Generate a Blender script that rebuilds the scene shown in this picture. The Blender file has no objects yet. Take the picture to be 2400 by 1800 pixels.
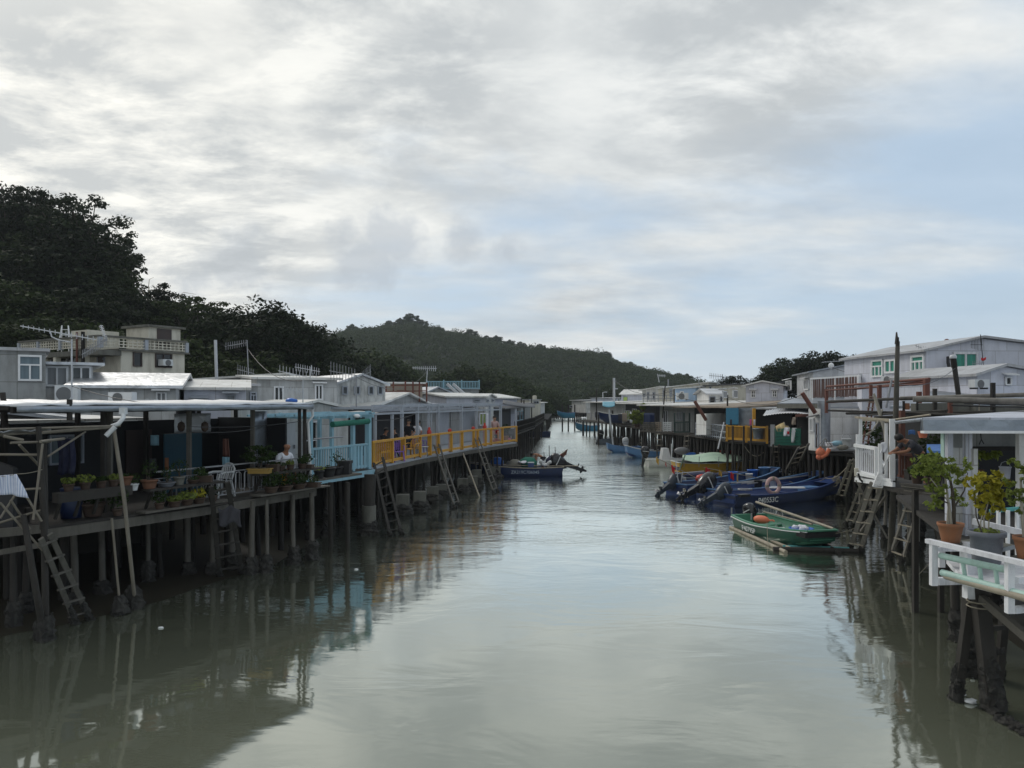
import bpy, math, random
import numpy as np
from mathutils import Vector, Matrix, Euler
SC = bpy.context.scene
COL = SC.collection
R = random.Random(11)
# ---------------------------------------------------------------- camera, sky, sun, exposure
F, CX, HY, CH = 1800.0, 1200.0, 940.0, 4.5      # focal length in photo pixels, image centre, horizon row, eye height
cam_d = bpy.data.cameras.new("camera")
cam_d.sensor_width = 36.0
cam_d.lens = 36.0 * F / 2400.0
cam_d.shift_y = (HY - 900.0) / 2400.0
cam_d.clip_start, cam_d.clip_end = 0.1, 5000
cam = bpy.data.objects.new("camera", cam_d)
COL.objects.link(cam)
cam.location = (0, 0, CH)
cam.rotation_euler = (math.radians(90), 0, 0)
SC.camera = cam
SC.render.resolution_x, SC.render.resolution_y = 1024, 768
SUN_AZ, SUN_EL = -40.0, 40.0                    # degrees; azimuth from +Y towards +X
sd = Vector((math.sin(math.radians(SUN_AZ)) * math.cos(math.radians(SUN_EL)),
   math.cos(math.radians(SUN_AZ)) * math.cos(math.radians(SUN_EL)),
   math.sin(math.radians(SUN_EL))))
sun_d = bpy.data.lights.new("sun", 'SUN')
sun_d.energy = 0.9
sun_d.angle = math.radians(16)
sun_d.color = (1.0, 0.95, 0.87)
sun = bpy.data.objects.new("sun", sun_d)
COL.objects.link(sun)
sun.rotation_euler = sd.to_track_quat('Z', 'Y').to_euler()
sun.location = (0, 0, 60)
SC.view_settings.view_transform = 'Standard'
SC.view_settings.look = 'None'
SC.view_settings.exposure = 0.26
SC.view_settings.gamma = 1.0
SC.view_settings.use_curve_mapping = False
SC.cycles.max_bounces = 6
SC.cycles.diffuse_bounces = 3
SC.cycles.glossy_bounces = 3
SC.cycles.transparent_max_bounces = 6
SC.cycles.use_denoising = True
class NT:
 """small helper to wire shader nodes"""
 def __init__(s, tree):
  s.t = tree
  tree.nodes.clear()
 def n(s, kind, **kw):
  nd = s.t.nodes.new(kind)
  for k, v in kw.items():
   if k.startswith('i_'):
    key = k[2:]
    key = int(key) if key.isdigit() else key.replace('_', ' ')
    sock = nd.inputs[key]
    if hasattr(v, 'is_output') or isinstance(v, bpy.types.NodeSocket):
     s.t.links.new(v, sock)
    else:
     sock.default_value = v
   else:
    setattr(nd, k, v)
  return nd
 def math(s, op, a, b=0.0, clamp=False):
  nd = s.n('ShaderNodeMath', operation=op, use_clamp=clamp)
  for i, v in enumerate((a, b)):
   if isinstance(v, bpy.types.NodeSocket):
    s.t.links.new(v, nd.inputs[i])
   else:
    nd.inputs[i].default_value = v
  return nd.outputs[0]
 def mix(s, f, a, b):
  nd = s.n('ShaderNodeMix', data_type='RGBA')
  for i, v in ((0, f), (6, a), (7, b)):
   if isinstance(v, bpy.types.NodeSocket):
    s.t.links.new(v, nd.inputs[i])
   else:
    nd.inputs[i].default_value = v if not isinstance(v, tuple) or len(v) == 4 else (*v, 1)
  return nd.outputs[2]
 def ramp(s, f, stops):
  nd = s.n('ShaderNodeValToRGB')
  s.t.links.new(f, nd.inputs[0])
  el = nd.color_ramp.elements
  while len(el) < len(stops):
   el.new(0.5)
  for e, (p, c) in zip(el, stops):
   e.position = p
   e.color = (c, c, c, 1) if not isinstance(c, tuple) else (*c, 1)
  return nd.outputs[0]
 def link(s, a, b):
  s.t.links.new(a, b)
def build_world():
 w = bpy.data.worlds.new("World")
 SC.world = w
 w.use_nodes = True
 g = NT(w.node_tree)
 sky = g.n('ShaderNodeTexSky', sky_type='NISHITA', sun_disc=False)
 sky.sun_elevation = math.radians(SUN_EL)
 sky.sun_rotation = math.radians(SUN_AZ)
 tc = g.n('ShaderNodeTexCoord')
 sep = g.n('ShaderNodeSeparateXYZ', i_0=tc.outputs['Generated'])
 x, y, z = sep.outputs
 zz = g.math('ADD', g.math('MAXIMUM', z, 0.0), 0.16)
 px = g.math('DIVIDE', x, zz)
 py = g.math('DIVIDE', y, zz)
 comb = g.n('ShaderNodeCombineXYZ', i_0=px, i_1=py, i_2=0.0)
 mp = g.n('ShaderNodeMapping')
 mp.inputs['Rotation'].default_value = (0, 0, math.radians(-28))
 mp.inputs['Scale'].default_value = (0.85, 1.2, 1)
 mp.inputs['Location'].default_value = (1.3, 0.4, 0)
 g.link(comb.outputs[0], mp.inputs['Vector'])
 n1 = g.n('ShaderNodeTexNoise', i_Vector=mp.outputs[0], i_Scale=0.85, i_Detail=9.0, i_Roughness=0.55, i_Distortion=0.2)
 n2 = g.n('ShaderNodeTexNoise', i_Vector=mp.outputs[0], i_Scale=3.0, i_Detail=12.0, i_Roughness=0.64, i_Distortion=0.2)
 n3 = g.n('ShaderNodeTexNoise', i_Vector=comb.outputs[0], i_Scale=0.42, i_Detail=4.0, i_Roughness=0.5)
 # brightness towards the veiled sun
 dot = g.n('ShaderNodeVectorMath', operation='DOT_PRODUCT')
 g.link(tc.outputs['Generated'], dot.inputs[0])
 gd = Vector((-0.60, 0.74, 0.30)).normalized()
 dot.inputs[1].default_value = gd
 dd = g.math('MAXIMUM', dot.outputs['Value'], 0.0)
 glow = g.math('POWER', dd, 7.0)
 # cloud tone: dark underside to bright sheet
 tone = g.math('ADD', g.math('MULTIPLY', n1.outputs[0], 0.60), g.math('MULTIPLY', n2.outputs[0], 0.40))
 cloud = g.ramp(tone, [(0.38, (0.37, 0.41, 0.445)), (0.455, (0.49, 0.525, 0.55)), (0.53, (0.61, 0.64, 0.65)), (0.64, (0.76, 0.775, 0.765))])
 warm = g.mix(g.math('MULTIPLY', glow, 0.80, True), cloud, (1.0, 0.975, 0.89, 1))
 # blue gaps, more of them to the right and low down
 skyc = g.n('ShaderNodeVectorMath', operation='SCALE')
 g.link(sky.outputs[0], skyc.inputs[0])
 skyc.inputs['Scale'].default_value = 0.10
 gapcol = g.mix(0.8, skyc.outputs[0], (0.44, 0.565, 0.70, 1))
 side = g.math('ADD', g.math('MULTIPLY', x, 0.42), 0.02)
 low = g.math('MULTIPLY', g.math('SUBTRACT', 0.30, z), 0.42)
 gapn = g.math('ADD', g.math('ADD', g.math('SUBTRACT', 1.0, n3.outputs[0]), side), low)
 gapn = g.math('ADD', gapn, g.math('MULTIPLY', g.math('SUBTRACT', 0.5, n1.outputs[0]), 1.1))
 gap = g.ramp(gapn, [(0.52, 0.0), (0.78, 0.85)])
 col = g.mix(gap, warm, gapcol)
 # small grey clouds low over the hill and a darker bank high on the left
 n4 = g.n('ShaderNodeTexNoise', i_Vector=tc.outputs['Generated'], i_Scale=24.0, i_Detail=8.0, i_Roughness=0.6, i_Distortion=0.3)
 puff = None
 for cx, cy, r in ((800, 565, 58), (838, 612, 74), (925, 560, 88), (895, 625, 60), (1080, 562, 60), (1190, 588, 44), (560, 615, 100), (455, 655, 64)):
  v = Vector(((cx - CX) / F, 1.0, (HY - cy) / F))
  k = v.length
  v.normalize()
  dn = g.n('ShaderNodeVectorMath', operation='DISTANCE')
  g.link(tc.outputs['Generated'], dn.inputs[0])
  dn.inputs[1].default_value = v
  q = g.math('SUBTRACT', 1.0, g.math('DIVIDE', dn.outputs['Value'], r / F / k * 1.25))
  puff = q if puff is None else g.math('MAXIMUM', puff, q)
 pf = g.math('ADD', puff, g.math('MULTIPLY', g.math('SUBTRACT', n4.outputs[0], 0.5), 1.7))
 pf = g.math('MULTIPLY', g.ramp(pf, [(0.18, 0.0), (0.70, 0.62)]), g.ramp(puff, [(0.0, 0.0), (0.25, 1.0)]))
 col = g.mix(pf, col, (0.42, 0.465, 0.515, 1))
 bank = None
 for cx, cy, r in ((150, 350, 480), (520, 470, 360), (900, 120, 420), (1750, 60, 420)):
  v = Vector(((cx - CX) / F, 1.0, (HY - cy) / F)).normalized()
  dn = g.n('ShaderNodeVectorMath', operation='DISTANCE')
  g.link(tc.outputs['Generated'], dn.inputs[0])
  dn.inputs[1].default_value = v
  q = g.math('SUBTRACT', 1.0, g.math('DIVIDE', dn.outputs['Value'], r / F))
  bank = q if bank is None else g.math('MAXIMUM', bank, q)
 bk = g.math('MULTIPLY', g.ramp(bank, [(0.0, 0.0), (0.6, 0.75)]), g.ramp(n2.outputs[0], [(0.42, 1.0), (0.60, 0.0)]))
 col = g.mix(bk, col, (0.42, 0.45, 0.47, 1))
 bot = g.ramp(z, [(0.0, 1.0), (0.10, 0.0)])
 col = g.mix(g.math('MULTIPLY', bot, 0.45), col, (0.66, 0.72, 0.77, 1))
 # light comes from ahead: dimming added behind the viewer darkens camera-facing sides
 back = g.ramp(g.math('ADD', g.math('MULTIPLY', y, 0.5), 0.5), [(0.30, 0.84), (0.66, 1.0)])
 bg = g.n('ShaderNodeBackground', i_Color=col)
 g.link(back, bg.inputs['Strength'])
 out = g.n('ShaderNodeOutputWorld')
 g.link(bg.outputs[0], out.inputs[0])
build_world()
# ---------------------------------------------------------------- measuring helpers
def W(x, y, d):
 """photo pixel + distance -> world point"""
 return Vector(((x - CX) / F * d, d, CH - (y - HY) / F * d))
def P2(x, d):
 return ((x - CX) / F * d, d)
def ZY(y, d):
 return CH - (y - HY) / F * d
def GP(x, y, z=0.0):
 """photo pixel at a given height -> world point"""
 d = F * (CH - z) / (y - HY)
 return W(x, y, d)
V = Vector
# ---------------------------------------------------------------- mesh builder
class MB:
 def __init__(s):
  s.v, s.f, s.sm, s.mi = [], [], [], []
  s.cur = 0
 def add(s, vs, fs, smooth=False):
  o = len(s.v)
  s.v += [Vector(p) for p in vs]
  for f in fs:
   s.f.append([i + o for i in f])
   s.sm.append(smooth)
   s.mi.append(s.cur)
  return s
 def box(s, c, size, rz=0.0, rot=None):
  m = rot or Matrix.Rotation(rz, 3, 'Z')
  hx, hy, hz = size[0] / 2, size[1] / 2, size[2] / 2
  vs = [V(c) + m @ V((sx * hx, sy * hy, sz * hz)) for sz in (-1, 1) for sx, sy in ((-1, -1), (1, -1), (1, 1), (-1, 1))]
  return s.add(vs, [(0, 3, 2, 1), (4, 5, 6, 7), (0, 1, 5, 4), (1, 2, 6, 5), (2, 3, 7, 6), (3, 0, 4, 7)])
 def bx(s, x0, x1, y0, y1, z0, z1):
  return s.box(((x0 + x1) / 2, (y0 + y1) / 2, (z0 + z1) / 2), (x1 - x0, y1 - y0, z1 - z0))
 def beam(s, p, q, w, h=None, up=(0, 0, 1)):
  h = h or w
  p, q = V(p), V(q)
  d = (q - p)
  L = d.length
  if L < 1e-6:
   return s
  d /= L
  u = V(up)
  if abs(d.dot(u)) > 0.97:
   u = V((0, 1, 0))
  a = d.cross(u).normalized()
  b = a.cross(d).normalized()
  vs = []
  for e in (p, q):
   for sa, sb in ((-1, -1), (1, -1), (1, 1), (-1, 1)):
    vs.append(e + a * sa * w / 2 + b * sb * h / 2)
  return s.add(vs, [(0, 1, 2, 3), (7, 6, 5, 4), (0, 4, 5, 1), (1, 5, 6, 2), (2, 6, 7, 3), (3, 7, 4, 0)])
 def tube(s, pts, r, n=7, r1=None, caps=True):
  pts = [V(p) for p in pts]
  k = len(pts)
  rs = r if isinstance(r, (list, tuple)) else [r + ((r1 if r1 is not None else r) - r) * i / max(1, k - 1) for i in range(k)]
  vs = []
  pu = None
  for i, p in enumerate(pts):
   d = (pts[min(i + 1, k - 1)] - pts[max(i - 1, 0)])
   d = d.normalized() if d.length > 1e-9 else V((0, 0, 1))
   u = pu if pu is not None else (V((0, 0, 1)) if abs(d.z) < 0.9 else V((1, 0, 0)))
   a = d.cross(u)
   if a.length < 1e-4:
    a = d.cross(V((0.3, 0.9, 0.2)))
   a.normalize()
   b = a.cross(d).normalized()
   pu = b
   for j in range(n):
    t = 2 * math.pi * j / n
    vs.append(p + (a * math.cos(t) + b * math.sin(t)) * rs[i])
  fs = []
  for i in range(k - 1):
   for j in range(n):
    fs.append((i * n + j, i * n + (j + 1) % n, (i + 1) * n + (j + 1) % n, (i + 1) * n + j))
  s.add(vs, fs, True)
  if caps:
   s.add(vs[:n], [tuple(range(n))])
   s.add(vs[-n:], [tuple(reversed(range(n)))])
  return s
 def poly(s, pts):
  return s.add(pts, [tuple(range(len(pts)))])
 def prism(s, pts, vec):
  n = len(pts)
  vs = [V(p) for p in pts] + [V(p) + V(vec) for p in pts]
  fs = [tuple(range(n)), tuple(reversed(range(n, 2 * n)))]
  fs += [(i, i + n, (i + 1) % n + n, (i + 1) % n) for i in range(n)]
  return s.add(vs, fs)
 def lathe(s, prof, c=(0, 0, 0), n=16, close=True):
  c = V(c)
  vs = []
  for r, z in prof:
   for j in range(n):
    t = 2 * math.pi * j / n
    vs.append(c + V((r * math.cos(t), r * math.sin(t), z)))
  fs = []
  for i in range(len(prof) - 1):
   for j in range(n):
    fs.append((i * n + j, i * n + (j + 1) % n, (i + 1) * n + (j + 1) % n, (i + 1) * n + j))
  s.add(vs, fs, True)
  if close:
   s.add(vs[:n], [tuple(reversed(range(n)))])
   s.add(vs[-n:], [tuple(range(n))])
  return s
 def ball(s, c, r, nu=10, nv=7, jit=0.0, rnd=None):
  """ellipsoid with optional lumps"""
  c = V(c)
  r = r if isinstance(r, (tuple, list)) else (r, r, r)
  vs = [c + V((0, 0, -r[2]))]
  for i in range(1, nv):
   a = math.pi * i / nv - math.pi / 2
   for j in range(nu):
    t = 2 * math.pi * j / nu
    k = 1 + (rnd.uniform(-jit, jit) if rnd else 0)
    vs.append(c + V((r[0] * math.cos(a) * math.cos(t), r[1] * math.cos(a) * math.sin(t), r[2] * math.sin(a))) * k)
  vs.append(c + V((0, 0, r[2])))
  fs = []
  for j in range(nu):
   fs.append((0, 1 + (j + 1) % nu, 1 + j))
  for i in range(nv - 2):
   for j in range(nu):
    a, b = 1 + i * nu, 1 + (i + 1) * nu
    fs.append((a + j, a + (j + 1) % nu, b + (j + 1) % nu, b + j))
  a = 1 + (nv - 2) * nu
  for j in range(nu):
   fs.append((a + j, a + (j + 1) % nu, len(vs) - 1))
  return s.add(vs, fs, True)
 def grid(s, fn, nu, nv, smooth=True):
  vs = [V(fn(i / nu, j / nv)) for i in range(nu + 1) for j in range(nv + 1)]
  fs = [(i * (nv + 1) + j, (i + 1) * (nv + 1) + j, (i + 1) * (nv + 1) + j + 1, i * (nv + 1) + j + 1) for i in range(nu) for j in range(nv)]
  return s.add(vs, fs, smooth)
 def sheet(s, fn, nu, nv, th):
  """a cloth or metal sheet with real thickness th (offset downwards)"""
  n = (nu + 1) * (nv + 1)
  top = [V(fn(i / nu, j / nv)) for i in range(nu + 1) for j in range(nv + 1)]
  off = th if not isinstance(th, (int, float)) else V((0, 0, -th))
  vs = top + [p + V(off) for p in top]
  fs = []
  q = lambda i, j: i * (nv + 1) + j
  for i in range(nu):
   for j in range(nv):
    fs.append((q(i, j), q(i + 1, j), q(i + 1, j + 1), q(i, j + 1)))
    fs.append((n + q(i, j + 1), n + q(i + 1, j + 1), n + q(i + 1, j), n + q(i, j)))
  for i in range(nu):
   fs.append((q(i, 0), n + q(i, 0), n + q(i + 1, 0), q(i + 1, 0)))
   fs.append((q(i + 1, nv), n + q(i + 1, nv), n + q(i, nv), q(i, nv)))
  for j in range(nv):
   fs.append((q(0, j + 1), n + q(0, j + 1), n + q(0, j), q(0, j)))
   fs.append((q(nu, j), n + q(nu, j), n + q(nu, j + 1), q(nu, j + 1)))
  return s.add(vs, fs, True)
 def mesh(s, name, mats, xf=None):
  me = bpy.data.meshes.new(name)
  vs = [xf @ p for p in s.v] if xf is not None else s.v
  me.from_pydata([tuple(p) for p in vs], [], s.f)
  for m in (mats if isinstance(mats, (list, tuple)) else [mats]):
   me.materials.append(m)
  me.polygons.foreach_set('use_smooth', s.sm)
  me.polygons.foreach_set('material_index', s.mi)
  me.update()
  return me
def props(o, label=None, cat=None, group=None, kind=None):
 if label:
  o['label'] = label
 if cat:
  o['category'] = cat
 if group:
  o['group'] = group
 if kind:
  o['kind'] = kind
 return o
class T:
 """a thing: an Empty at its base that parents its parts; world=True -> part meshes are given in world coordinates"""
 def __init__(s, name, label, cat, loc=(0, 0, 0), rz=0.0, group=None, world=False):
  s.o = bpy.data.objects.new(name, None)
  s.o.empty_display_size = 0.2
  COL.objects.link(s.o)
  s.o.location = loc
  s.o.rotation_euler = (0, 0, rz)
  s.m = Matrix.Translation(V(loc)) @ Matrix.Rotation(rz, 4, 'Z')
  s.inv = s.m.inverted()
  s.world = world
  props(s.o, label, cat, group)
 def part(s, name, mb, mat, parent=None, label=None, world=None):
  w = s.world if world is None else world
  me = mb.mesh(name, mat, s.inv if w else None)
  o = bpy.data.objects.new(name, me)
  COL.objects.link(o)
  o.parent = parent or s.o
  if label:
   o['label'] = label
  return o
def single(name, label, cat, mb, mat, group=None, kind=None):
 """a thing that is one mesh, given in world coordinates; its origin goes to its base"""
 lo = V((min(p.x for p in mb.v), min(p.y for p in mb.v), min(p.z for p in mb.v)))
 hi = V((max(p.x for p in mb.v), max(p.y for p in mb.v), max(p.z for p in mb.v)))
 base = V(((lo.x + hi.x) / 2, (lo.y + hi.y) / 2, lo.z)) if kind != 'structure' else V((0, 0, 0))
 o = bpy.data.objects.new(name, mb.mesh(name, mat, Matrix.Translation(-base)))
 COL.objects.link(o)
 o.location = base
 return props(o, label, cat, group, kind)
def copy_tree(root, loc, rz=0.0, label=None, scale=None):
 r = root.copy()
 COL.objects.link(r)
 r.location = loc
 r.rotation_euler = (0, 0, rz)
 if scale:
  r.scale = scale if isinstance(scale, (tuple, list)) else (scale,) * 3
 if label:
  r['label'] = label
 for ch in root.children:
  c = ch.copy()
  COL.objects.link(c)
  c.parent = r
  for g in ch.children:
   d = g.copy()
   COL.objects.link(d)
   d.parent = c
 return r
# ---------------------------------------------------------------- materials
M = {}
def paint(name, col, dirt=(0.10, 0.09, 0.07), amt=0.35, rough=0.6, scale=1.2, streak=True, metal=0.0, bump=0.15, spec=0.35, patch=0):
 m = bpy.data.materials.new(name)
 m.use_nodes = True
 g = NT(m.node_tree)
 tc = g.n('ShaderNodeTexCoord')
 mp = g.n('ShaderNodeMapping', i_Vector=tc.outputs['Object'])
 mp.inputs['Scale'].default_value = (1, 1, 0.28) if streak else (1, 1, 1)
 n1 = g.n('ShaderNodeTexNoise', i_Vector=mp.outputs[0], i_Scale=scale * 1.6, i_Detail=7.0, i_Roughness=0.65)
 n2 = g.n('ShaderNodeTexNoise', i_Vector=tc.outputs['Object'], i_Scale=scale * 14, i_Detail=4.0, i_Roughness=0.7)
 f = g.ramp(n1.outputs[0], [(0.42, 0.0), (0.72, 1.0)])
 f2 = g.ramp(n2.outputs[0], [(0.50, 0.0), (0.80, 0.7)])
 f = g.math('MULTIPLY', g.math('MAXIMUM', f, f2), amt, True)
 c = g.mix(f, col, dirt)
 if patch:      # sheets nailed side by side, each weathered differently, with dark seams
  sp = g.n('ShaderNodeSeparateXYZ', i_0=tc.outputs['Object'])
  uv = g.n('ShaderNodeCombineXYZ', i_0=g.math('ADD', sp.outputs[0], sp.outputs[1]) if patch == 1 else sp.outputs[0], i_1=sp.outputs[2] if patch == 1 else sp.outputs[1])
  br = g.n('ShaderNodeTexBrick', i_Vector=uv.outputs[0], i_Scale=1.0, i_Mortar_Size=0.012, i_Brick_Width=1.1, i_Row_Height=0.85 if patch == 1 else 1.9, i_Bias=0.0)
  br.inputs['Color1'].default_value = (1, 1, 1, 1)
  br.inputs['Color2'].default_value = (0.74, 0.74, 0.73, 1)
  br.inputs['Mortar'].default_value = (0.5, 0.48, 0.45, 1)
  mu = g.n('ShaderNodeMix', data_type='RGBA', blend_type='MULTIPLY')
  mu.inputs[0].default_value = 0.8
  g.link(c, mu.inputs[6])
  g.link(br.outputs[0], mu.inputs[7])
  c = mu.outputs[2]
 v = g.n('ShaderNodeHueSaturation', i_Color=c)
 g.link(g.math('ADD', g.math('MULTIPLY', n2.outputs[0], 0.28), 0.86), v.inputs['Value'])
 b = g.n('ShaderNodeBsdfPrincipled', i_Roughness=rough, i_Metallic=metal)
 b.inputs['Specular IOR Level'].default_value = spec
 g.link(v.outputs[0], b.inputs['Base Color'])
 bp = g.n('ShaderNodeBump', i_Strength=bump, i_Distance=0.02, i_Height=n2.outputs[0])
 g.link(bp.outputs[0], b.inputs['Normal'])
 o = g.n('ShaderNodeOutputMaterial')
 g.link(b.outputs[0], o.inputs[0])
 M[name] = m
 return m
def crinkle(name, col, amt=0.5, rough=0.38, metal=0.75):
 """crinkled aluminium sheet nailed over boards"""
 m = bpy.data.materials.new(name)
 m.use_nodes = True
 g = NT(m.node_tree)
 tc = g.n('ShaderNodeTexCoord')
 n1 = g.n('ShaderNodeTexNoise', i_Vector=tc.outputs['Object'], i_Scale=1.3, i_Detail=5.0, i_Roughness=0.6)
 vo = g.n('ShaderNodeTexVoronoi', i_Vector=tc.outputs['Object'], i_Scale=0.9, distance='MANHATTAN')
 vo2 = g.n('ShaderNodeTexVoronoi', i_Vector=tc.outputs['Object'], i_Scale=2.4, feature='DISTANCE_TO_EDGE')
 f = g.ramp(n1.outputs[0], [(0.35, 0.0), (0.7, 1.0)])
 bw = g.n('ShaderNodeRGBToBW', i_0=vo.outputs['Color'])
 c = g.mix(g.math('MULTIPLY', f, amt), col, tuple(k * 0.45 for k in col))
 v = g.n('ShaderNodeHueSaturation', i_Color=c)
 g.link(g.math('ADD', g.math('MULTIPLY', bw.outputs[0], 0.4), 0.8), v.inputs['Value'])
 b = g.n('ShaderNodeBsdfPrincipled', i_Roughness=rough, i_Metallic=metal)
 g.link(v.outputs[0], b.inputs['Base Color'])
 h = g.math('ADD', g.math('MULTIPLY', n1.outputs[0], 1.4), vo2.outputs['Distance'])
 bp = g.n('ShaderNodeBump', i_Strength=0.55, i_Distance=0.06, i_Height=h)
 g.link(bp.outputs[0], b.inputs['Normal'])
 o = g.n('ShaderNodeOutputMaterial')
 g.link(b.outputs[0], o.inputs[0])
 M[name] = m
 return m
def leafy(name, col, col2, trans=0.25, rough=0.7):
 m = bpy.data.materials.new(name)
 m.use_nodes = True
 g = NT(m.node_tree)
 geo = g.n('ShaderNodeNewGeometry')
 oi = g.n('ShaderNodeObjectInfo')
 tc = g.n('ShaderNodeTexCoord')
 n = g.n('ShaderNodeTexNoise', i_Vector=tc.outputs['Object'], i_Scale=0.55, i_Detail=3.0)
 f = g.math('ADD', g.math('MULTIPLY', geo.outputs['Random Per Island'], 0.55), g.math('MULTIPLY', n.outputs[0], 0.5), True)
 c = g.mix(f, col, col2)
 hv = g.n('ShaderNodeHueSaturation', i_Color=c)
 g.link(g.math('ADD', g.math('MULTIPLY', oi.outputs['Random'], 0.5), 0.75), hv.inputs['Value'])
 b = g.n('ShaderNodeBsdfPrincipled', i_Roughness=rough)
 b.inputs['Specular IOR Level'].default_value = 0.12
 g.link(hv.outputs[0], b.inputs['Base Color'])
 t = g.n('ShaderNodeBsdfTranslucent')
 g.link(hv.outputs[0], t.inputs['Color'])
 mx = g.n('ShaderNodeMixShader', i_0=trans)
 g.link(b.outputs[0], mx.inputs[1])
 g.link(t.outputs[0], mx.inputs[2])
 o = g.n('ShaderNodeOutputMaterial')
 g.link(mx.outputs[0], o.inputs[0])
 M[name] = m
 return m
def glassy(name, col, rough=0.12):
 m = bpy.data.materials.new(name)
 m.use_nodes = True
 g = NT(m.node_tree)
 tc = g.n('ShaderNodeTexCoord')
 mp = g.n('ShaderNodeMapping', i_Vector=tc.outputs['Object'])
 mp.inputs['Scale'].default_value = (6, 6, 0.3)
 n = g.n('ShaderNodeTexNoise', i_Vector=mp.outputs[0], i_Scale=1.5, i_Detail=3.0)
 c = g.mix(n.outputs[0], tuple(k * 0.5 for k in col), tuple(min(1, k * 1.5) for k in col))
 b = g.n('ShaderNodeBsdfPrincipled', i_Roughness=rough)
 g.link(c, b.inputs['Base Color'])
 o = g.n('ShaderNodeOutputMaterial')
 g.link(b.outputs[0], o.inputs[0])
 M[name] = m
 return m
paint('white_wall', (0.58, 0.59, 0.59), (0.20, 0.19, 0.17), 0.65, scale=1.6, patch=1)
paint('lit_wall', (0.80, 0.80, 0.79), (0.32, 0.30, 0.27), 0.5, scale=1.6, patch=1)  # white wall lightened; the right bank's stronger light is put into the colour
paint('lit_lilac', (0.68, 0.70, 0.79), (0.36, 0.36, 0.38), 0.45, scale=1.5, patch=1)  # lilac wall lightened likewise, right-bank light put into its colour
paint('mottled_wall', (0.62, 0.63, 0.62), (0.10, 0.10, 0.09), 0.85, scale=1.8)
paint('grey_wall', (0.34, 0.35, 0.35), (0.15, 0.15, 0.14), 0.65, scale=1.5, patch=1)
paint('lilac_wall', (0.56, 0.58, 0.66), (0.30, 0.30, 0.32), 0.5, scale=1.5, patch=1)
paint('sky_wall', (0.42, 0.58, 0.78), (0.22, 0.27, 0.30), 0.35)
paint('cream_wall', (0.63, 0.60, 0.51), (0.24, 0.21, 0.16), 0.6, scale=1.6)
paint('green_wall', (0.42, 0.50, 0.40), (0.2, 0.2, 0.16), 0.3)
paint('dark_wall', (0.020, 0.021, 0.024), (0.02, 0.02, 0.02), 0.5)  # near-black: the gloom of open porches and rooms is put into this colour
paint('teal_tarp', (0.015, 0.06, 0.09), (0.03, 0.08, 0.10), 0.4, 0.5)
paint('pale_tarp', (0.42, 0.56, 0.44), (0.24, 0.36, 0.30), 0.5, 0.6)
paint('blue_tarp', (0.10, 0.32, 0.42), (0.06, 0.14, 0.18), 0.5, 0.5)
paint('brown_canvas', (0.30, 0.25, 0.20), (0.12, 0.10, 0.08), 0.6, 0.8)
paint('white_roof', (0.72, 0.72, 0.70), (0.30, 0.27, 0.23), 0.6, 0.5, streak=False, patch=2)
paint('grey_roof', (0.46, 0.47, 0.49), (0.2, 0.18, 0.17), 0.6, 0.5, streak=False, patch=2)
paint('dark_roof', (0.10, 0.10, 0.105), (0.05, 0.05, 0.05), 0.5, 0.6, streak=False)
paint('concrete', (0.15, 0.148, 0.13), (0.05, 0.05, 0.04), 0.7, 0.85, scale=2)
paint('wood', (0.042, 0.038, 0.034), (0.015, 0.014, 0.012), 0.6, 0.85, scale=3)
paint('grey_wood', (0.22, 0.205, 0.18), (0.07, 0.06, 0.05), 0.6, 0.85, scale=3)
paint('pale_wood', (0.115, 0.107, 0.093), (0.035, 0.032, 0.027), 0.6, 0.85, scale=3)
paint('dark_wood', (0.026, 0.024, 0.022), (0.012, 0.011, 0.010), 0.6, 0.9, scale=3)
paint('picket', (0.21, 0.135, 0.115), (0.09, 0.05, 0.04), 0.6, 0.8, scale=3)
paint('red_wood', (0.13, 0.055, 0.040), (0.05, 0.03, 0.025), 0.5, 0.75, scale=3)
paint('bamboo', (0.36, 0.32, 0.25), (0.14, 0.11, 0.08), 0.6, 0.6, scale=3)
paint('barnacle', (0.028, 0.027, 0.025), (0.13, 0.125, 0.115), 0.5, 0.95, scale=6, bump=1.0)
paint('mud', (0.036, 0.033, 0.024), (0.02, 0.018, 0.013), 0.6, 0.45, streak=False)
paint('soil', (0.05, 0.04, 0.03), (0.02, 0.02, 0.015), 0.5, 0.95)
paint('rust', (0.16, 0.062, 0.045), (0.07, 0.035, 0.03), 0.6, 0.7, scale=3)
paint('steel', (0.30, 0.31, 0.33), (0.14, 0.12, 0.10), 0.4, 0.45, metal=0.5)
paint('pale_steel', (0.52, 0.54, 0.57), (0.25, 0.24, 0.22), 0.35, 0.45, metal=0.2)
paint('black', (0.018, 0.018, 0.02), (0.05, 0.05, 0.05), 0.3, 0.42)
paint('motor_black', (0.014, 0.015, 0.018), (0.04, 0.04, 0.045), 0.25, 0.22, bump=0.03, spec=0.6)
paint('motor_grey', (0.035, 0.045, 0.060), (0.02, 0.02, 0.025), 0.3, 0.35, bump=0.05)
paint('motor_white', (0.55, 0.56, 0.57), (0.3, 0.3, 0.3), 0.25, 0.35)
paint('blue_frame', (0.26, 0.46, 0.56), (0.20, 0.26, 0.27), 0.55, 0.5, scale=3)
paint('yellow', (0.60, 0.31, 0.035), (0.22, 0.13, 0.05), 0.6, 0.5, scale=3)
paint('grey_frame', (0.36, 0.39, 0.44), (0.18, 0.19, 0.2), 0.4, 0.5, scale=3)
paint('white_paint', (0.76, 0.77, 0.80), (0.16, 0.13, 0.16), 0.42, 0.5, scale=5)
paint('clean_white', (0.78, 0.79, 0.80), (0.4, 0.4, 0.4), 0.2, 0.45)
paint('mint', (0.42, 0.60, 0.54), (0.22, 0.26, 0.22), 0.4, 0.5, scale=5)
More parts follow.
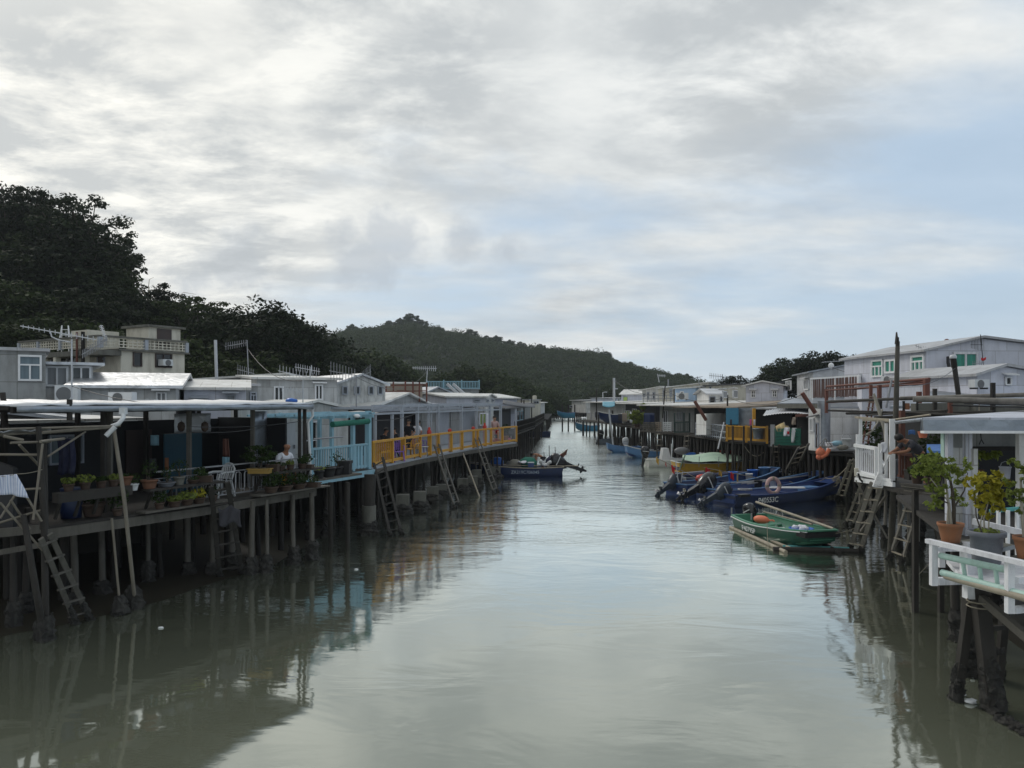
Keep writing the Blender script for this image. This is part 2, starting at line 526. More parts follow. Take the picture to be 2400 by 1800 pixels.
paint('teal', (0.10, 0.36, 0.36), (0.06, 0.16, 0.16), 0.3, 0.5)
paint('terracotta', (0.30, 0.130, 0.065), (0.20, 0.13, 0.09), 0.55, 0.85, scale=4)
paint('clay', (0.16, 0.075, 0.045), (0.10, 0.06, 0.04), 0.55, 0.85, scale=4)  # terracotta darkened; the porch shade is put into the colour
paint('shaded_bamboo', (0.20, 0.18, 0.145), (0.08, 0.065, 0.05), 0.6, 0.7, scale=3)  # bamboo darkened, with the left bank's shade put into the colour
paint('grey_pot', (0.13, 0.14, 0.165), (0.24, 0.24, 0.26), 0.3, 0.55, scale=3)
paint('brown_pot', (0.075, 0.048, 0.036), (0.05, 0.04, 0.03), 0.5, 0.7, scale=4)
paint('glazed_yellow', (0.33, 0.21, 0.05), (0.2, 0.14, 0.05), 0.4, 0.35, scale=4)
paint('boat_blue', (0.020, 0.050, 0.175), (0.03, 0.04, 0.08), 0.45, 0.35, scale=2, streak=False, spec=0.5)
paint('boat_navy', (0.012, 0.026, 0.085), (0.02, 0.025, 0.04), 0.45, 0.35, scale=2, streak=False, spec=0.5)
paint('boat_light_blue', (0.10, 0.22, 0.42), (0.08, 0.10, 0.14), 0.5, 0.4, scale=2, streak=False)
paint('boat_green', (0.012, 0.092, 0.060), (0.02, 0.04, 0.03), 0.45, 0.35, scale=2, streak=False, spec=0.5)
paint('boat_green_in', (0.09, 0.27, 0.18), (0.06, 0.14, 0.10), 0.5, 0.5, scale=3, streak=False)
paint('boat_white', (0.62, 0.63, 0.60), (0.25, 0.24, 0.2), 0.45, 0.4, scale=2, streak=False)
paint('boat_yellow', (0.50, 0.29, 0.03), (0.2, 0.13, 0.04), 0.5, 0.45, scale=2, streak=False)
paint('boat_teal', (0.05, 0.20, 0.32), (0.05, 0.10, 0.14), 0.4, 0.4, scale=2, streak=False)
paint('boat_grey', (0.16, 0.19, 0.23), (0.07, 0.08, 0.09), 0.5, 0.5, scale=2, streak=False)
paint('red_cloth', (0.52, 0.025, 0.03), (0.25, 0.02, 0.02), 0.4, 0.8)
paint('yellow_cloth', (0.60, 0.36, 0.06), (0.3, 0.18, 0.05), 0.4, 0.8)
paint('red_plastic', (0.50, 0.045, 0.03), (0.25, 0.04, 0.03), 0.35, 0.45)
paint('orange_plastic', (0.72, 0.20, 0.10), (0.35, 0.14, 0.09), 0.4, 0.5)
paint('pink_plastic', (0.70, 0.12, 0.28), (0.4, 0.08, 0.16), 0.3, 0.45)
paint('purple_plastic', (0.24, 0.13, 0.48), (0.10, 0.06, 0.2), 0.3, 0.4)
paint('blue_plastic', (0.02, 0.13, 0.50), (0.02, 0.06, 0.2), 0.3, 0.4)
paint('white_plastic', (0.62, 0.64, 0.65), (0.3, 0.3, 0.3), 0.3, 0.45)
paint('pink_ring', (0.50, 0.33, 0.31), (0.25, 0.18, 0.17), 0.5, 0.6)
paint('straw', (0.50, 0.39, 0.20), (0.24, 0.18, 0.09), 0.5, 0.85, scale=6)
paint('rope', (0.30, 0.27, 0.21), (0.12, 0.11, 0.09), 0.5, 0.9, scale=8)
paint('net', (0.22, 0.21, 0.18), (0.09, 0.09, 0.08), 0.6, 0.9, scale=8)
paint('green_net', (0.03, 0.17, 0.12), (0.02, 0.07, 0.06), 0.5, 0.9, scale=8)
paint('white_cloth', (0.74, 0.75, 0.80), (0.50, 0.52, 0.60), 0.35, 0.85, scale=4)
paint('navy_cloth', (0.022, 0.026, 0.06), (0.12, 0.12, 0.16), 0.35, 0.9, scale=9)
paint('blue_cloth', (0.08, 0.18, 0.42), (0.05, 0.08, 0.2), 0.4, 0.9)
paint('black_cloth', (0.014, 0.014, 0.017), (0.03, 0.03, 0.035), 0.4, 0.9)
paint('grey_cloth', (0.055, 0.055, 0.065), (0.03, 0.03, 0.035), 0.4, 0.9)
paint('skin', (0.42, 0.235, 0.155), (0.30, 0.16, 0.10), 0.3, 0.55, bump=0.03)
paint('tan_skin', (0.30, 0.145, 0.085), (0.20, 0.09, 0.05), 0.3, 0.55, bump=0.03)
paint('hair', (0.012, 0.011, 0.010), (0.03, 0.03, 0.03), 0.3, 0.6)
paint('grey_hair', (0.06, 0.06, 0.06), (0.02, 0.02, 0.02), 0.4, 0.7)
paint('lime_door', (0.46, 0.62, 0.16), (0.3, 0.4, 0.15), 0.3, 0.5)
paint('brown_door', (0.07, 0.05, 0.045), (0.03, 0.03, 0.03), 0.3, 0.5)
paint('lattice_green', (0.030, 0.055, 0.050), (0.02, 0.03, 0.03), 0.4, 0.7)
paint('bark', (0.07, 0.058, 0.045), (0.03, 0.025, 0.02), 0.5, 0.9, scale=3)
paint('pale_bark', (0.34, 0.32, 0.27), (0.14, 0.12, 0.10), 0.5, 0.8, scale=8)
paint('lettering', (0.72, 0.74, 0.74), (0.4, 0.42, 0.45), 0.4, 0.6, scale=6)
paint('faded_lettering', (0.36, 0.42, 0.50), (0.10, 0.14, 0.25), 0.6, 0.6, scale=6)
paint('grille', (0.16, 0.165, 0.17), (0.08, 0.08, 0.08), 0.4, 0.5)
crinkle('silver', (0.66, 0.67, 0.69))
crinkle('silver_wall', (0.60, 0.62, 0.64), 0.4, 0.42, 0.45)
crinkle('zinc', (0.34, 0.37, 0.41), 0.5, 0.4, 0.7)
glassy('glass', (0.05, 0.06, 0.065))
glassy('dark_glass', (0.018, 0.02, 0.022))
glassy('blue_glass', (0.12, 0.17, 0.20))
glassy('green_curtain', (0.035, 0.26, 0.19), 0.35)
glassy('lime_curtain', (0.26, 0.34, 0.10), 0.4)
glassy('white_curtain', (0.26, 0.27, 0.28), 0.4)
leafy('leaf_dark', (0.007, 0.012, 0.006), (0.024, 0.036, 0.013), 0.2)
leafy('leaf_mid', (0.014, 0.024, 0.008), (0.046, 0.066, 0.020), 0.25)
leafy('leaf_far', (0.009, 0.017, 0.007), (0.046, 0.066, 0.022), 0.2)
leafy('leaf_bright', (0.09, 0.13, 0.02), (0.26, 0.30, 0.06), 0.35)
leafy('leaf_yellow', (0.16, 0.17, 0.02), (0.42, 0.36, 0.04), 0.35)
leafy('leaf_pot', (0.016, 0.032, 0.010), (0.045, 0.075, 0.02), 0.3)
leafy('leaf_lime', (0.10, 0.14, 0.03), (0.22, 0.26, 0.06), 0.3)
# ---------------------------------------------------------------- water, river bed, banks, hills
def water_mat():
 m = bpy.data.materials.new('water')
 m.use_nodes = True
 g = NT(m.node_tree)
 tc = g.n('ShaderNodeTexCoord')
 sep = g.n('ShaderNodeSeparateXYZ', i_0=tc.outputs['Object'])
 mp = g.n('ShaderNodeMapping', i_Vector=tc.outputs['Object'])
 mp.inputs['Scale'].default_value = (0.55, 1.0, 1)
 mp.inputs['Rotation'].default_value = (0, 0, math.radians(14))
 a = g.n('ShaderNodeTexNoise', i_Vector=mp.outputs[0], i_Scale=3.4, i_Detail=5.0, i_Roughness=0.6, i_Distortion=0.4)
 b = g.n('ShaderNodeTexNoise', i_Vector=mp.outputs[0], i_Scale=0.75, i_Detail=3.0, i_Roughness=0.5, i_Distortion=0.8)
 c = g.n('ShaderNodeTexNoise', i_Vector=mp.outputs[0], i_Scale=0.16, i_Detail=3.0, i_Roughness=0.5)
 # a breeze ruffles the middle of the channel; the near pool lies almost still
 far = g.ramp(g.math('MULTIPLY', sep.outputs[1], 0.01), [(0.13, 0.07), (0.19, 0.16), (0.29, 0.9), (0.8, 1.0)])
 patch = g.ramp(c.outputs[0], [(0.40, 0.25), (0.62, 1.0)])
 h = g.math('ADD', g.math('MULTIPLY', g.math('MULTIPLY', a.outputs[0], g.math('MULTIPLY', far, patch)), 0.034),
   g.math('MULTIPLY', b.outputs[0], g.math('ADD', g.math('MULTIPLY', far, 0.03), 0.009)))
 bp = g.n('ShaderNodeBump', i_Strength=1.0, i_Distance=1.0, i_Height=h)
 silt = g.n('ShaderNodeTexNoise', i_Vector=tc.outputs['Object'], i_Scale=0.25, i_Detail=4.0)
 col = g.mix(silt.outputs[0], (0.115, 0.127, 0.092, 1), (0.145, 0.153, 0.112, 1))
 p = g.n('ShaderNodeBsdfDiffuse')
 g.link(col, p.inputs['Color'])
 rg = g.ramp(g.math('MULTIPLY', sep.outputs[1], 0.01), [(0.25, 0.045), (0.50, 0.12), (1.0, 0.30)])
 gl = g.n('ShaderNodeBsdfGlossy', i_Color=(0.92, 0.96, 0.92, 1))
 g.link(rg, gl.inputs['Roughness'])
 g.link(bp.outputs[0], gl.inputs['Normal'])
 fr = g.n('ShaderNodeFresnel', i_IOR=1.33)
 g.link(bp.outputs[0], fr.inputs['Normal'])
 k = g.math('ADD', g.math('MULTIPLY', fr.outputs[0], 2.5), 0.12, True)
 mx = g.n('ShaderNodeMixShader')
 g.link(k, mx.inputs[0])
 g.link(p.outputs[0], mx.inputs[1])
 g.link(gl.outputs[0], mx.inputs[2])
 o = g.n('ShaderNodeOutputMaterial')
 g.link(mx.outputs[0], o.inputs[0])
 M['water'] = m
water_mat()
paint('hill_ground', (0.020, 0.030, 0.014), (0.03, 0.03, 0.02), 0.5, 0.95, scale=0.3, streak=False)
paint('land', (0.045, 0.042, 0.034), (0.03, 0.03, 0.025), 0.6, 0.95, streak=False)
paint('river_bed', (0.05, 0.05, 0.04), (0.03, 0.03, 0.02), 0.5, 0.95, streak=False)
mb = MB()
mb.poly([(-900, -60, -1.2), (900, -60, -1.2), (900, 900, -1.2), (-900, 900, -1.2)])
single('ground', None, None, mb, M['river_bed'], kind='structure')
mb = MB()
mb.poly([(-890, -30, 0), (890, -30, 0), (890, 890, 0), (-890, 890, 0)])
single('water', None, None, mb, M['water'], kind='structure')
LEFT_EDGE = [(-18, 2), (-9.6, 15.5), (-6.0, 22.5), (-5.3, 29), (-2.3, 40), (0.2, 47.4), (1.0, 60), (3.6, 100), (9, 185), (30, 240)]
RIGHT_EDGE = [(8.2, 2), (8.2, 14), (12.2, 22), (16.5, 36), (15.0, 45), (13.5, 57), (13.5, 75), (13.5, 100), (14, 135), (16, 185), (40, 225)]
def land(name, edge, side, inset, top):
 pts = [V((x + side * inset, y, 0)) for x, y in edge]
 mb = MB()
 far = [V((side * 190, p.y, top)) for p in pts]
 n = len(pts)
 low = [V((p.x - side * 1.2, p.y, -0.6)) for p in pts]
 hi = [V((p.x, p.y, top)) for p in pts]
 vs = low + hi + far
 fs = []
 for i in range(n - 1):
  fs.append((i, i + 1, n + i + 1, n + i))
  fs.append((n + i, n + i + 1, 2 * n + i + 1, 2 * n + i))
 mb.add(vs, fs)
 single(name, None, None, mb, M['land'], kind='structure')
land('left_bank', LEFT_EDGE, -1, 6.0, 1.7)
land('right_bank', RIGHT_EDGE, 1, 7.0, 1.7)
# gently sloping mud showing at low tide under the left decks and at the near right
def mudflat(name, pts, inner):
 mb = MB()
 n = len(pts)
 vs = []
 for (x, y), (ix, iy) in zip(pts, inner):
  for t, z in ((0, -0.05), (0.12, 0.025), (0.4, 0.10), (1, 0.35)):
   vs.append(V((x + (ix - x) * t + R.uniform(-.12, .12), y + (iy - y) * t, z + R.uniform(-.012, .012))))
 fs = [(i * 4 + j, (i + 1) * 4 + j, (i + 1) * 4 + j + 1, i * 4 + j + 1) for i in range(n - 1) for j in range(3)]
 mb.add(vs, fs, True)
 single(name, None, None, mb, M['mud'], kind='structure')
mudflat('mud_bank', [(-13.5, 9), (-10.0, 13.6), (-8.6, 15.2), (-7.3, 16.9), (-6.9, 18.6), (-5.9, 20.6), (-5.9, 23.0), (-6.2, 27)],
  [(-20, 9), (-16, 15), (-15, 19), (-13, 22), (-12.5, 24), (-12, 26), (-11.5, 28), (-11, 30)])
mudflat('mud_flat', [(7.3, 8.0), (7.0, 9.4), (7.3, 10.6), (8.6, 12.5), (9.4, 16), (10.6, 19.5), (11.6, 22), (13.5, 25), (15.5, 29)],
  [(12, 8), (12, 9.5), (12.5, 11), (13.5, 12.5), (15, 16), (16, 19), (17, 22), (19, 25), (21, 29)])
def terrain(name, fn, us, ts):
 mb = MB()
 n = len(ts)
 vs = [fn(u, t) for u in us for t in ts]
 fs = [(i * n + j, (i + 1) * n + j, (i + 1) * n + j + 1, i * n + j + 1) for i in range(len(us) - 1) for j in range(n - 1)]
 mb.add(vs, fs, True)
 single(name, None, None, mb, M['hill_ground'], kind='structure')
def interp(tab, x):
 if x <= tab[0][0]:
  return tab[0][1]
 for (a, va), (b, vb) in zip(tab, tab[1:]):
  if x <= b:
   return va + (vb - va) * (x - a) / (b - a)
 return tab[-1][1]
# far hill: skyline height over bearing, ridge between 330 and 440 m away
RIDGE_Y = [(560, 852), (700, 820), (760, 804), (800, 787), (860, 777), (900, 772), (965, 764), (1000, 774), (1060, 789), (1100, 793), (1160, 807), (1215, 820),
  (1255, 821), (1300, 827), (1400, 835), (1440, 853), (1500, 869), (1560, 884), (1620, 902), (1690, 925), (1760, 943)]
RIDGE_D = [(560, 380), (900, 430), (1200, 420), (1500, 380), (1760, 330)]
FOOT_D = [(560, 170), (900, 190), (1150, 205), (1400, 225), (1760, 225)]
def far_hill(u, t):
 rd, fd = interp(RIDGE_D, u), interp(FOOT_D, u)
 rz = max(1.0, ZY(interp(RIDGE_Y, u), rd))
 if t <= 1:
  d = fd + (rd - fd) * t
  k = t ** 0.9
  z = 1.2 + (rz - 1.2) * (k * 0.55 + 0.45 * (3 * k * k - 2 * k ** 3))
  z += math.sin(u * 0.021 + t * 5) * 1.6 * t * (1 - t) * 2 + math.sin(u * 0.05 - t * 9) * 0.9 * t * (1 - t) * 2
 else:
  d = rd + (t - 1) * 120
  z = rz * (1 - (t - 1) * 1.0)
 return V(((u - CX) / F * d, d, z))
terrain('hill', far_hill, list(range(520, 1790, 12)), [i / 22 for i in range(23)] + [1.15, 1.5, 2.0])
LH_Z = [(-75, 24), (-62, 19), (-52, 15.0), (-43, 9.5), (-38, 6.0), (-30, 3.2), (-20, 1.8), (0, 1.6)]
def left_hill(u, t):      # u: x in metres, t: distance
 k = min(1.0, max(0.0, (t - 48) / 30))
 z = interp(LH_Z, u)
 return V((u, t, 1.3 + (z - 1.3) * (k * k * (3 - 2 * k)) * max(0.0, 1 - max(0, t - 84) * 0.02)))
terrain('hillside', left_hill, [-110 + 4 * i for i in range(27)], [48, 52, 56, 60, 64, 68, 72, 76, 80, 90, 100, 115, 130, 160, 200])
# ---------------------------------------------------------------- trees
def quads_mesh(name, cen, nrm, size, mat, asp=0.62, rnd=None):
 """many leaf-sized faces: centres (n,3), normals (n,3), sizes (n)"""
 rs = np.random.RandomState(rnd or 1)
 n = len(cen)
 nrm = nrm / np.linalg.norm(nrm, axis=1, keepdims=True)
 t = rs.normal(size=(n, 3))
 a = np.cross(nrm, t)
 a /= np.linalg.norm(a, axis=1, keepdims=True) + 1e-9
 b = np.cross(nrm, a)
 s = size[:, None]
 bend = nrm * s * 0.18
 v = np.stack([cen - a * s, cen - b * s * asp - bend * 0, cen + a * s + bend, cen + b * s * asp], axis=1).reshape(-1, 3)
 me = bpy.data.meshes.new(name)
 me.vertices.add(4 * n)
 me.loops.add(4 * n)
 me.polygons.add(n)
 me.vertices.foreach_set('co', v.astype(np.float32).ravel())
 me.loops.foreach_set('vertex_index', np.arange(4 * n, dtype=np.int32))
 me.polygons.foreach_set('loop_start', np.arange(0, 4 * n, 4, dtype=np.int32))
 me.polygons.foreach_set('loop_total', np.full(n, 4, dtype=np.int32))
 me.update(calc_edges=True)
 me.materials.append(mat)
 return me
def crown_points(rs, h0, h1, rad, clumps, per, csize, flat=0.55, shape=1.0):
 """clump centres through the crown's volume, leaves through each clump"""
 C = []
 while len(C) < clumps:
  p = rs.uniform(-1, 1, 3)
  r = np.linalg.norm(p)
  if r > 1 or r < 0.28:
   continue
  if p[2] < -0.35 and r > 0.8 and shape < 1:
   continue
  q = p * (1 + rs.normal() * 0.10)
  zc = (q[2] + 1) / 2
  wid = 1.0 if shape >= 1 else (0.62 + 0.38 * math.sin(min(1, max(0, zc)) * math.pi * 0.8 + 0.25))
  C.append((q[0] * rad * wid, q[1] * rad * wid, h0 + (h1 - h0) * zc))
 C = np.array(C)
 cs = csize * rs.uniform(0.65, 1.35, clumps)
 g = rs.normal(size=(clumps, per, 3))
 g /= np.linalg.norm(g, axis=2, keepdims=True)
 g *= rs.uniform(0.25, 1, (clumps, per, 1)) ** 0.6
 off = g * cs[:, None, None]
 off[:, :, 2] *= flat
 cen = (C[:, None, :] + off).reshape(-1, 3)
 nrm = (g + rs.normal(size=g.shape) * 0.55 + np.array([0, 0, 0.55])).reshape(-1, 3)
 return C, cen, nrm
def make_tree(name, label, cat, seed, H, rad, clumps, per, csize, leaf, mat, group=None, trunk=0.28, h0=0.28, flat=0.55, shape=0.9, lean=0.0, limbs=9):
 rs = np.random.RandomState(seed)
 t = T(name, label, cat, group=group)
 C, cen, nrm = crown_points(rs, H * h0, H, rad, clumps, per, csize, flat, shape)
 C[:, 0] += lean * C[:, 2]
 cen[:, 0] += lean * cen[:, 2]
 me = quads_mesh('crown', cen, nrm, leaf * rs.uniform(0.6, 1.3, len(cen)), mat, rnd=seed)
 o = bpy.data.objects.new('crown', me)
 COL.objects.link(o)
 o.parent = t.o
 mb = MB()
 top = H * 0.72
 pts = [V((lean * top * k / 5 + (rs.normal() * 0.03 * H if 0 < k < 5 else 0), rs.normal() * 0.02 * H if 0 < k < 5 else 0, top * k / 5 - (0.4 if k == 0 else 0))) for k in range(6)]
 mb.tube(pts, trunk, 7, trunk * 0.3)
 for i in range(limbs):
  c = V(C[int(rs.randint(len(C)))])
  k = 1 + int(rs.randint(4))
  s = pts[k]
  mid = (s + c) / 2 + V((0, 0, 0.05 * H))
  mb.tube([s, mid, c], trunk * 0.42, 5, trunk * 0.1)
 t.part('trunk', mb, M['bark'])
 return t.o
G_LH = 'trees covering the left hillside'
protos = [
 make_tree('broadleaf_tree', 'dense dark green tree in the wood on the left hillside', 'tree', 1, 10, 4.2, 95, 62, 1.25, 0.24, M['leaf_dark'], G_LH),
 make_tree('broadleaf_tree', 'dense dark green tree in the wood on the left hillside', 'tree', 2, 10, 5.0, 110, 60, 1.30, 0.24, M['leaf_dark'], G_LH, h0=0.2),
 make_tree('broadleaf_tree', 'dense dark green tree in the wood on the left hillside', 'tree', 3, 10, 3.6, 80, 62, 1.2, 0.23, M['leaf_mid'], G_LH),
 make_tree('broadleaf_tree', 'dense dark green tree in the wood on the left hillside', 'tree', 4, 10, 4.6, 100, 60, 1.4, 0.25, M['leaf_mid'], G_LH, flat=0.4),
]
used = [False] * 4
def plant(k, px, ytop, d, h, label=None, wide=1.0, rz=None, base=None):
 """a tree whose top stands at photo pixel (px, ytop), d metres away and h metres tall"""
 top = W(px, ytop, d)
 loc = V((top.x, top.y, top.z - h))
 rz = R.uniform(0, 6.28) if rz is None else rz
 s = h / 10.0
 sc = (s * wide, s * wide, s)
 p = protos[k]
 if not used[k]:
  used[k] = True
  p.location, p.rotation_euler, p.scale = loc, (0, 0, rz), sc
  if label:
   p['label'] = label
  return p
 c = copy_tree(p, loc, rz, label, sc)
 return c
# back rows first (higher), then the lower rows in front of them
LH_TOP = [(-60, 440), (60, 455), (140, 470), (215, 520), (240, 620), (285, 672), (340, 694), (400, 705), (450, 720), (500, 742), (530, 748), (560, 732), (620, 728), (670, 738), (710, 770), (760, 798), (820, 812), (880, 838), (940, 868)]
for row, (d, dy, step, h0, h1) in enumerate([(92, 18, 62, 10, 13), (84, 75, 58, 9, 12), (76, 140, 56, 8, 11), (69, 205, 60, 7, 9.5), (63, 262, 66, 6, 8)]):
 x = -70 + row * 17
 while x < 905 + (0 if row < 2 else -40 * row):
  yt = interp(LH_TOP, x)
  y = yt + dy * min(1.0, (905 - yt) / 420) + R.uniform(-16, 16)
  dd = d + R.uniform(-4, 4) + max(0, (x - 600) * 0.10)
  plant(R.choice((0, 1, 0, 1, 2, 3) if row < 3 else (2, 3, 3, 1)), x, y, dd, R.uniform(h0, h1), wide=R.uniform(0.9, 1.2))
  x += step * R.uniform(0.8, 1.2)
x = -60
while x < 215:         # fill the steep slope under the tall trees
 for y in (560, 640, 715):
  plant(R.choice((0, 1, 3)), x + R.uniform(-20, 20), y + R.uniform(-18, 18) + max(0, (x - 150) * 1.1), R.uniform(76, 86), R.uniform(9, 12), wide=1.15)
 x += 62
# the tall tree with an airy crown against the sky
big = make_tree('tall_tree', 'tall dark tree with sky showing through its airy crown, on the left hillside', 'tree', 21, 16, 5.6, 150, 60, 1.0, 0.17, M['leaf_dark'], trunk=0.38, h0=0.30, flat=0.42, limbs=34)
p = W(188, 452, 80)
big.location = (p.x, p.y, p.z - 16)
big2 = copy_tree(big, (W(95, 452, 83).x, 83, ZY(452, 83) - 15.5), 2.1, 'tall dark tree just left of the airy tree at the top of the left hillside')
big3 = copy_tree(big, (W(20, 440, 84).x, 84, ZY(440, 84) - 15), 4.0, 'tall dark tree at the left picture edge on top of the hillside')
plant(2, 255, 625, 80, 7, 'short dark tree below the airy tall tree, leaning over the slope')
# flat-topped layered tree and the rounded one to its right
fl = make_tree('layered_tree', 'flat-topped tree with layered branches standing out against the sky on the slope', 'tree', 31, 9, 4.4, 46, 90, 1.0, 0.16, M['leaf_mid'], h0=0.55, flat=0.22, trunk=0.2, limbs=20)
p = W(462, 697, 76)
fl.location = (p.x, p.y, p.z - 9)
s1 = make_tree('sapling_tree', 'thin small tree rising above the slope left of the flat-topped tree', 'tree', 33, 8, 1.7, 24, 70, 0.7, 0.14, M['leaf_dark'], h0=0.45, trunk=0.12)
p = W(375, 664, 80)
s1.location = (p.x, p.y, p.z - 8)
copy_tree(s1, (W(415, 680, 80).x, 80, ZY(680, 80) - 8), 1.0, 'small sparse tree between the thin tree and the flat-topped tree', 0.95)
rt = make_tree('round_tree', 'broad rounded dark tree, tallest of the wood behind the antennas', 'tree', 35, 11, 5.4, 130, 70, 1.15, 0.19, M['leaf_dark'], h0=0.2, trunk=0.3, limbs=20)
p = W(625, 715, 72)
rt.location = (p.x, p.y, p.z - 11)
copy_tree(rt, (W(545, 728, 74).x, 74, ZY(728, 74) - 10.5), 2.3, 'broad dark tree left of the tallest rounded tree', 0.95)
copy_tree(rt, (W(672, 742, 73).x, 73, ZY(742, 73) - 9), 4.1, 'dark tree with loose twigs right of the tallest rounded tree', 0.82)
# tall grass plumes on the slope
for i, (x0, y0, x1, y1, x2, y2) in enumerate([(350, 690, 350, 655, 360, 650), (405, 712, 430, 685, 460, 690), (340, 690, 330, 668, 326, 664)]):
 mb = MB()
 mb.tube([W(x0, y0, 79), W((x0 + x1) / 2 - 2, (y0 + y1) / 2, 79), W(x1, y1, 79), W(x2, y2, 79)], 0.05, 5, 0.015)
 single('reed', ['upright dry reed plume on the left slope', 'longest dry reed arching to the right on the slope', 'short dry reed bending left on the slope'][i], 'reed', mb, M['bamboo'])
# forest mass of the far hill: one uncountable wood
def forest():
 rs = np.random.RandomState(5)
 cens, nrms, sizes = [], [], []
 for i in range(5200):
  u = rs.uniform(580, 1730)
  t = rs.uniform(0.02, 1.03) ** 0.8
  b = far_hill(u, t)
  r = rs.uniform(1.0, 2.6) * (1.7 if rs.rand() < .12 else 1.0)
  k = 70
  g = rs.normal(size=(k, 3))
  g /= np.linalg.norm(g, axis=1, keepdims=True)
  g[:, 2] = np.abs(g[:, 2]) * 0.95 - 0.18
  cen = np.array([b.x, b.y, b.z + r * 0.4]) + g * r * rs.uniform(0.55, 1.05, (k, 1)) * np.array([1, 1, rs.uniform(0.7, 1.1)])
  cens.append(cen)
  nrms.append(g + rs.normal(size=(k, 3)) * 0.5)
  sizes.append(rs.uniform(0.22, 0.48, k))
 me = quads_mesh('forest', np.concatenate(cens), np.concatenate(nrms), np.concatenate(sizes), M['leaf_far'], 0.75, 3)
 o = bpy.data.objects.new('forest', me)
 COL.objects.link(o)
 props(o, 'dense dark green wood covering the whole far hill', 'forest', None, 'stuff')
forest()
ridge = make_tree('ridge_tree', 'small round tree standing on the skyline of the far hill', 'tree', 41, 7, 3.6, 60, 40, 1.0, 0.32, M['leaf_far'], 'trees along the far skyline', h0=0.12, flat=0.5, trunk=0.22)
first = True
for u, dy, s in [(826, 7, 1.0), (915, 6, .9), (940, 6, 1.0), (965, 9, 1.25), (990, 6, 1.0), (1030, 5, .8), (1105, 7, 1.0), (1142, 5, .8), (1165, 7, 1.0), (1195, 6, .9), (1222, 6, .9), (1268, 7, .8), (1310, 3, .7), (1420, 8, .9), (1475, 6, .7), (1592, 4, .8), (1610, 5, .9)]:
 b = far_hill(u, 0.99) - V((0, 0, 1.6))
 s *= 0.88
 if first:
  ridge.location, ridge.scale, first = b, (s * 1.1,) * 3, False
 else:
  copy_tree(ridge, b, R.uniform(0, 6), None, s * 1.1)
# nearer trees at the hill's foot
foot = make_tree('foot_tree', 'bushy dark tree at the foot of the far hill behind the left houses', 'tree', 43, 10, 4.6, 100, 50, 1.4, 0.30, M['leaf_mid'], 'trees at the foot of the far hill', h0=0.15, trunk=0.25)
first = True
for u, y, d, h in [(905, 838, 130, 12), (850, 832, 120, 12), (950, 862, 140, 10), (1085, 862, 150, 12), (1125, 868, 155, 12), (1165, 880, 150, 11), (1205, 888, 160, 11), (1235, 905, 165, 10), (1262, 912, 175, 9), (1040, 880, 135, 9), (1180, 905, 140, 8), (1290, 915, 180, 8), (1322, 932, 185, 5), (1352, 935, 190, 4.5), (1385, 925, 195, 6), (1420, 905, 200, 8), (1300, 938, 175, 4.5), (1270, 935, 160, 5)]:
 top = W(u, y, d)
 if first:
  foot.location, foot.scale, first = (top.x, d, top.z - h), (h / 10,) * 3, False
 else:
  copy_tree(foot, (top.x, d, top.z - h), R.uniform(0, 6), None, h / 10)
# tree clump behind the right-hand houses
rc = make_tree('hilltop_tree', 'largest dark tree of the clump behind the right roofs', 'tree', 47, 10, 4.9, 120, 60, 1.2, 0.22, M['leaf_dark'], h0=0.2, trunk=0.3, limbs=14)
rc.location = (W(1935, 822, 110).x, 110, ZY(822, 110) - 10)
for i, (u, y, h, lab) in enumerate([(1985, 830, 9, 'dark tree right of the largest tree behind the right roofs'), (1900, 838, 9, 'dark tree just left of the largest tree behind the right roofs'), (1845, 838, 8, 'loose-crowned tree at the left of the clump behind the right roofs'),
        (1822, 862, 6.5, 'lowest tree at the left end of the clump behind the right roofs'), (2030, 850, 7, 'tree at the right end of the clump behind the right roofs'), (1800, 885, 4.5, 'small bush between the roofs left of the tree clump'),
        (1720, 880, 4, 'faint small bush above the beige house roof')]):
 copy_tree(rc, (W(u, y, 112 + i).x, 112 + i, ZY(y, 112 + i) - h), 1.3 * i + 0.5, lab, (h / 10 * (1.15 if i < 5 else 1.4),) * 2 + (h / 10,))
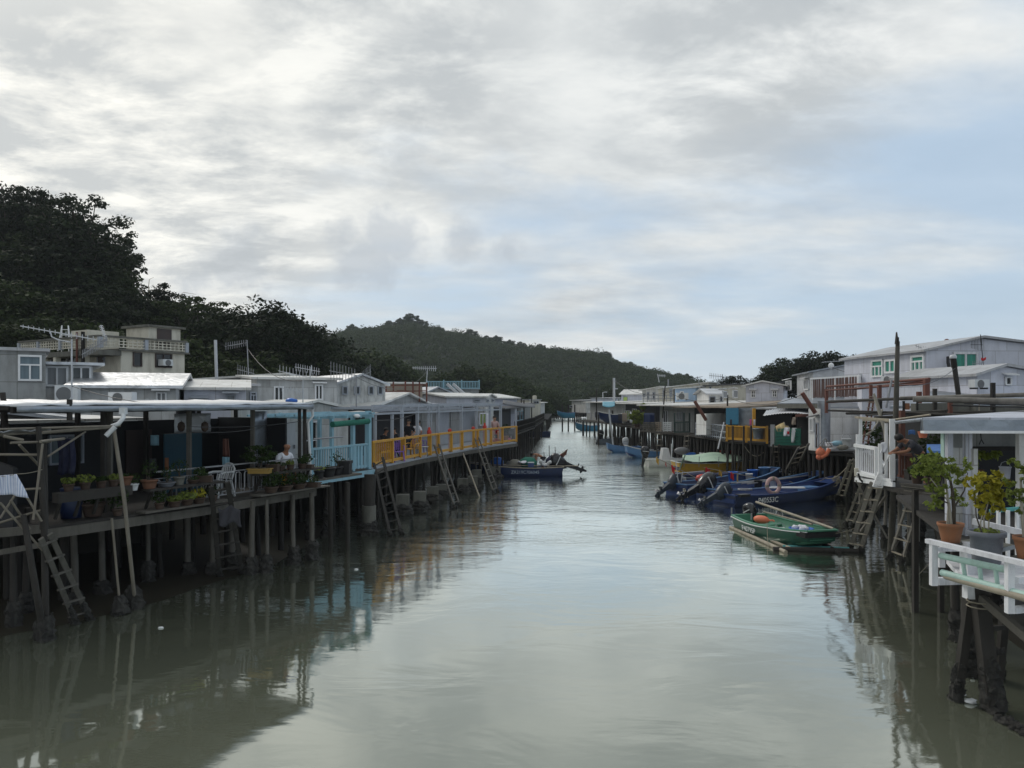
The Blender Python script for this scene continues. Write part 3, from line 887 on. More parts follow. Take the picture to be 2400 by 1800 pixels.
# ---------------------------------------------------------------- building kit
def hit(m_inv, x, y, axis, val):
 """where the sight line through a photo pixel meets the plane <axis> = val of a thing's own frame"""
 o = m_inv @ V((0, 0, CH))
 e = m_inv @ W(x, y, 1.0)
 d = e - o
 k = (val - o[axis]) / d[axis]
 return o + d * k
class House(T):
 """front wall from plan point A to B (left to right as seen), depth D behind it, z0..z1"""
 def __init__(s, name, label, cat, A, B, D, z0, z1, wall, roof=('flat', 0.15, 0.0), roofmat='silver', group=None, rise=0.6, wmat2=None):
  A, B = V((*A, 0)), V((*B, 0))
  super().__init__(name, label, cat, (A.x, A.y, z0), math.atan2(B.y - A.y, B.x - A.x), group)
  s.Wd, s.D, s.H = (B - A).length, D, z1 - z0
  kind, ov, tilt = roof
  mb = MB()
  mb.bx(0, s.Wd, 0, D, 0, s.H)
  th = 0.10
  rb = MB()
  Wd, H = s.Wd, s.H
  if kind == 'flat':
   rb.prism([(-ov, -ov, H + 0.003), (Wd + ov, -ov, H + 0.003), (Wd + ov, D + ov, H + 0.003 + tilt), (-ov, D + ov, H + 0.003 + tilt)], (0, 0, th))
   if tilt > 0.15:
    mb.prism([(0, 0, H), (0, D, H), (0, D, H + tilt - .02)], (Wd, 0, 0))
  elif kind == 'side':      # rises sideways from left to right by tilt
   rb.prism([(-ov, -ov, H), (Wd + ov, -ov, H + tilt), (Wd + ov, D + ov, H + tilt), (-ov, D + ov, H)], (0, 0, th))
   mb.prism([(0, 0, H), (Wd, 0, H), (Wd, 0, H + tilt - .02)] if tilt > 0 else [(0, 0, H), (Wd, 0, H), (0, 0, H)], (0, D, 0))
  elif kind == 'gable_x':   # ridge runs along the front
   k = tilt if tilt else 0.5
   for sgn in (0, 1):
    y0, y1 = (-ov, D * k) if sgn == 0 else (D + ov, D * k)
    zz = H - rise * ov / max(.1, D * (k if sgn == 0 else 1 - k)) * 0.6
    pts = [(-ov, y0, zz), (Wd + ov, y0, zz), (Wd + ov, y1, H + rise), (-ov, y1, H + rise)]
    rb.prism(pts if sgn == 0 else pts[::-1], (0, 0, th))
   mb.prism([(0, 0, H), (0, D, H), (0, D * k, H + rise - .03)], (Wd, 0, 0))
  elif kind == 'gable_y':   # gable faces front
   k = tilt if tilt else 0.5
   for sgn in (0, 1):
    x0, x1 = (-ov, Wd * k) if sgn == 0 else (Wd + ov, Wd * k)
    zz = H - rise * ov / max(.1, Wd * (k if sgn == 0 else 1 - k)) * 0.6
    pts = [(x0, -ov, zz), (x1, -ov, H + rise), (x1, D + ov, H + rise), (x0, D + ov, zz)]
    rb.prism(pts[::-1] if sgn == 0 else pts, (0, 0, th))
   mb.prism([(0, 0, H), (Wd, 0, H), (Wd * k, 0, H + rise - .03)], (0, D, 0))
  s.wall = s.part('wall', mb, M[wall])
  s.roof = s.part('roof', rb, M[roofmat]) if kind != 'none' else None
 def plane(s, face):
  return {'f': (1, 0.0), 'l': (0, 0.0), 'r': (0, s.Wd)}[face]
 def rect(s, face, x0, y0, x1, y1):
  ax, val = s.plane(face)
  a, b = hit(s.inv, x0, y1, ax, val), hit(s.inv, x1, y0, ax, val)
  n = {'f': V((0, -1, 0)), 'l': V((-1, 0, 0)), 'r': V((1, 0, 0))}[face]
  ux = {'f': V((1, 0, 0)), 'l': V((0, -1, 0)), 'r': V((0, 1, 0))}[face]
  w = (b - a).dot(ux)
  a2 = hit(s.inv, (x0 + x1) / 2, y1, ax, val)
  b2 = hit(s.inv, (x0 + x1) / 2, y0, ax, val)
  return V((a.x, a.y, a2.z)), ux, n, abs(w), b2.z - a2.z
 def win(s, face, x0, y0, x1, y1, cols=2, rows=1, frame='clean_white', pane='glass', hood=False, fw=0.05, split=None, label=None, bars=None, name='window'):
  """a window at a photo rectangle, laid on one of the walls: frame (part) with its pane (sub-part)"""
  p, ux, n, w, h = s.rect(face, x0, y0, x1, y1)
  if w < 0:
   return
  return add_window(s, p, ux, n, w, h, cols, rows, frame, pane, hood, fw, split, label, bars, name)
 def door(s, face, x0, y0, x1, y1, mat='brown_door', frame='grey_frame', label=None):
  p, ux, n, w, h = s.rect(face, x0, y0, x1, y1)
  mb = MB()
  c = p + ux * w / 2 + V((0, 0, h / 2)) + n * 0.02
  mb.box(c, (abs(ux.x) * w + abs(n.x) * .05 + 1e-3, abs(ux.y) * w + abs(n.y) * .05 + 1e-3, h))
  d = s.part('door', mb, M[mat], label=label)
  fb = MB()
  for a, b in ((p, p + V((0, 0, h))), (p + ux * w, p + ux * w + V((0, 0, h))), (p + V((0, 0, h)), p + ux * w + V((0, 0, h)))):
   fb.beam(a + n * .03, b + n * .03, 0.07, 0.07)
  s.part('frame', fb, M[frame], d)
  hb = MB()
  hb.box(p + ux * w * 0.88 + V((0, 0, h * 0.48)) + n * 0.075, (.06, .06, .12))
  s.part('handle', hb, M['steel'], d)
  return d
def add_window(s, p, ux, n, w, h, cols=2, rows=1, frame='clean_white', pane='glass', hood=False, fw=0.05, split=None, label=None, bars=None, name='window', parent=None):
 up = V((0, 0, 1))
 fb = MB()
 o = n * 0.03
 def bar(a, b, t=fw, dep=0.09, k=0.0):
  fb.beam(p + ux * a[0] + up * a[1] + o + n * k, p + ux * b[0] + up * b[1] + o + n * k, t, dep, up=tuple(n))
 bar((0, fw / 2), (w, fw / 2))
 bar((0, h - fw / 2), (w, h - fw / 2), k=0.002)
 bar((fw / 2, 0), (fw / 2, h), k=0.004)
 bar((w - fw / 2, 0), (w - fw / 2, h), k=0.004)
 hh = h if split is None else h * split
 for i in range(1, cols):
  bar((w * i / cols, 0), (w * i / cols, hh), fw * 0.8, k=-0.002)
 for j in range(1, rows):
  bar((0, h * j / rows), (w, h * j / rows), fw * 0.7, k=-0.004)
 if split is not None:
  bar((0, hh), (w, hh), fw * 0.8, k=-0.005)
 if bars:
  for i in range(1, bars):
   bar((w * i / bars, 0), (w * i / bars, h), 0.02, 0.02, k=0.03)
 if hood:
  fb.beam(p + ux * -0.12 + up * (h + 0.10) + n * 0.16, p + ux * (w + 0.12) + up * (h + 0.10) + n * 0.16, 0.32, 0.035, up=tuple((up + n * 0.25).normalized()))
 f = s.part(name, fb, M[frame], label=label, parent=parent, world=False)
 pb = MB()
 a = p + n * 0.012
 pb.prism([a, a + ux * w, a + ux * w + up * h, a + up * h], n * -0.01)
 s.part('pane', pb, M[pane], f, world=False)
 return f
def stilts(s, pts, ztop, mat='wood', r=0.09, crust=True, lean=0.12, zb=-0.5, conc=0.0, n=6, crusth=(0.5, 1.1), ct=.05):
 """each pile a part of its house; crust of barnacles a sub-part (world coordinates)"""
 for i, (x, y) in enumerate(pts):
  mb = MB()
  rr = r * R.uniform(0.75, 1.25)
  c = R.random() < conc
  if c:
   rr *= 1.7
  bx, by = x + R.uniform(-lean, lean), y + R.uniform(-lean, lean)
  m = V(((x + bx) / 2 + R.uniform(-.03, .03), (y + by) / 2 + R.uniform(-.03, .03), ztop / 2))
  mb.tube([(bx, by, zb), m, (x, y, ztop)], rr, n if not c else 8, rr * 0.85)
  o = s.part('stilt', mb, M['concrete' if c else mat], world=True)
  if crust:
   cb = MB()
   h = R.uniform(*crusth)
   barnacle(cb, [(bx, by, -0.15), (bx + (x - bx) * h / ztop, by + (y - by) * h / ztop, h)], rr + ct)
   s.part('barnacle_crust', cb, M['barnacle'], o, world=True)
def barnacle(mb, pts, r, amp=0.40, n=11, step=0.07, shells=90):
 """lumpy crust round a pole"""
 p, q = V(pts[0]), V(pts[-1])
 L = (q - p).length
 k = max(3, int(L / step))
 d = (q - p).normalized()
 a = d.cross(V((0.3, 1, 0.1))).normalized()
 b = a.cross(d)
 vs = []
 for i in range(k + 1):
  t = i / k
  for j in range(n):
   an = 2 * math.pi * j / n + (i % 2) * 0.3
   rad = r * (1 + R.uniform(-amp * 0.5, amp)) * (1.15 - 0.35 * t)
   if i == k:
    rad *= 0.75
   vs.append(p + (q - p) * t + (a * math.cos(an) + b * math.sin(an)) * rad + d * R.uniform(-.02, .02))
 fs = [(i * n + j, i * n + (j + 1) % n, (i + 1) * n + (j + 1) % n, (i + 1) * n + j) for i in range(k) for j in range(n)]
 mb.add(vs, fs, False)
 mb.add(vs[-n:], [tuple(range(n))])
 for i in range(int(L * shells)):         # single shells standing off the crust
  c = vs[R.randrange(len(vs))]
  s = R.uniform(0.018, 0.04) if shells < 99 else R.uniform(.014, .03)
  mb.box(c, (s, s * 0.7, s), rot=Euler((R.random() * 6, R.random() * 6, R.random() * 6)).to_matrix())
def deck(s, poly, z, th=0.12, mat='wood', boards=None, name='deck'):
 mb = MB()
 pts = [V((x, y, z - th)) for x, y in poly]
 mb.prism(pts, (0, 0, th))
 return s.part(name, mb, M[mat], world=True)
def line_pts(A, B, n, jit=0.0, off=0.0):
 A, B = V((*A, 0)), V((*B, 0))
 nn = V((-(B - A).y, (B - A).x, 0)).normalized() * off
 return [((A + (B - A) * (i / max(1, n - 1)) + nn).x + R.uniform(-jit, jit), (A + (B - A) * (i / max(1, n - 1)) + nn).y + R.uniform(-jit, jit)) for i in range(n)]
def ladder(label, bl, br, tl, tr, n, mat='wood', w=0.07, crust=0.0, over=0.06, group=None, rung='bamboo'):
 """bl, br, tl, tr: feet and tops of the two rails in world coordinates"""
 bl, br, tl, tr = map(V, (bl, br, tl, tr))
 base = (bl + br) / 2
 t = T('ladder', label, 'ladder', (base.x, base.y, base.z), 0, group, True)
 rails = []
 side = (br - bl).normalized()
 for a, b in ((bl, tl), (br, tr)):
  mb = MB()
  mb.beam(a, b, w * 0.6, w * 1.25, up=tuple(side))
  rails.append(t.part('rail', mb, M[mat]))
  if crust:
   cb = MB()
   barnacle(cb, [a, a + (b - a) * crust], w * 0.8, 0.6)
   t.part('barnacle_crust', cb, M['barnacle'], rails[-1])
 for i in range(n):
  k = (i + 0.6) / n
  a, b = bl + (tl - bl) * k, br + (tr - br) * k
  e = (b - a).normalized() * over
  mb = MB()
  mb.beam(a - e, b + e, w * 0.9, w * 0.45, up=(0, 0.4, 1))
  t.part('rung', mb, M[rung if bl.x > 5 else mat])
 return t
def pole(name, label, cat, pts, r, mat, r1=None, crust=0, group=None, n=7):
 mb = MB()
 mb.tube(pts, r, n, r1)
 if not crust:
  return single(name, label, cat, mb, M[mat], group)
 p = V(pts[0])
 t = T(name, label, cat, tuple(p), 0, group, True)
 o = t.part('shaft', mb, M[mat])
 cb = MB()
 q = V(pts[1]) if len(pts) > 1 else V(pts[-1])
 L = (V(pts[-1]) - p)
 barnacle(cb, [p, p + L.normalized() * crust], r + 0.11)
 t.part('barnacle_crust', cb, M['barnacle'])
 return t.o
def antenna(label, base, top, boom_a, boom_b, n=9, el=0.5, el1=None, dirv=None, mat='steel', r=0.022, extra=None):
 """rooftop aerial: mast, boom, cross elements"""
 r *= .75
 t = T('antenna', label, 'antenna', tuple(base), 0, None, True)
 if (V(top) - V(base)).length > 0.05:
  mb = MB()
  mb.tube([base, top], r * 1.2, 6)
  t.part('mast', mb, M[mat])
 mb = MB()
 a, b = V(boom_a), V(boom_b)
 mb.beam(a, b, r * 1.5)
 t.part('boom', mb, M[mat])
 mb = MB()
 d = V(dirv or (0, 0, 1))
 for i in range(n):
  k = (i + 0.5) / n
  L = el + ((el1 if el1 is not None else el) - el) * k
  c = a + (b - a) * k
  mb.tube([c - d * L / 2, c + d * L / 2], r * 0.62, 4)
 t.part('elements', mb, M[mat])
 if extra:
  extra(t)
 return t
def aircon(label, c, w, h, dp, rz, fan_side=0.3, mat='white_plastic', window_unit=False):
 """outdoor air conditioner: case, fan grille with hub, feet. c: centre of its base front"""
 t = T('air_conditioner', label, 'air conditioner', c, rz)
 mb = MB()
 mb.bx(-w / 2, w / 2, 0, dp, 0.06, h)
 t.part('case', mb, M[mat])
 gb = MB()
 r = min(w * 0.32, h * 0.40)
 fx = -w / 2 + w * (0.5 if window_unit else fan_side + 0.10)
 for k in range(5):
  rr = r * (k + 1) / 5
  pts = [(fx + rr * math.cos(a * math.pi / 9), -0.012, h * 0.53 + rr * math.sin(a * math.pi / 9)) for a in range(19)]
  gb.tube(pts, 0.011, 4, caps=False)
 g = t.part('fan_grille', gb, M['grille'])
 fb = MB()
 fb.tube([(fx, -0.004, h * 0.53), (fx, -0.018, h * 0.53)], r * 1.0, 18)
 t.part('fan', fb, M['grille'], g)
 b2 = MB()
 for sx in (-1, 1):
  b2.bx(sx * w * 0.35 - .04, sx * w * 0.35 + .04, 0.0, dp, 0, 0.06)
 t.part('feet', b2, M['black'])
 return t
def rope(label, pts, r=0.012, sag=0.0, mat='rope', name='rope', cat='rope'):
 P = []
 pts = [V(p) for p in pts]
 for a, b in zip(pts, pts[1:]):
  for i in range(8):
   k = i / 8
   P.append(a + (b - a) * k - V((0, 0, sag * 4 * k * (1 - k))))
 P.append(pts[-1])
 mb = MB()
 mb.tube(P, r, 5)
 return single(name, label, cat, mb, M[mat])
# ---------------------------------------------------------------- potted plants
def leaf_tuft(rs_seed, n, rad, h0, h1, size, mat, name='foliage', flat=0.7, arch=False, clumps=0):
 rs = np.random.RandomState(rs_seed)
 if clumps:
  C, cen, nrm = crown_points(rs, h0, h1, rad, clumps, n // clumps, rad * 0.34, flat, 1.0)
 else:
  g = rs.normal(size=(n, 3))
  g /= np.linalg.norm(g, axis=1, keepdims=True)
  g *= rs.uniform(0.2, 1, (n, 1)) ** 0.5
  cen = g * np.array([rad, rad, (h1 - h0) / 2]) + np.array([0, 0, (h0 + h1) / 2])
  nrm = g + rs.normal(size=(n, 3)) * 0.6 + np.array([0, 0, 0.5])
 return quads_mesh(name, cen, nrm, size * rs.uniform(0.6, 1.4, len(cen)), mat, 0.5, rs_seed)
def pot_plant(label, loc, seed, pot='round', pr=0.16, ph=0.2, potmat='brown_pot', fr=0.25, fh=0.35, leaf='leaf_pot', n=160, ls=0.045, stem=0.0, group=None, clumps=0, name='potted_plant', box=None, flat=0.7):
 t = T(name, label, 'plant', loc, R.uniform(0, 6), group)
 mb = MB()
 if box:
  w, d = box
  rr = 0.0
  mb.prism([(-w * .45, -d * .42, 0), (w * .45, -d * .42, 0), (w * .45, d * .42, 0), (-w * .45, d * .42, 0)], (0, 0, ph * 0.8))
  mb.bx(-w / 2, w / 2, -d / 2, d / 2, ph * 0.8, ph)
  t.o.rotation_euler.z = R.uniform(-.2, .2)
 else:
  mb.lathe([(pr * 0.70, 0), (pr * 0.86, ph * 0.5), (pr * 0.97, ph * 0.82), (pr * 1.06, ph * 0.84), (pr * 1.06, ph), (pr * 0.9, ph), (pr * .86, ph * 0.88)], n=14)
 t.part('pot', mb, M[potmat])
 sb = MB()
 sb.tube([(0, 0, ph * 0.84), (0, 0, ph * 0.90)], pr * 0.86 if not box else min(box) * 0.4, 10)
 t.part('soil', sb, M['soil'])
 if stem:
  st = MB()
  for i in range(3):
   st.tube([(R.uniform(-.03, .03), R.uniform(-.03, .03), ph * .8), (R.uniform(-.05, .05), R.uniform(-.05, .05), ph + stem * 0.6), (R.uniform(-fr * .4, fr * .4), R.uniform(-fr * .4, fr * .4), ph + stem + fh * 0.5)], 0.018, 5, 0.008)
  t.part('stem', st, M['bark'])
 me = leaf_tuft(seed, n, fr, ph + stem - 0.02, ph + stem + fh, ls, M[leaf], clumps=clumps, flat=flat)
 o = bpy.data.objects.new('foliage', me)
 COL.objects.link(o)
 o.parent = t.o
 return t
# ---------------------------------------------------------------- people
def person(label, joints, edges, clothes, hair=None, head=None, skin='skin', name='person', face=V((0, -1, 0)), hands=None):
 """joints: name -> (point, radius); edges: pairs; grown into one continuous body with a Skin modifier.
 clothes: (name, joints, edges, material); head: (centre, height)"""
 base = min((V(p).z for p, r in joints.values()))
 root = joints['hip'][0]
 t = T(name, label, 'person', (root[0], root[1], base), 0, None, True)
 J = dict(joints)
 E = list(edges)
 hc, hh = V(head[0]), head[1]
 fz = face.normalized()
 up = V((0, 0, 1))
 # skull: neck, jaw, brow, crown; nose and chin as short spurs
 upv = (hc - V(joints['neck'][0])).normalized()
 J['jaw'] = (hc - upv * hh * 0.22 + fz * hh * 0.10, hh * 0.29)
 J['brow'] = (hc + upv * hh * 0.06, hh * 0.40)
 J['crown'] = (hc + upv * hh * 0.26 - fz * hh * 0.02, hh * 0.31)
 J['nose'] = (hc - upv * hh * 0.06 + fz * hh * 0.44, hh * 0.07)
 E += [('neck', 'jaw'), ('jaw', 'brow'), ('brow', 'crown'), ('brow', 'nose')]
 side = fz.cross(upv).normalized()
 for sgn, k in ((1, 'ear_a'), (-1, 'ear_b')):
  J[k] = (hc + side * sgn * hh * 0.42, hh * 0.075)
  E.append(('brow', k))
 for hn, (w, dirv, spread) in (hands or {}).items():
  w, dirv, spread = V(w), V(dirv).normalized(), V(spread).normalized()
  J[hn + '_palm'] = (w + dirv * 0.065, 0.033)
  E.append((hn, hn + '_palm'))
  curl = dirv.cross(spread)
  for i, L in enumerate((0.072, 0.082, 0.076, 0.060)):
   b = w + dirv * 0.10 + spread * (i - 1.5) * 0.021
   J[f'{hn}_{i}a'] = (b, 0.0095)
   J[f'{hn}_{i}b'] = (b + dirv * L * 0.55 + curl * 0.01, 0.0088)
   J[f'{hn}_{i}c'] = (b + dirv * L * 0.85 + curl * 0.035, 0.0078)
   E += [(hn + '_palm', f'{hn}_{i}a'), (f'{hn}_{i}a', f'{hn}_{i}b'), (f'{hn}_{i}b', f'{hn}_{i}c')]
  J[hn + '_ta'] = (w + dirv * 0.045 - spread * 0.045, 0.011)
  J[hn + '_tb'] = (w + dirv * 0.085 - spread * 0.065 + curl * 0.01, 0.0095)
  E += [(hn + '_palm', hn + '_ta'), (hn + '_ta', hn + '_tb')]
 body = skin_mesh('body', J, E, M[skin], 'hip', t)
 for cn, cj, ce, cm, cr in clothes:
  skin_mesh(cn, cj, ce, M[cm], cr, t)
 if hair:
  mb = MB()
  c = hc + upv * hh * 0.15 - fz * hh * 0.07
  rnd = random.Random(3)
  mb.ball(c, (hh * 0.435, hh * 0.46, hh * 0.40), 12, 8, 0.03, rnd)
  if hair[1] == 'long':
   mb.ball(c - upv * hh * 0.35 - fz * hh * 0.22, (hh * 0.36, hh * 0.22, hh * 0.45), 10, 7, 0.04, rnd)
  t.part('hair', mb, M[hair[0]])
 eb = MB()
 for sgn in (1, -1):
  eb.ball(hc + fz * hh * 0.385 + side * sgn * hh * 0.15 + upv * hh * 0.015, hh * 0.045, 6, 5)
 t.part('eyes', eb, M['hair'])
 lb = MB()
 lb.ball(hc + fz * hh * 0.40 - upv * hh * 0.24, (hh * 0.12, hh * 0.05, hh * 0.03), 8, 5)
 t.part('mouth', lb, M['red_wood'])
 return t
def skin_mesh(name, J, E, mat, root, t):
 names = list(J)
 idx = {n: i for i, n in enumerate(names)}
 me = bpy.data.meshes.new(name)
 me.from_pydata([tuple(t.inv @ V(J[n][0])) for n in names], [(idx[a], idx[b]) for a, b in E], [])
 me.materials.append(mat)
 me.update()
 o = bpy.data.objects.new(name, me)
 COL.objects.link(o)
 o.parent = t.o
 md = o.modifiers.new('skin', 'SKIN')
 md.use_smooth_shade = True
 for n in names:
  v = me.skin_vertices[0].data[idx[n]]
  r = J[n][1]
  v.radius = (r, r) if not isinstance(r, (tuple, list)) else r
  v.use_root = (n == root)
 sb = o.modifiers.new('smooth', 'SUBSURF')
 sb.levels = sb.render_levels = 2
 return o
def text_mesh(body, size, depth=0.004, space=1.0):
 """lettering as a mesh in the x-z plane, left end at the origin, reading along +x"""
 cu = bpy.data.curves.new('lettering', 'FONT')
 cu.body = body
 cu.size = size
 cu.extrude = depth
 cu.space_character = space
 cu.offset = size * 0.006
 ob = bpy.data.objects.new('lettering', cu)
 COL.objects.link(ob)
 bpy.context.view_layer.update()
 me = bpy.data.meshes.new_from_object(ob.evaluated_get(bpy.context.evaluated_depsgraph_get()))
 bpy.data.objects.remove(ob)
 return me
# ================================================================ LEFT BANK, back rows
h = House('house', 'tall grey rendered house at the left picture edge with one white window', 'house', P2(-60, 23.5), P2(107, 24.5), 6, 1.7, ZY(822, 24), 'grey_wall', ('flat', 0.12, 0.05), 'grey_roof')
h.win('f', 42, 832, 98, 893, 2, 1, pane='blue_glass', split=0.62, fw=0.06)
h = House('house', 'low house with white sliding windows and a wide flat canopy beside the grey house', 'house', P2(105, 27), P2(218, 27.8), 5, 1.7, ZY(855, 27), 'white_wall', ('flat', 0.35, 0.0), 'silver')
h.win('f', 106, 858, 160, 906, 2, 1, pane='white_curtain', fw=0.07)
h.win('f', 166, 858, 214, 900, 2, 1, pane='glass', fw=0.07)
# beige concrete house with a breeze-block roof parapet
A, B = P2(96, 46.5), P2(283, 42)
bh = House('concrete_house', 'beige concrete house with a breeze-block parapet and a small stair hut on its roof', 'house', A, B, 3.9, 1.7, ZY(822, 42), 'cream_wall', ('flat', 0.22, 0.0), 'concrete')
bh.win('r', 311, 826, 332, 859, 1, 1, 'brown_door', 'dark_glass', fw=0.05)
bh.win('r', 363, 829, 402, 862, 2, 1, 'brown_door', 'dark_glass', fw=0.05)
bh.win('f', 120, 826, 178, 868, 3, 1, 'white_paint', 'dark_glass', fw=0.08)
bh.door('f', 230, 826, 246, 856, 'brown_door')
mb = MB()      # recessed balcony: green back wall proud pillars and slab
mb.bx(3.9, 7.0, -0.06, 0.0, 1.9, 4.2)
bh.part('balcony_wall', mb, M['green_wall'])
mb = MB()
for x in (0.1, 2.6, 4.0, 6.98):
 mb.bx(x - .13, x + .13, -1.25, -0.97, 0, bh.H)
bh.part('pillars', mb, M['cream_wall'])
mb = MB()
mb.bx(-0.2, bh.Wd + .15, -1.3, -0.05, bh.H - 0.28, bh.H - 0.003)
mb.bx(-0.2, bh.Wd + .15, -1.3, -0.05, 1.45, 1.7)
bh.part('balcony_slab', mb, M['concrete'])
mb = MB()
for i in range(26):
 x = 2.7 + i * 0.17
 mb.beam((x, -1.15, 1.7), (x, -1.15, 2.65), 0.025)
mb.beam((2.6, -1.15, 2.65), (7, -1.15, 2.65), 0.05)
bh.part('balcony_railing', mb, M['steel'])
# parapet: blue-grey posts, coping and the pierced blocks
L = bh.Wd
segs = [((0, -1.2), (2.2, -1.2)), ((2.2, -1.2), (4.6, -1.2)), ((4.6, -1.2), (L + .1, -1.2)), ((L + .1, -1.2), (L + .1, 1.4)), ((L + .1, 1.4), (L + .1, 3.95))]
seen = set()
cb, bb = MB(), MB()
z0, z1 = bh.H + 0.10, bh.H + 0.68
for (ax, ay), (bx_, by_) in segs:
 a, b = V((ax, ay, 0)), V((bx_, by_, 0))
 for q in (a, b):
  pb = MB()
  pb.box(q + V((0, 0, (z0 + z1) / 2)), (0.2, 0.2, z1 - z0))
  if (round(q.x, 2), round(q.y, 2)) not in seen:
   bh.part('parapet_post', pb, M['grey_frame'])
  seen.add((round(q.x, 2), round(q.y, 2)))
 cb.beam(a + V((0, 0, z1 + .05)), b + V((0, 0, z1 + .05)), 0.24, 0.10)
 n = max(4, int((b - a).length / 0.24))
 for i in range(n + 1):
  q = a + (b - a) * i / n
  bb.beam(q + V((0, 0, z0 + .06)), q + V((0, 0, z1)), 0.055)
 for j in range(4):
  z = z0 + 0.08 + (z1 - z0 - .1) * j / 3
  bb.beam(a + V((0, 0, z)), b + V((0, 0, z)), 0.07, 0.05)
bh.part('coping', cb, M['concrete'])
bh.part('pierced_blocks', bb, M['cream_wall'])
mb = MB()
mb.bx(5.3, 6.9, -1.0, 0.8, z0, z0 + 1.05)
bh.part('water_tank', mb, M['cream_wall'])
mb = MB()
mb.bx(3.0, 5.6, 2.4, 4.2, bh.H + .1, bh.H + 2.35)
hut = MB()
hut.bx(L - 2.3, L - .1, 1.7, 3.7, bh.H + .1, bh.H + 1.45)
o = bh.part('stair_hut', hut, M['cream_wall'])
hut = MB()
hut.bx(L - 2.5, L + .12, 1.5, 3.9, bh.H + 1.45, bh.H + 1.58)
bh.part('hut_roof', hut, M['concrete'], o)
hut = MB()
hut.bx(L - .1, L - .05, 2.2, 3.1, bh.H + .3, bh.H + 1.4)
bh.part('hut_door', hut, M['brown_door'], o)
for k, x in enumerate((6.55, 7.15)):
 mb = MB()
 mb.tube([(x, -1.36, -0.2), (x, -1.36, bh.H + 1.0)], 0.10 if k else 0.06, 8)
 bh.part('drain_pipe', mb, M['dark_wood' if k else 'rust'])
q = hit(bh.inv, 382, 860, 0, bh.Wd)
c = bh.m @ V((bh.Wd + .5, q.y, q.z))
t = aircon('beige box air conditioner in the window of the concrete house', c, 0.62, 0.42, 0.5, bh.o.rotation_euler.z + math.pi / 2, window_unit=True)
t = T('step_ladder', 'white folding step ladder standing on the concrete house roof', 'ladder', tuple(bh.m @ V((3.5, -0.4, bh.H + .1))), 0.3)
mb = MB()
for s in (-1, 1):
 for y in (-0.4, 0.4):
  mb.beam((s * .28, y, 0), (s * .16, 0, 1.5), 0.05)
t.part('frame', mb, M['clean_white'])
for k in range(4):
 mb = MB()
 mb.beam((-.26 + k * .02, -.32 + k * .08, .3 + k * .32), (.26 - k * .02, -.32 + k * .08, .3 + k * .32), 0.06, 0.03)
 t.part('step', mb, M['clean_white'])
h = House('house', 'grey house with a bright tin gable roof behind the dark porch', 'house', P2(172, 26.2), P2(412, 27.2), 5.5, 1.7, ZY(908, 26.5), 'white_wall', ('gable_x', 0.25, 0.55), 'silver', rise=0.52)
h.win('f', 366, 919, 391, 944, 2, 1, pane='white_curtain', hood=True)
h.win('f', 308, 918, 319, 944, 1, 1, pane='blue_glass')
h = House('house', 'low white-painted house with a pale flat-pitched roof and barred windows', 'house', P2(431, 28.5), P2(576, 29.2), 5, 1.7, ZY(913, 28.5), 'lilac_wall', ('gable_x', 0.2, 0.6), 'white_roof', rise=0.36)
h.win('f', 453, 937, 482, 953, 2, 1, 'grey_frame', 'white_curtain', True, bars=6)
h.win('f', 529, 925, 553, 950, 2, 1, 'grey_frame', 'white_curtain', True, bars=6)
h = House('lean_to', 'narrow dim lean-to with a dark window between the two pale houses', 'house', P2(575, 31), P2(604, 31.3), 3, 1.7, ZY(905, 31), 'grey_wall', ('flat', 0.1, 0.1), 'grey_roof')
h.win('f', 585, 918, 601, 945, 2, 1, 'grey_frame', 'glass', split=.7)
h = House('long_house', 'long low house with a white pipe-edged roof below the wooded slope', 'house', P2(400, 38), P2(668, 39), 6, 1.7, ZY(896, 38), 'grey_wall', ('side', 0.2, 0.42), 'white_roof')
h = House('house', 'stained white two-storey house with tall white casement windows', 'house', P2(602, 33), P2(790, 34.5), 6, 1.7, ZY(890, 33.5), 'white_wall', ('flat', 0.22, 0.28), 'white_roof')
h.win('f', 641, 905, 665, 942, 2, 1, pane='dark_glass', fw=0.07)
h.win('f', 737, 901, 757, 938, 2, 1, pane='dark_glass', fw=0.07, hood=True)
h = House('house', 'white house with black mildew streaks under a shallow gable roof', 'house', P2(788, 36), P2(903, 37.5), 6, 1.7, ZY(902, 36.5), 'mottled_wall', ('gable_y', 0.18, 0.5), 'silver', rise=0.46)
for i, (a, b) in enumerate([(801, 814), (829, 843), (862, 875), (884, 896)]):
 h.win('f', a, 905, b, 925, 1, 1, 'grey_frame', 'glass', fw=0.05)
h = House('shed', 'flat-roofed brown shed behind a rusty pipe frame', 'shed', P2(905, 46), P2(990, 47), 5, 1.7, ZY(899, 46), 'brown_canvas', ('flat', 0.2, 0.12), 'white_roof')
h.win('f', 930, 915, 958, 930, 2, 1, 'rust', 'dark_glass')
t = T('rusty_scaffold', 'rusty red pipe frame standing in front of the brown shed', 'frame', tuple(W(950, 935, 43)), 0, None, True)
for x in (905, 922, 950, 968, 983, 1000):
 mb = MB()
 mb.tube([W(x, 942, 43), W(x, 893 + abs(x - 950) * .08, 43)], 0.05, 6)
 t.part('upright', mb, M['rust'])
mb = MB()
for y in (904, 918):
 mb.beam(W(903, y, 43.07), W(1000, y - 2, 43.07), 0.06)
t.part('rails', mb, M['rust'])
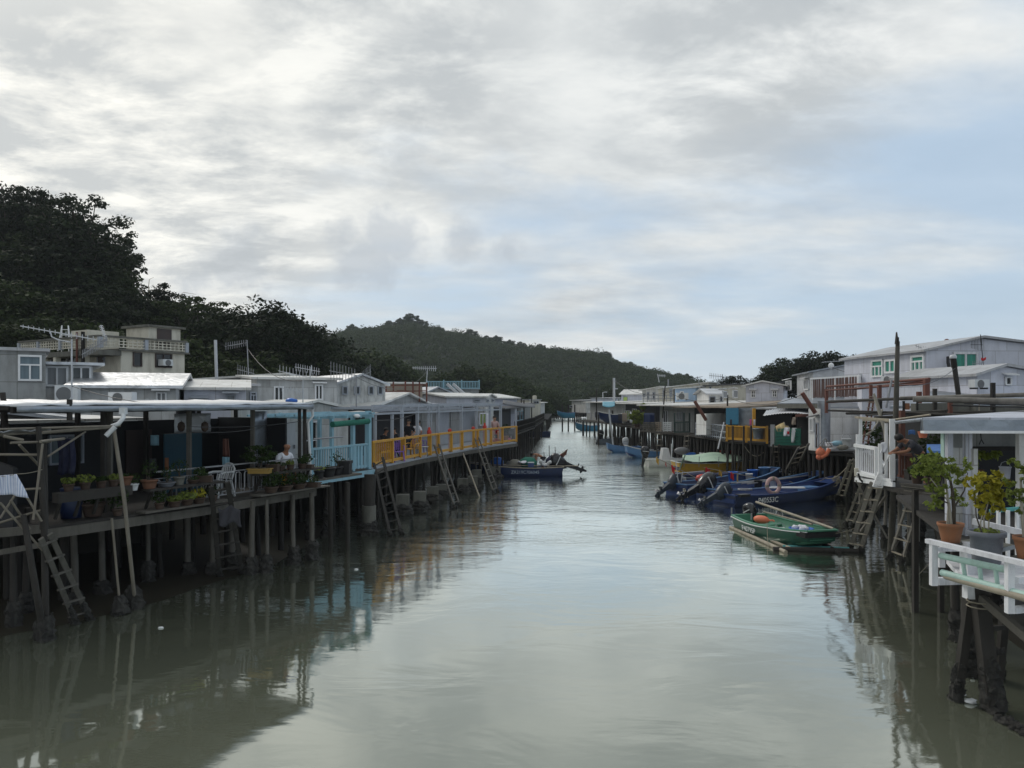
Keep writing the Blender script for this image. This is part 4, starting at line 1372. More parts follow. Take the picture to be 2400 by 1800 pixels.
# rooftop terrace with blue railing and stairs, far
h = House('terrace_house', 'grey house whose flat roof carries a long pale blue railing', 'house', P2(1000, 62), P2(1122, 64), 6, 1.7, ZY(912, 62), 'grey_wall', ('flat', 0.1, 0.0), 'grey_roof')
mb = MB()
n = 34
for i in range(n):
 a = W(1001 + 121 * i / (n - 1), 912, 62.5)
 mb.beam(a, a + V((0, 0, 0.62)), 0.05)
for z in (0.62, 0.08):
 mb.beam(W(1000, 912, 62.5) + V((0, 0, z)), W(1123, 912, 62.5) + V((0, 0, z)), 0.07)
for x in (1000, 1040, 1082, 1123):
 a = W(x, 912, 62.5)
 mb.beam(a, a + V((0, 0, 0.75)), 0.10)
h.part('railing', mb, M['blue_frame'], world=True)
mb = MB()
for x0 in (1048, 1062):
 mb.beam(W(x0, 900, 61.2), W(x0 + 28, 925, 60.6), 0.12, 0.2)
h.part('stair', mb, M['pale_steel'], world=True)
h = House('house', 'small grey gabled house below the blue roof railing', 'house', P2(1003, 56), P2(1052, 57), 5, 1.7, ZY(920, 56), 'grey_wall', ('gable_y', 0.2, 0.45), 'zinc', rise=0.35)
h = House('house', 'long white house with a bright roof and small dark windows, behind the pergola poles', 'house', P2(1046, 53), P2(1138, 55), 5, 1.7, ZY(931, 53), 'lilac_wall', ('gable_x', 0.25, 0.5), 'white_roof', rise=0.25)
h.win('f', 1110, 936, 1124, 942, 3, 1, 'grey_frame', 'dark_glass')
h = House('house', 'pale house with two tiny windows in its gable, right of the long white house', 'house', P2(1138, 56), P2(1160, 59), 5, 1.7, ZY(932, 57), 'white_wall', ('gable_y', 0.15, 0.5), 'white_roof', rise=0.22)
h.win('f', 1140, 936, 1144, 942, 1, 1, 'grey_frame', 'dark_glass')
h.win('f', 1152, 935, 1156, 941, 1, 1, 'grey_frame', 'dark_glass')
h = House('house', 'grey-blue house with a bright strip roof at the right end of the left roofs', 'house', P2(1160, 66), P2(1212, 68), 5, 1.7, ZY(934, 66), 'lilac_wall', ('gable_x', 0.25, 0.5), 'white_roof', rise=0.35)
h = House('hut', 'small white hut with one window, at the far end of the left bank', 'hut', P2(1239, 92), P2(1267, 94), 4, 1.7, ZY(938, 92), 'cream_wall', ('flat', 0.1, 0.0), 'grey_roof')
h.win('f', 1250, 940, 1262, 946, 2, 1, 'grey_frame', 'dark_glass')
mb = MB()
mb.box(W(1253, 933.5, 94), (0.5, 0.5, 0.5))
mb.lathe([(0.22, 0.25), (0.22, 0.32), (0.05, 0.36)], W(1253, 933.5, 94), 10)
single('water_tank', 'cream water tank on the small white hut at the end of the left bank', 'tank', mb, M['cream_wall'])
# ---- aerials and poles on the left roofs
def curved(t):
 mb = MB()
 mb.tube([W(118, 778, 21), W(121, 789, 21), W(135, 796, 21), W(165, 802, 21)], 0.018, 6)
 t.part('brace', mb, M['pale_steel'])
antenna('large pale aerial with a long slanting boom above the tin gable roof', W(168, 952, 21), W(168, 795, 21), W(48, 764, 21), W(225, 796, 20.6), 14, 0.10, 0.16, mat='pale_steel', r=0.024, extra=curved)
antenna('dense multi-element aerial tilted down in front of the beige house', W(236, 800, 20.5), W(250, 795, 20.5), W(252, 796, 20.5), W(192, 831, 20.5), 16, 0.30, 0.22, mat='steel', r=0.02)
antenna('small zigzag aerial pointing up left of the roof water tank', W(250, 796, 20.7), W(248, 794, 20.7), W(248, 795, 20.7), W(236, 762, 20.7), 9, 0.12, 0.10, (1, 0, 0.2), 'pale_steel', 0.018)
pole('pole', 'plain pale metal pole rising from the long low roof', 'pole', [W(508, 897, 37), W(505, 797, 37)], 0.075, 'pale_steel')
antenna('thin aerial on a tall mast at the middle of the long low roof', W(583, 897, 37.5), W(579, 797, 37.5), W(527, 812, 37.5), W(579, 803, 37.5), 10, 0.38, 0.3, mat='steel', r=0.028)
antenna('low aerial pointing left beside the tall thin mast', W(582, 890, 38.5), W(582, 872, 38.5), W(555, 865, 38.5), W(596, 876, 38.5), 8, 0.5, 0.4, mat='steel', r=0.028)
antenna('dark double-row aerial, lowest of the cluster on the stained house', W(728, 885, 34), W(729, 860, 34), W(652, 869, 34), W(745, 889, 34), 12, 0.55, 0.45, mat='pale_steel', r=0.024)
antenna('upper aerial of the cluster on the stained house', W(730, 870, 35), W(730, 856, 35), W(691, 860, 35), W(750, 871, 35), 11, 0.35, 0.3, mat='pale_steel', r=0.024)
antenna('comb-like aerial with long teeth over the mildewed house', W(835, 955, 30), W(835, 879, 30), W(772, 869, 34), W(835, 880, 34), 9, 0.85, 0.55, mat='steel', r=0.03)
antenna('short aerial with upright rods at the peak of the mildewed gable', W(868, 884, 35), W(868, 864, 35), W(848, 880, 35), W(870, 871, 35), 7, 0.3, 0.75, mat='steel', r=0.02)
antenna('rusty-masted aerial in front of the stained house wall', W(710, 947, 28), W(710, 889, 28), W(651, 907, 28), W(712, 920, 28), 9, 0.28, 0.2, mat='pale_steel', r=0.022)
antenna('aerial with a level boom on a pole above the blue roof railing', W(999, 905, 60), W(1002, 862, 60), W(966, 862, 60), W(1023, 864, 60), 12, 0.22, 0.45, mat='pale_steel', r=0.045)
mb = MB()
mb.ball(W(683, 940, 25), (0.19, 0.16, 0.10), 10, 6, 0.12, R)
single('blue_bag', 'crumpled blue bag lying on the porch roof edge', 'bag', mb, M['blue_plastic'])
# ================================================================ the long dark porch
def E(px, y, z=2.0):
 return GP(px, y, z)
edge = [E(108, 1233), E(300, 1207), E(470, 1183), E(640, 1156), E(738, 1141)]
e0, e1 = edge[0], edge[-1]
dirv = (e1 - e0).normalized()
inn = V((-dirv.y, dirv.x, 0))
def PL(u, v, z):          # along the porch front, inwards, height
 return e0 + dirv * (u * 0.891) + inn * v + V((0, 0, z - e0.z))
Lp = (e1 - e0).length / 0.891
por = T('porch_house', 'long dark open-fronted stilt house with a crinkled tin canopy and rows of potted plants', 'house', (e0.x, e0.y, 0), 0, None, True)
deck(por, [tuple(p.xy) for p in edge] + [tuple(PL(Lp, 8, 0).xy), tuple(PL(0, 8, 0).xy)], 2.0, 0.14, 'wood')
mb = MB()
for a, b in zip(edge, edge[1:]):
 mb.beam(a + V((0, 0, -.16)) - inn * .03, b + V((0, 0, -.16)) - inn * .03, 0.07, 0.20)
por.part('edge_beam', mb, M['pale_wood'])
ca, cb_ = W(38, 948, 14.6), W(733, 948, 22.4)
ca.z = cb_.z = 4.38
mb = MB()
NN = 26
cd = (cb_ - ca)
rnd = random.Random(4)
jit = [rnd.uniform(-.018, .018) for _ in range(200)]
mb.sheet(lambda u, v: ca + cd * u + inn * (v * 3.4 - 0.02) + V((0, 0, 0.05 + v * 0.10 + jit[int(u * NN) * 3 + int(v * 2)] + math.sin(u * 9) * .012)), NN, 2, 0.035)
por.part('canopy', mb, M['silver'])
mb = MB()
mb.sheet(lambda u, v: ca + cd * u - inn * (0.03 + abs(jit[int(u * NN)]) * 0.6) + V((0, 0, 0.02 - v * (0.125 + jit[int(u * NN) + 50] * 1.2))), NN, 2, V((0, 0, 0)) + inn * 0.02)
por.part('fascia', mb, M['zinc'])
mb = MB()
for v in (0.15, 1.7, 3.2):
 mb.beam(ca + inn * v + V((0, 0, -.06)), cb_ + inn * v + V((0, 0, -.06)), 0.08, 0.12)
for i in range(11):
 p = ca + cd * (i / 10)
 mb.beam(p + inn * .2 + V((0, 0, -.02)), p + inn * 3.3 + V((0, 0, .03)), 0.06, 0.08)
por.part('rafters', mb, M['dark_wood'])
for px, w in ((243, .10), (258, .09), (443, .10), (592, .10), (702, .08), (714, .09)):
 d = interp([(38, 14.9), (733, 22.4)], px) + 0.15
 mb = MB()
 b = W(px, 940, d)
 mb.beam((b.x, b.y, 2.0), (b.x, b.y, 4.30), w, w)
 por.part('post', mb, M['pale_wood' if px in (443, 592, 258) else 'wood'])
for u in (1.2, 3.2, 5.4, 7.4, 9.0):
 mb = MB()
 mb.beam(PL(u, 3.3, 2.0), PL(u, 3.3, 4.3), 0.1)
 por.part('rear_post', mb, M['dark_wood'])
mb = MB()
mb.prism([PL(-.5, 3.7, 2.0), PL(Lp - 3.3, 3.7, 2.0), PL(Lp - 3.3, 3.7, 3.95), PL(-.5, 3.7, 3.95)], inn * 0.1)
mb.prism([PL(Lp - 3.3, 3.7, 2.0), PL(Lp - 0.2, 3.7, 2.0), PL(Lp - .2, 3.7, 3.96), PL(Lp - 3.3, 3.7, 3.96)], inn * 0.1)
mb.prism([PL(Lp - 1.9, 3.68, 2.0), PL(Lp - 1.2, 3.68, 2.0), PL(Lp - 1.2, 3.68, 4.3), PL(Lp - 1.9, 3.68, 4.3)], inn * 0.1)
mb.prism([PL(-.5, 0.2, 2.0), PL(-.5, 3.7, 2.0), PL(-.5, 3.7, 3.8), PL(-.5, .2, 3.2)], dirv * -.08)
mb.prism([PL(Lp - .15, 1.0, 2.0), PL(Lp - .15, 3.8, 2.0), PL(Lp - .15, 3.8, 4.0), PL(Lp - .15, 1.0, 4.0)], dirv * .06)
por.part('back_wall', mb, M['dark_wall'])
mb = MB()
mb.prism([PL(-1.6, 3.45, 3.98), PL(Lp - 3.2, 3.45, 3.98), PL(Lp - 3.2, 9.2, 4.10), PL(-1.6, 9.2, 4.10)], (0, 0, 0.06))
por.part('inner_roof', mb, M['white_roof'])
mb = MB()
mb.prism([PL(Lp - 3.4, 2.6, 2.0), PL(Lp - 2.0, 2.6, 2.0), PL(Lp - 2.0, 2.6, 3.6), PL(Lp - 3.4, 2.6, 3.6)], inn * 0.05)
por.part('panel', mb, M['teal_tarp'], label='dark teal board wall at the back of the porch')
for i, (u0, u1, z0, z1, mat) in enumerate([(Lp - 3.1, Lp - 1.7, 3.62, 4.15, 'silver_wall'), (Lp - 0.95, Lp - 0.25, 2.6, 4.2, 'zinc')]):
 mb = MB()
 mb.sheet(lambda u, v: PL(u0 + (u1 - u0) * u, 2.55 - i * .9 + jit[int(u * 6) * 5 + int(v * 5)], z0 + (z1 - z0) * v), 6, 5, inn * 0.01)
 por.part('plastic_sheet', mb, M[mat])
# inside: shelf and doors in the gloom
add_window(por, por.inv @ PL(2.6, 3.66, 2.9), dirv, -inn, 0.9, 0.75, 2, 1, 'grey_frame', 'blue_glass', fw=0.05)
mb = MB()
mb.prism([PL(5.0, 3.62, 2.0), PL(5.9, 3.62, 2.0), PL(5.9, 3.62, 3.7), PL(5.0, 3.62, 3.7)], inn * 0.04)
por.part('door', mb, M['brown_door'])
# iron loop railing along the porch front
rb = MB()
for seg in ((2.9, 6.3), (6.3, Lp - .1)):
 rb.beam(PL(seg[0], 0.12, 2.86), PL(seg[1], 0.12, 2.86), 0.035)
 rb.beam(PL(seg[0], 0.12, 2.12), PL(seg[1], 0.12, 2.12), 0.03)
 rb.beam(PL(seg[0], 0.12, 2.70), PL(seg[1], 0.12, 2.70), 0.02)
u = 3.0
while u < Lp - .2:
 for s in (0, 1):
  za, zb = (2.14, 2.66) if s == 0 else (2.68, 2.2)
  uu = u + s * 0.15
  pts = [PL(uu - .11, .12, za)] + [PL(uu - .11 + .11 * (1 - math.cos(a)), .12, zb + (1 if s == 0 else -1) * (.07 * math.sin(a) - .07)) for a in (0.2, .9, 1.57, 2.2, 2.9)] + [PL(uu + .11, .12, za)]
  rb.tube(pts, 0.011, 5)
 u += 0.34
por.part('railing', rb, M['steel'])
# plant shelves outside the railing
for nm, a, b, y, z, w in (('shelf', 0.1, 1.95, 0, 2.56, .05), ('shelf', 2.4, 4.8, 0, 2.50, .30), ('shelf', 6.1, Lp, 0, 2.56, .28)):
 mb = MB()
 mb.beam(PL(a, -0.16, z), PL(b, -0.16, z), max(w, .22), 0.05 if w > .1 else .2)
 for k in range(4):
  q = a + (b - a) * (k + .3) / 4
  mb.beam(PL(q, -.16, z - .03), PL(q, 0.05, z - .45), 0.05)
 por.part(nm, mb, M['wood'])
mb = MB()
mb.beam(PL(2.2, -0.22, 2.03), PL(5.0, -0.22, 2.03), 0.36, 0.04)
mb.beam(PL(6.0, -0.22, 2.03), PL(Lp + .2, -0.22, 2.03), 0.40, 0.04)
por.part('ledge', mb, M['pale_wood'])
# stilts: the ones that show one by one, then rows in the gloom behind
row = []
for px, yb in ((232, 1395), (440, 1345), (545, 1330), (628, 1335), (690, 1315), (735, 1305), (595, 1340), (345, 1365), (165, 1420), (498, 1340)):
 g = GP(px, yb + 12)
 row.append((g.x - .15, g.y + .35))
stilts(por, row, 1.9, 'grey_wood' if False else 'pale_wood', 0.07, True, 0.05, conc=0.0, crusth=(.3, .6), ct=.09)
stilts(por, [tuple(PL(u, v, 0).xy) for v in (1.4, 3.0, 4.8) for u in (0.3, 1.6, 2.9, 4.1, 5.3, 6.6, 7.8, 9)], 1.9, 'dark_wood', 0.08, False, 0.12)
# ---- things on and around the porch
pole('bamboo_pole', 'pale bamboo pole leaning from the mud up to the porch gutter', 'pole', [GP(318, 1425), GP(290, 1160, 2.6), W(266, 1000, 16.2)], 0.04, 'shaded_bamboo', crust=0.5)
pole('bamboo_pole', 'thin brown stick standing in the mud beside the leaning bamboo pole', 'pole', [GP(283, 1440), W(262, 1215, 16.2)], 0.026, 'shaded_bamboo', crust=0.4)
t = T('drain_pipe', 'white bent drain pipe at the corner of the tin canopy', 'pipe', tuple(W(262, 1015, 15.9)), 0, None, True)
mb = MB()
mb.tube([W(289, 968, 16.1), W(289, 980, 16.0), W(278, 993, 15.9), W(262, 999, 15.9)], 0.045, 8)
mb.tube([W(270, 1000, 15.8), W(248, 1022, 15.7)], 0.05, 8)
t.part('pipe', mb, M['white_plastic'])
mb = MB()
mb.box(W(289, 963, 16.1), (.12, .12, .14))
t.part('hopper', mb, M['white_plastic'])
mb = MB()
mb.sheet(lambda u, v: W(133 + 38 * u + 5 * math.sin(v * 3), 1030 + 82 * v + 3 * math.sin(u * 7), 16.8) + V((0, math.sin(u * 14) * .03, 0)), 14, 8, V((0, .01, 0)))
single('cloth', 'dark blue speckled cloth hanging at the left end of the dark porch', 'cloth', mb, M['navy_cloth'])
mb = MB()
mb.sheet(lambda u, v: W(522 + (14 + 3 * v) * u, 1028 + 42 * v, 20.6) + V((0, math.sin(u * 12) * .03, 0)), 8, 6, V((0, .01, 0)))
single('shirt', 'red cloth hanging in the porch above a pale blue one', 'cloth', mb, M['red_wood'])
mb = MB()
mb.sheet(lambda u, v: W(521 + 17 * u, 1071 + 22 * v, 20.62) + V((0, math.sin(u * 12) * .03, 0)), 8, 5, V((0, .01, 0)))
single('towel', 'pale blue towel hanging below the red cloth in the porch', 'cloth', mb, M['blue_frame'])
for i, (x, y, w_, h_, mt, lab) in enumerate([(350, 1075, 17, 30, 'grey_cloth', 'dark grey towel hanging in the gloom of the porch'), (386, 1073, 10, 28, 'terracotta', 'brown-orange cloth hanging in the gloom of the porch'), (353, 1020, 20, 24, 'blue_frame', 'faded blue paper pinned on the porch back wall')]):
 mb = MB()
 d = 19.6 if i < 2 else 20.4
 mb.sheet(lambda u, v: W(x + w_ * u, y + h_ * v, d) + V((0, math.sin(u * 11) * .02, 0)), 6, 4, V((0, .01, 0)))
 single('cloth' if i < 2 else 'notice', lab, 'cloth' if i < 2 else 'notice', mb, M[mt])
mb = MB()
mb.lathe([(.02, 0), (.20, .02), (.22, .3), (.20, .6), (.22, .64), (.20, .66)], PL(0.95, 0.5, 2.0), 14)
single('barrel', 'dark blue plastic barrel on the porch floor at the left', 'barrel', mb, M['boat_navy'])
for i, px in enumerate((425, 480)):
 t = T('paper_lantern', ['dim orange lantern hanging left of the middle porch post', 'dim orange lantern hanging right of the middle porch post'][i], 'lantern', tuple(W(px, 1003, 20)), 0, None, True)
 mb = MB()
 mb.lathe([(.03, -.13), (.08, -.09), (.1, 0), (.08, .09), (.03, .13)], W(px, 1000, 20), 10)
 t.part('shade', mb, M['brown_pot'])
 mb = MB()
 mb.tube([W(px, 1000, 20) + V((0, 0, .12)), W(px, 985, 20)], 0.008, 4)
 t.part('cord', mb, M['black'])
def plastic_chair(label, loc, rz, mat, group=None):
 t = T('plastic_chair', label, 'chair', loc, rz, group)
 mb = MB()
 mb.sheet(lambda u, v: (-.22 + .44 * u, -.21 + .42 * v, .43 - .03 * math.sin(u * 3.1)), 5, 5, .02)
 t.part('seat', mb, M[mat])
 mb = MB()
 for i in range(6):
  x = -.18 + .36 * i / 5
  mb.beam((x, .21, .45), (x * 1.1, .30, .82 - abs(x) * .35), .035, .015)
 mb.tube([(-.23, .20, .45), (-.23, .29, .72), (-.12, .31, .84), (0, .315, .86), (.12, .31, .84), (.23, .29, .72), (.23, .2, .45)], .022, 6)
 t.part('backrest', mb, M[mat])
 for s in (-1, 1):
  mb = MB()
  mb.tube([(s * .24, .25, .64), (s * .26, 0, .65), (s * .25, -.2, .62), (s * .23, -.24, .44)], .022, 6)
  t.part('armrest', mb, M[mat])
  for y, yy in ((-.2, -.25), (.2, .27)):
   mb = MB()
   mb.beam((s * .2, y, .43), (s * .25, yy, 0), .05, .035)
   t.part('leg', mb, M[mat])
 return t
plastic_chair('white plastic armchair behind the porch railing beside the bushy bonsai', tuple(PL(5.55, 0.62, 2.0)), math.radians(-30), 'white_plastic')
# bonsai in a yellow glazed tray
pot_plant('large round-headed bonsai in a yellow glazed tray on the porch shelf', tuple(PL(6.3, -.12, 2.59)), 61, ph=.13, box=(.62, .3), potmat='glazed_yellow', fr=.37, fh=.46, stem=.18, n=1300, ls=.035, clumps=30, name='bonsai', flat=.5)
# rows of pots: first-built ones and their copies
pots = []
def row_pots(spec, group):
 for i, (u, v, z, kw, lab) in enumerate(spec):
  pot_plant(lab, tuple(PL(u - (0.42 if u > 2 else 0), v, z)), 100 + len(pots), group=group, **kw)
  pots.append(1)
small = dict(pr=.11, ph=.15, fr=.16, fh=.2, n=110, ls=.035)
wide_ = dict(pr=.15, ph=.14, fr=.2, fh=.16, n=150, ls=.035, leaf='leaf_lime')
row_pots([
 (0.45, -.10, 2.66, dict(small, leaf='leaf_lime', fh=.14), 'small yellow-green plant at the left end of the upper porch plank'),
 (0.85, -.10, 2.66, dict(small, leaf='leaf_lime', fr=.2, fh=.18), 'spreading yellow-green plant, second on the upper porch plank'),
 (1.25, -.10, 2.66, dict(small, fh=.1), 'low dark plant, third on the upper porch plank'),
 (1.58, -.10, 2.66, dict(small, leaf='leaf_lime', fh=.12), 'small pale plant just left of the orange clay bowl'),
 (1.88, -.10, 2.66, dict(pr=.16, ph=.2, potmat='clay', fr=.1, fh=.06, n=40, ls=.03, leaf='leaf_pot'), 'orange clay bowl at the right end of the upper porch plank'),
 (2.5, -.14, 2.53, dict(small, potmat='white_plastic', fr=.2, fh=.24), 'leafy plant in a white pot beside the leaning bamboo pole'),
 (2.95, -.14, 2.53, dict(pr=.18, ph=.2, potmat='clay', fr=.2, fh=.4, n=120, ls=.03, stem=.05), 'spindly plant in a hexagonal red clay pot on the upper shelf'),
 (3.45, -.14, 2.53, dict(pr=.2, ph=.1, potmat='grey_pot', fr=.12, fh=.3, n=90, ls=.03, stem=.06), 'thin bonsai in a shallow grey tray on the upper shelf'),
 (3.85, -.14, 2.53, dict(pr=.13, ph=.2, potmat='concrete', fr=.22, fh=.35, n=140, ls=.03, stem=.08), 'twiggy plant in a square grey pot on the upper shelf'),
 (4.3, -.14, 2.53, dict(pr=.13, ph=.09, potmat='brown_pot', fr=.14, fh=.08, n=60, ls=.03), 'flat brown dish with a few leaves on the upper shelf'),
 (4.65, -.14, 2.53, dict(box=(.42, .2), ph=.16, fr=.26, fh=.2, n=260, ls=.035, clumps=10), 'long brown trough with a low hedge at the right end of the upper shelf'),
 (3.15, -.25, 2.05, dict(small, fr=.2, fh=.3, n=160), 'tall leafy plant at the left end of the lower ledge'),
 (3.6, -.25, 2.05, dict(wide_, fh=.13), 'low yellow-green plant, first of three on the lower ledge'),
 (4.0, -.25, 2.05, dict(wide_, fh=.2, fr=.22), 'wide yellow-green plant, second of three on the lower ledge'),
 (4.38, -.25, 2.05, dict(wide_, fh=.24, leaf='leaf_yellow'), 'bright yellow-green plant, third of three on the lower ledge'),
 (4.85, -.25, 2.05, dict(small, fr=.18, fh=.26), 'dark plant at the ladder top on the lower ledge'),
 (1.35, .3, 2.02, dict(pr=.24, ph=.28, fr=.2, fh=.2, n=110, ls=.04), 'wide brown basin with dark leaves on the porch floor'),
 (2.1, -.1, 2.02, dict(small, fr=.24, fh=.6, n=260, leaf='leaf_pot'), 'tall leafy plant at the porch corner behind the bamboo pole'),
 (7.25, -.12, 2.59, dict(box=(.34, .22), ph=.2, fr=.12, fh=.08, n=40, ls=.03), 'square brown box right of the yellow bonsai tray'),
 (7.6, -.12, 2.59, dict(pr=.12, ph=.15, fr=.15, fh=.10, n=60, ls=.04), 'round pot with broad leaves in front of the seated man'),
 (8.0, -.12, 2.59, dict(pr=.11, ph=.15, fr=.13, fh=.14, n=70, ls=.04, leaf='leaf_lime'), 'pot with a yellow flower right of the seated man'),
 (8.55, -.12, 2.59, dict(pr=.12, ph=.14, fr=.18, fh=.22, n=170, ls=.04), 'dark bushy plant on the shelf by the rusty post'),
 (8.75, -.12, 2.59, dict(box=(.4, .2), ph=.1, fr=.2, fh=.22, n=130, ls=.035, stem=.1), 'shallow bonsai tray at the right end of the porch shelf'),
 (7.0, -.27, 2.06, dict(pr=.19, ph=.16, fr=.3, fh=.42, n=260, ls=.04), 'feathery green bush on the lower ledge beside the ladder'),
 (7.6, -.27, 2.06, dict(pr=.2, ph=.14, fr=.3, fh=.46, n=240, ls=.04), 'dark green bush, second on the lower right ledge'),
 (8.2, -.27, 2.06, dict(pr=.2, ph=.13, fr=.27, fh=.32, n=220, ls=.04), 'spiky green plant in a wide dark bowl on the lower right ledge'),
 (8.75, -.27, 2.06, dict(box=(.55, .25), ph=.13, fr=.26, fh=.25, n=180, ls=.035), 'dark trough of low plants at the right end of the lower ledge'),
], 'potted plants on the dark porch')
mb = MB()
mb.lathe([(.06, 0), (.055, .02), (.055, .4), (.06, .42)], PL(7.4, 0.0, 2.05), 10)
single('stool_post', 'yellow plastic stool post under the porch shelf', 'stool', mb, M['yellow'])
# the ladder in the middle of the porch and the net hanging on it
ladder('wooden ladder with a dark net, leading up to the middle of the dark porch', GP(515, 1352), GP(568, 1343), W(495, 1140, 17.6), W(533, 1130, 17.7), 7, 'wood', 0.085, 0.12)
mb = MB()
mb.sheet(lambda u, v: W(510 + 52 * u + 4 * v, 1190 + 40 * v + 6 * math.sin(u * 8), 17.9) + V((0, math.sin(u * 15 + v * 4) * .04, 0)), 12, 6, V((0, .012, 0)))
single('hanging_net', 'dark net hung behind the ladder of the dark porch', 'net', mb, M['grey_cloth'])
# ---- seated bald man in a white shirt
def seated(label, o, f, shirt, trousers, hair, hd=0.24, skin='skin', lean=0.05, arms='lap', scale=1.0):
 """o: point on the floor below the hips, f: facing"""
 f = V(f).normalized()
 s = V((f.y, -f.x, 0))
 u = V((0, 0, 1))
 k = scale
 P = lambda a, b, c: V(o) + (f * a + s * b + u * c) * k
 hip = P(0, 0, .47)
 J = {'hip': (hip, .13 * k), 'waist': (P(.02 + lean * .3, 0, .64), .125 * k), 'chest': (P(.03 + lean, 0, .86), (.15 * k, .12 * k)), 'neck0': (P(.03 + lean * 1.3, 0, 1.00), .075 * k), 'neck': (P(.05 + lean * 1.4, 0, 1.07), .052 * k)}
 Ed = [('hip', 'waist'), ('waist', 'chest'), ('chest', 'neck0'), ('neck0', 'neck')]
 hands = {}
 for sg, n in ((-1, 'a'), (1, 'b')):
  if arms == 'lap':
   pts = [P(.03 + lean, sg * .19, .95), P(.06 + lean, sg * .26, .68), P(.30, sg * .14, .62)]
  elif arms == 'table':
   pts = [P(.03 + lean, sg * .19, .95), P(.16 + lean, sg * .28, .74), P(.36 + lean, sg * .10, .82)]
  else:
   pts = [P(.03 + lean, sg * .19, .95), P(.12 + lean, sg * .27, .72), P(.38, sg * .05, .95)]
  J['sh' + n], J['el' + n], J['wr' + n] = (pts[0], .062 * k), (pts[1], .045 * k), (pts[2], .030 * k)
  Ed += [('neck0', 'sh' + n), ('sh' + n, 'el' + n), ('el' + n, 'wr' + n)]
  hands['wr' + n] = (pts[2], (pts[2] - pts[1]), s * -sg if False else s)
  J['th' + n], J['kn' + n], J['an' + n], J['to' + n] = (P(.06, sg * .10, .46), .095 * k), (P(.44, sg * .13, .48), .065 * k), (P(.40, sg * .13, .09), .045 * k), (P(.58, sg * .15, .045), .04 * k)
  Ed += [('hip', 'th' + n), ('th' + n, 'kn' + n), ('kn' + n, 'an' + n), ('an' + n, 'to' + n)]
 g = 0.022 * k
 sj = {q: (J[q][0], (J[q][1][0] + g, J[q][1][1] + g) if isinstance(J[q][1], tuple) else J[q][1] + g) for q in ('hip', 'waist', 'chest', 'neck0', 'sha', 'shb')}
 for n in 'ab':
  sj['hf' + n] = (J['sh' + n][0] + (J['el' + n][0] - J['sh' + n][0]) * .75, .072 * k)
 se = [('hip', 'waist'), ('waist', 'chest'), ('chest', 'neck0'), ('neck0', 'sha'), ('neck0', 'shb'), ('sha', 'hfa'), ('shb', 'hfb')]
 tj = {'hip': (hip - u * .02, .15 * k)}
 te = []
 for n in 'ab':
  tj['th' + n] = (J['th' + n][0], .108 * k)
  tj['kn' + n] = (J['kn' + n][0], .080 * k)
  te += [('hip', 'th' + n), ('th' + n, 'kn' + n)]
 cl = [('shirt', sj, se, shirt, 'hip')] if shirt else []
 cl.append(('shorts', tj, te, trousers, 'hip'))
 return person(label, J, Ed, cl, hair, (P(.09 + lean * 1.6, 0, 1.22), hd * k), skin, face=(f - u * .12), hands=hands)
o = PL(7.95, 0.5, 2.0)
seated('bald man in a white shirt sitting behind the plants of the dark porch', o, (0.75, -0.66, 0), 'white_cloth', 'grey_cloth', None, skin='tan_skin', lean=.10)
t = T('stool', 'low wooden stool under the seated man on the porch', 'stool', tuple(o), 0)
mb = MB()
mb.lathe([(.05, .30), (.19, .31), (.2, .335), (.05, .34)], n=14)
t.part('seat', mb, M['wood'])
for a in range(4):
 mb = MB()
 mb.beam((.13 * math.cos(a * 1.57 + .8), .13 * math.sin(a * 1.57 + .8), .31), (.18 * math.cos(a * 1.57 + .8), .18 * math.sin(a * 1.57 + .8), 0), .035)
 t.part('leg', mb, M['wood'])
# ================================================================ drying platform at the left edge
dp = T('drying_platform', 'ramshackle bamboo drying platform on leaning posts at the left picture edge', 'platform', (-10, 14.5, 0), 0, None, True)
a, b = W(-60, 1248, 14.6), W(112, 1232, 15.4)
a.z = b.z = 2.0
q = inn * 2.6
mb = MB()
for i in range(9):
 k = inn * (i * .28)
 mb.beam(a + k, b + k, 0.2, 0.05)
dp.part('floor', mb, M['wood'])
mb = MB()
mb.beam(W(-30, 1252, 14.5), W(112, 1238, 15.0), 0.08, 0.16)
mb.beam(W(-30, 1300, 14.5), W(102, 1276, 14.9), 0.06, 0.1)
dp.part('beam', mb, M['pale_wood'])
for i, pts in enumerate([[GP(108, 1500), W(103, 1210, 14.2), W(90, 1000, 14.4)], [GP(103, 1490), W(82, 1370, 13.6), W(55, 1208, 14.0)], [GP(32, 1470), W(30, 1240, 15.4)], [GP(60, 1440), W(64, 1190, 15.8)], [W(103, 1240, 14.6), W(103, 1035, 14.6)]]):
 mb = MB()
 mb.tube(pts, 0.065 if i < 2 else 0.08, 7, 0.05)
 o = dp.part('post', mb, M['wood'])
 if i < 4:
  cb = MB()
  barnacle(cb, [V(pts[0]) - V((0, 0, .1)), V(pts[0]) + (V(pts[1]) - V(pts[0])).normalized() * 0.5], 0.14, .4)
  dp.part('barnacle_crust', cb, M['barnacle'], o)
for i, (p, q2) in enumerate([((-30, 1007, 13.6), (282, 998, 16.0)), ((-30, 1020, 14.4), (190, 1008, 16.2)), ((100, 1014, 14.6), (270, 1000, 15.9)), ((8, 1022, 13.6), (55, 1032, 13.8)), ((25, 1038, 13.8), (118, 1035, 14.6)), ((-20, 1065, 14.5), (95, 1066, 14.4)), ((45, 1042, 14.2), (95, 1095, 15.2)), ((112, 1070, 14.6), (200, 1012, 16.2)), ((95, 1035, 14), (150, 1028, 15))]):
 mb = MB()
 mb.tube([W(*p), W(*q2)], R.uniform(.02, .034), 6)
 dp.part('bamboo_bar', mb, M['shaded_bamboo'])
mb = MB()
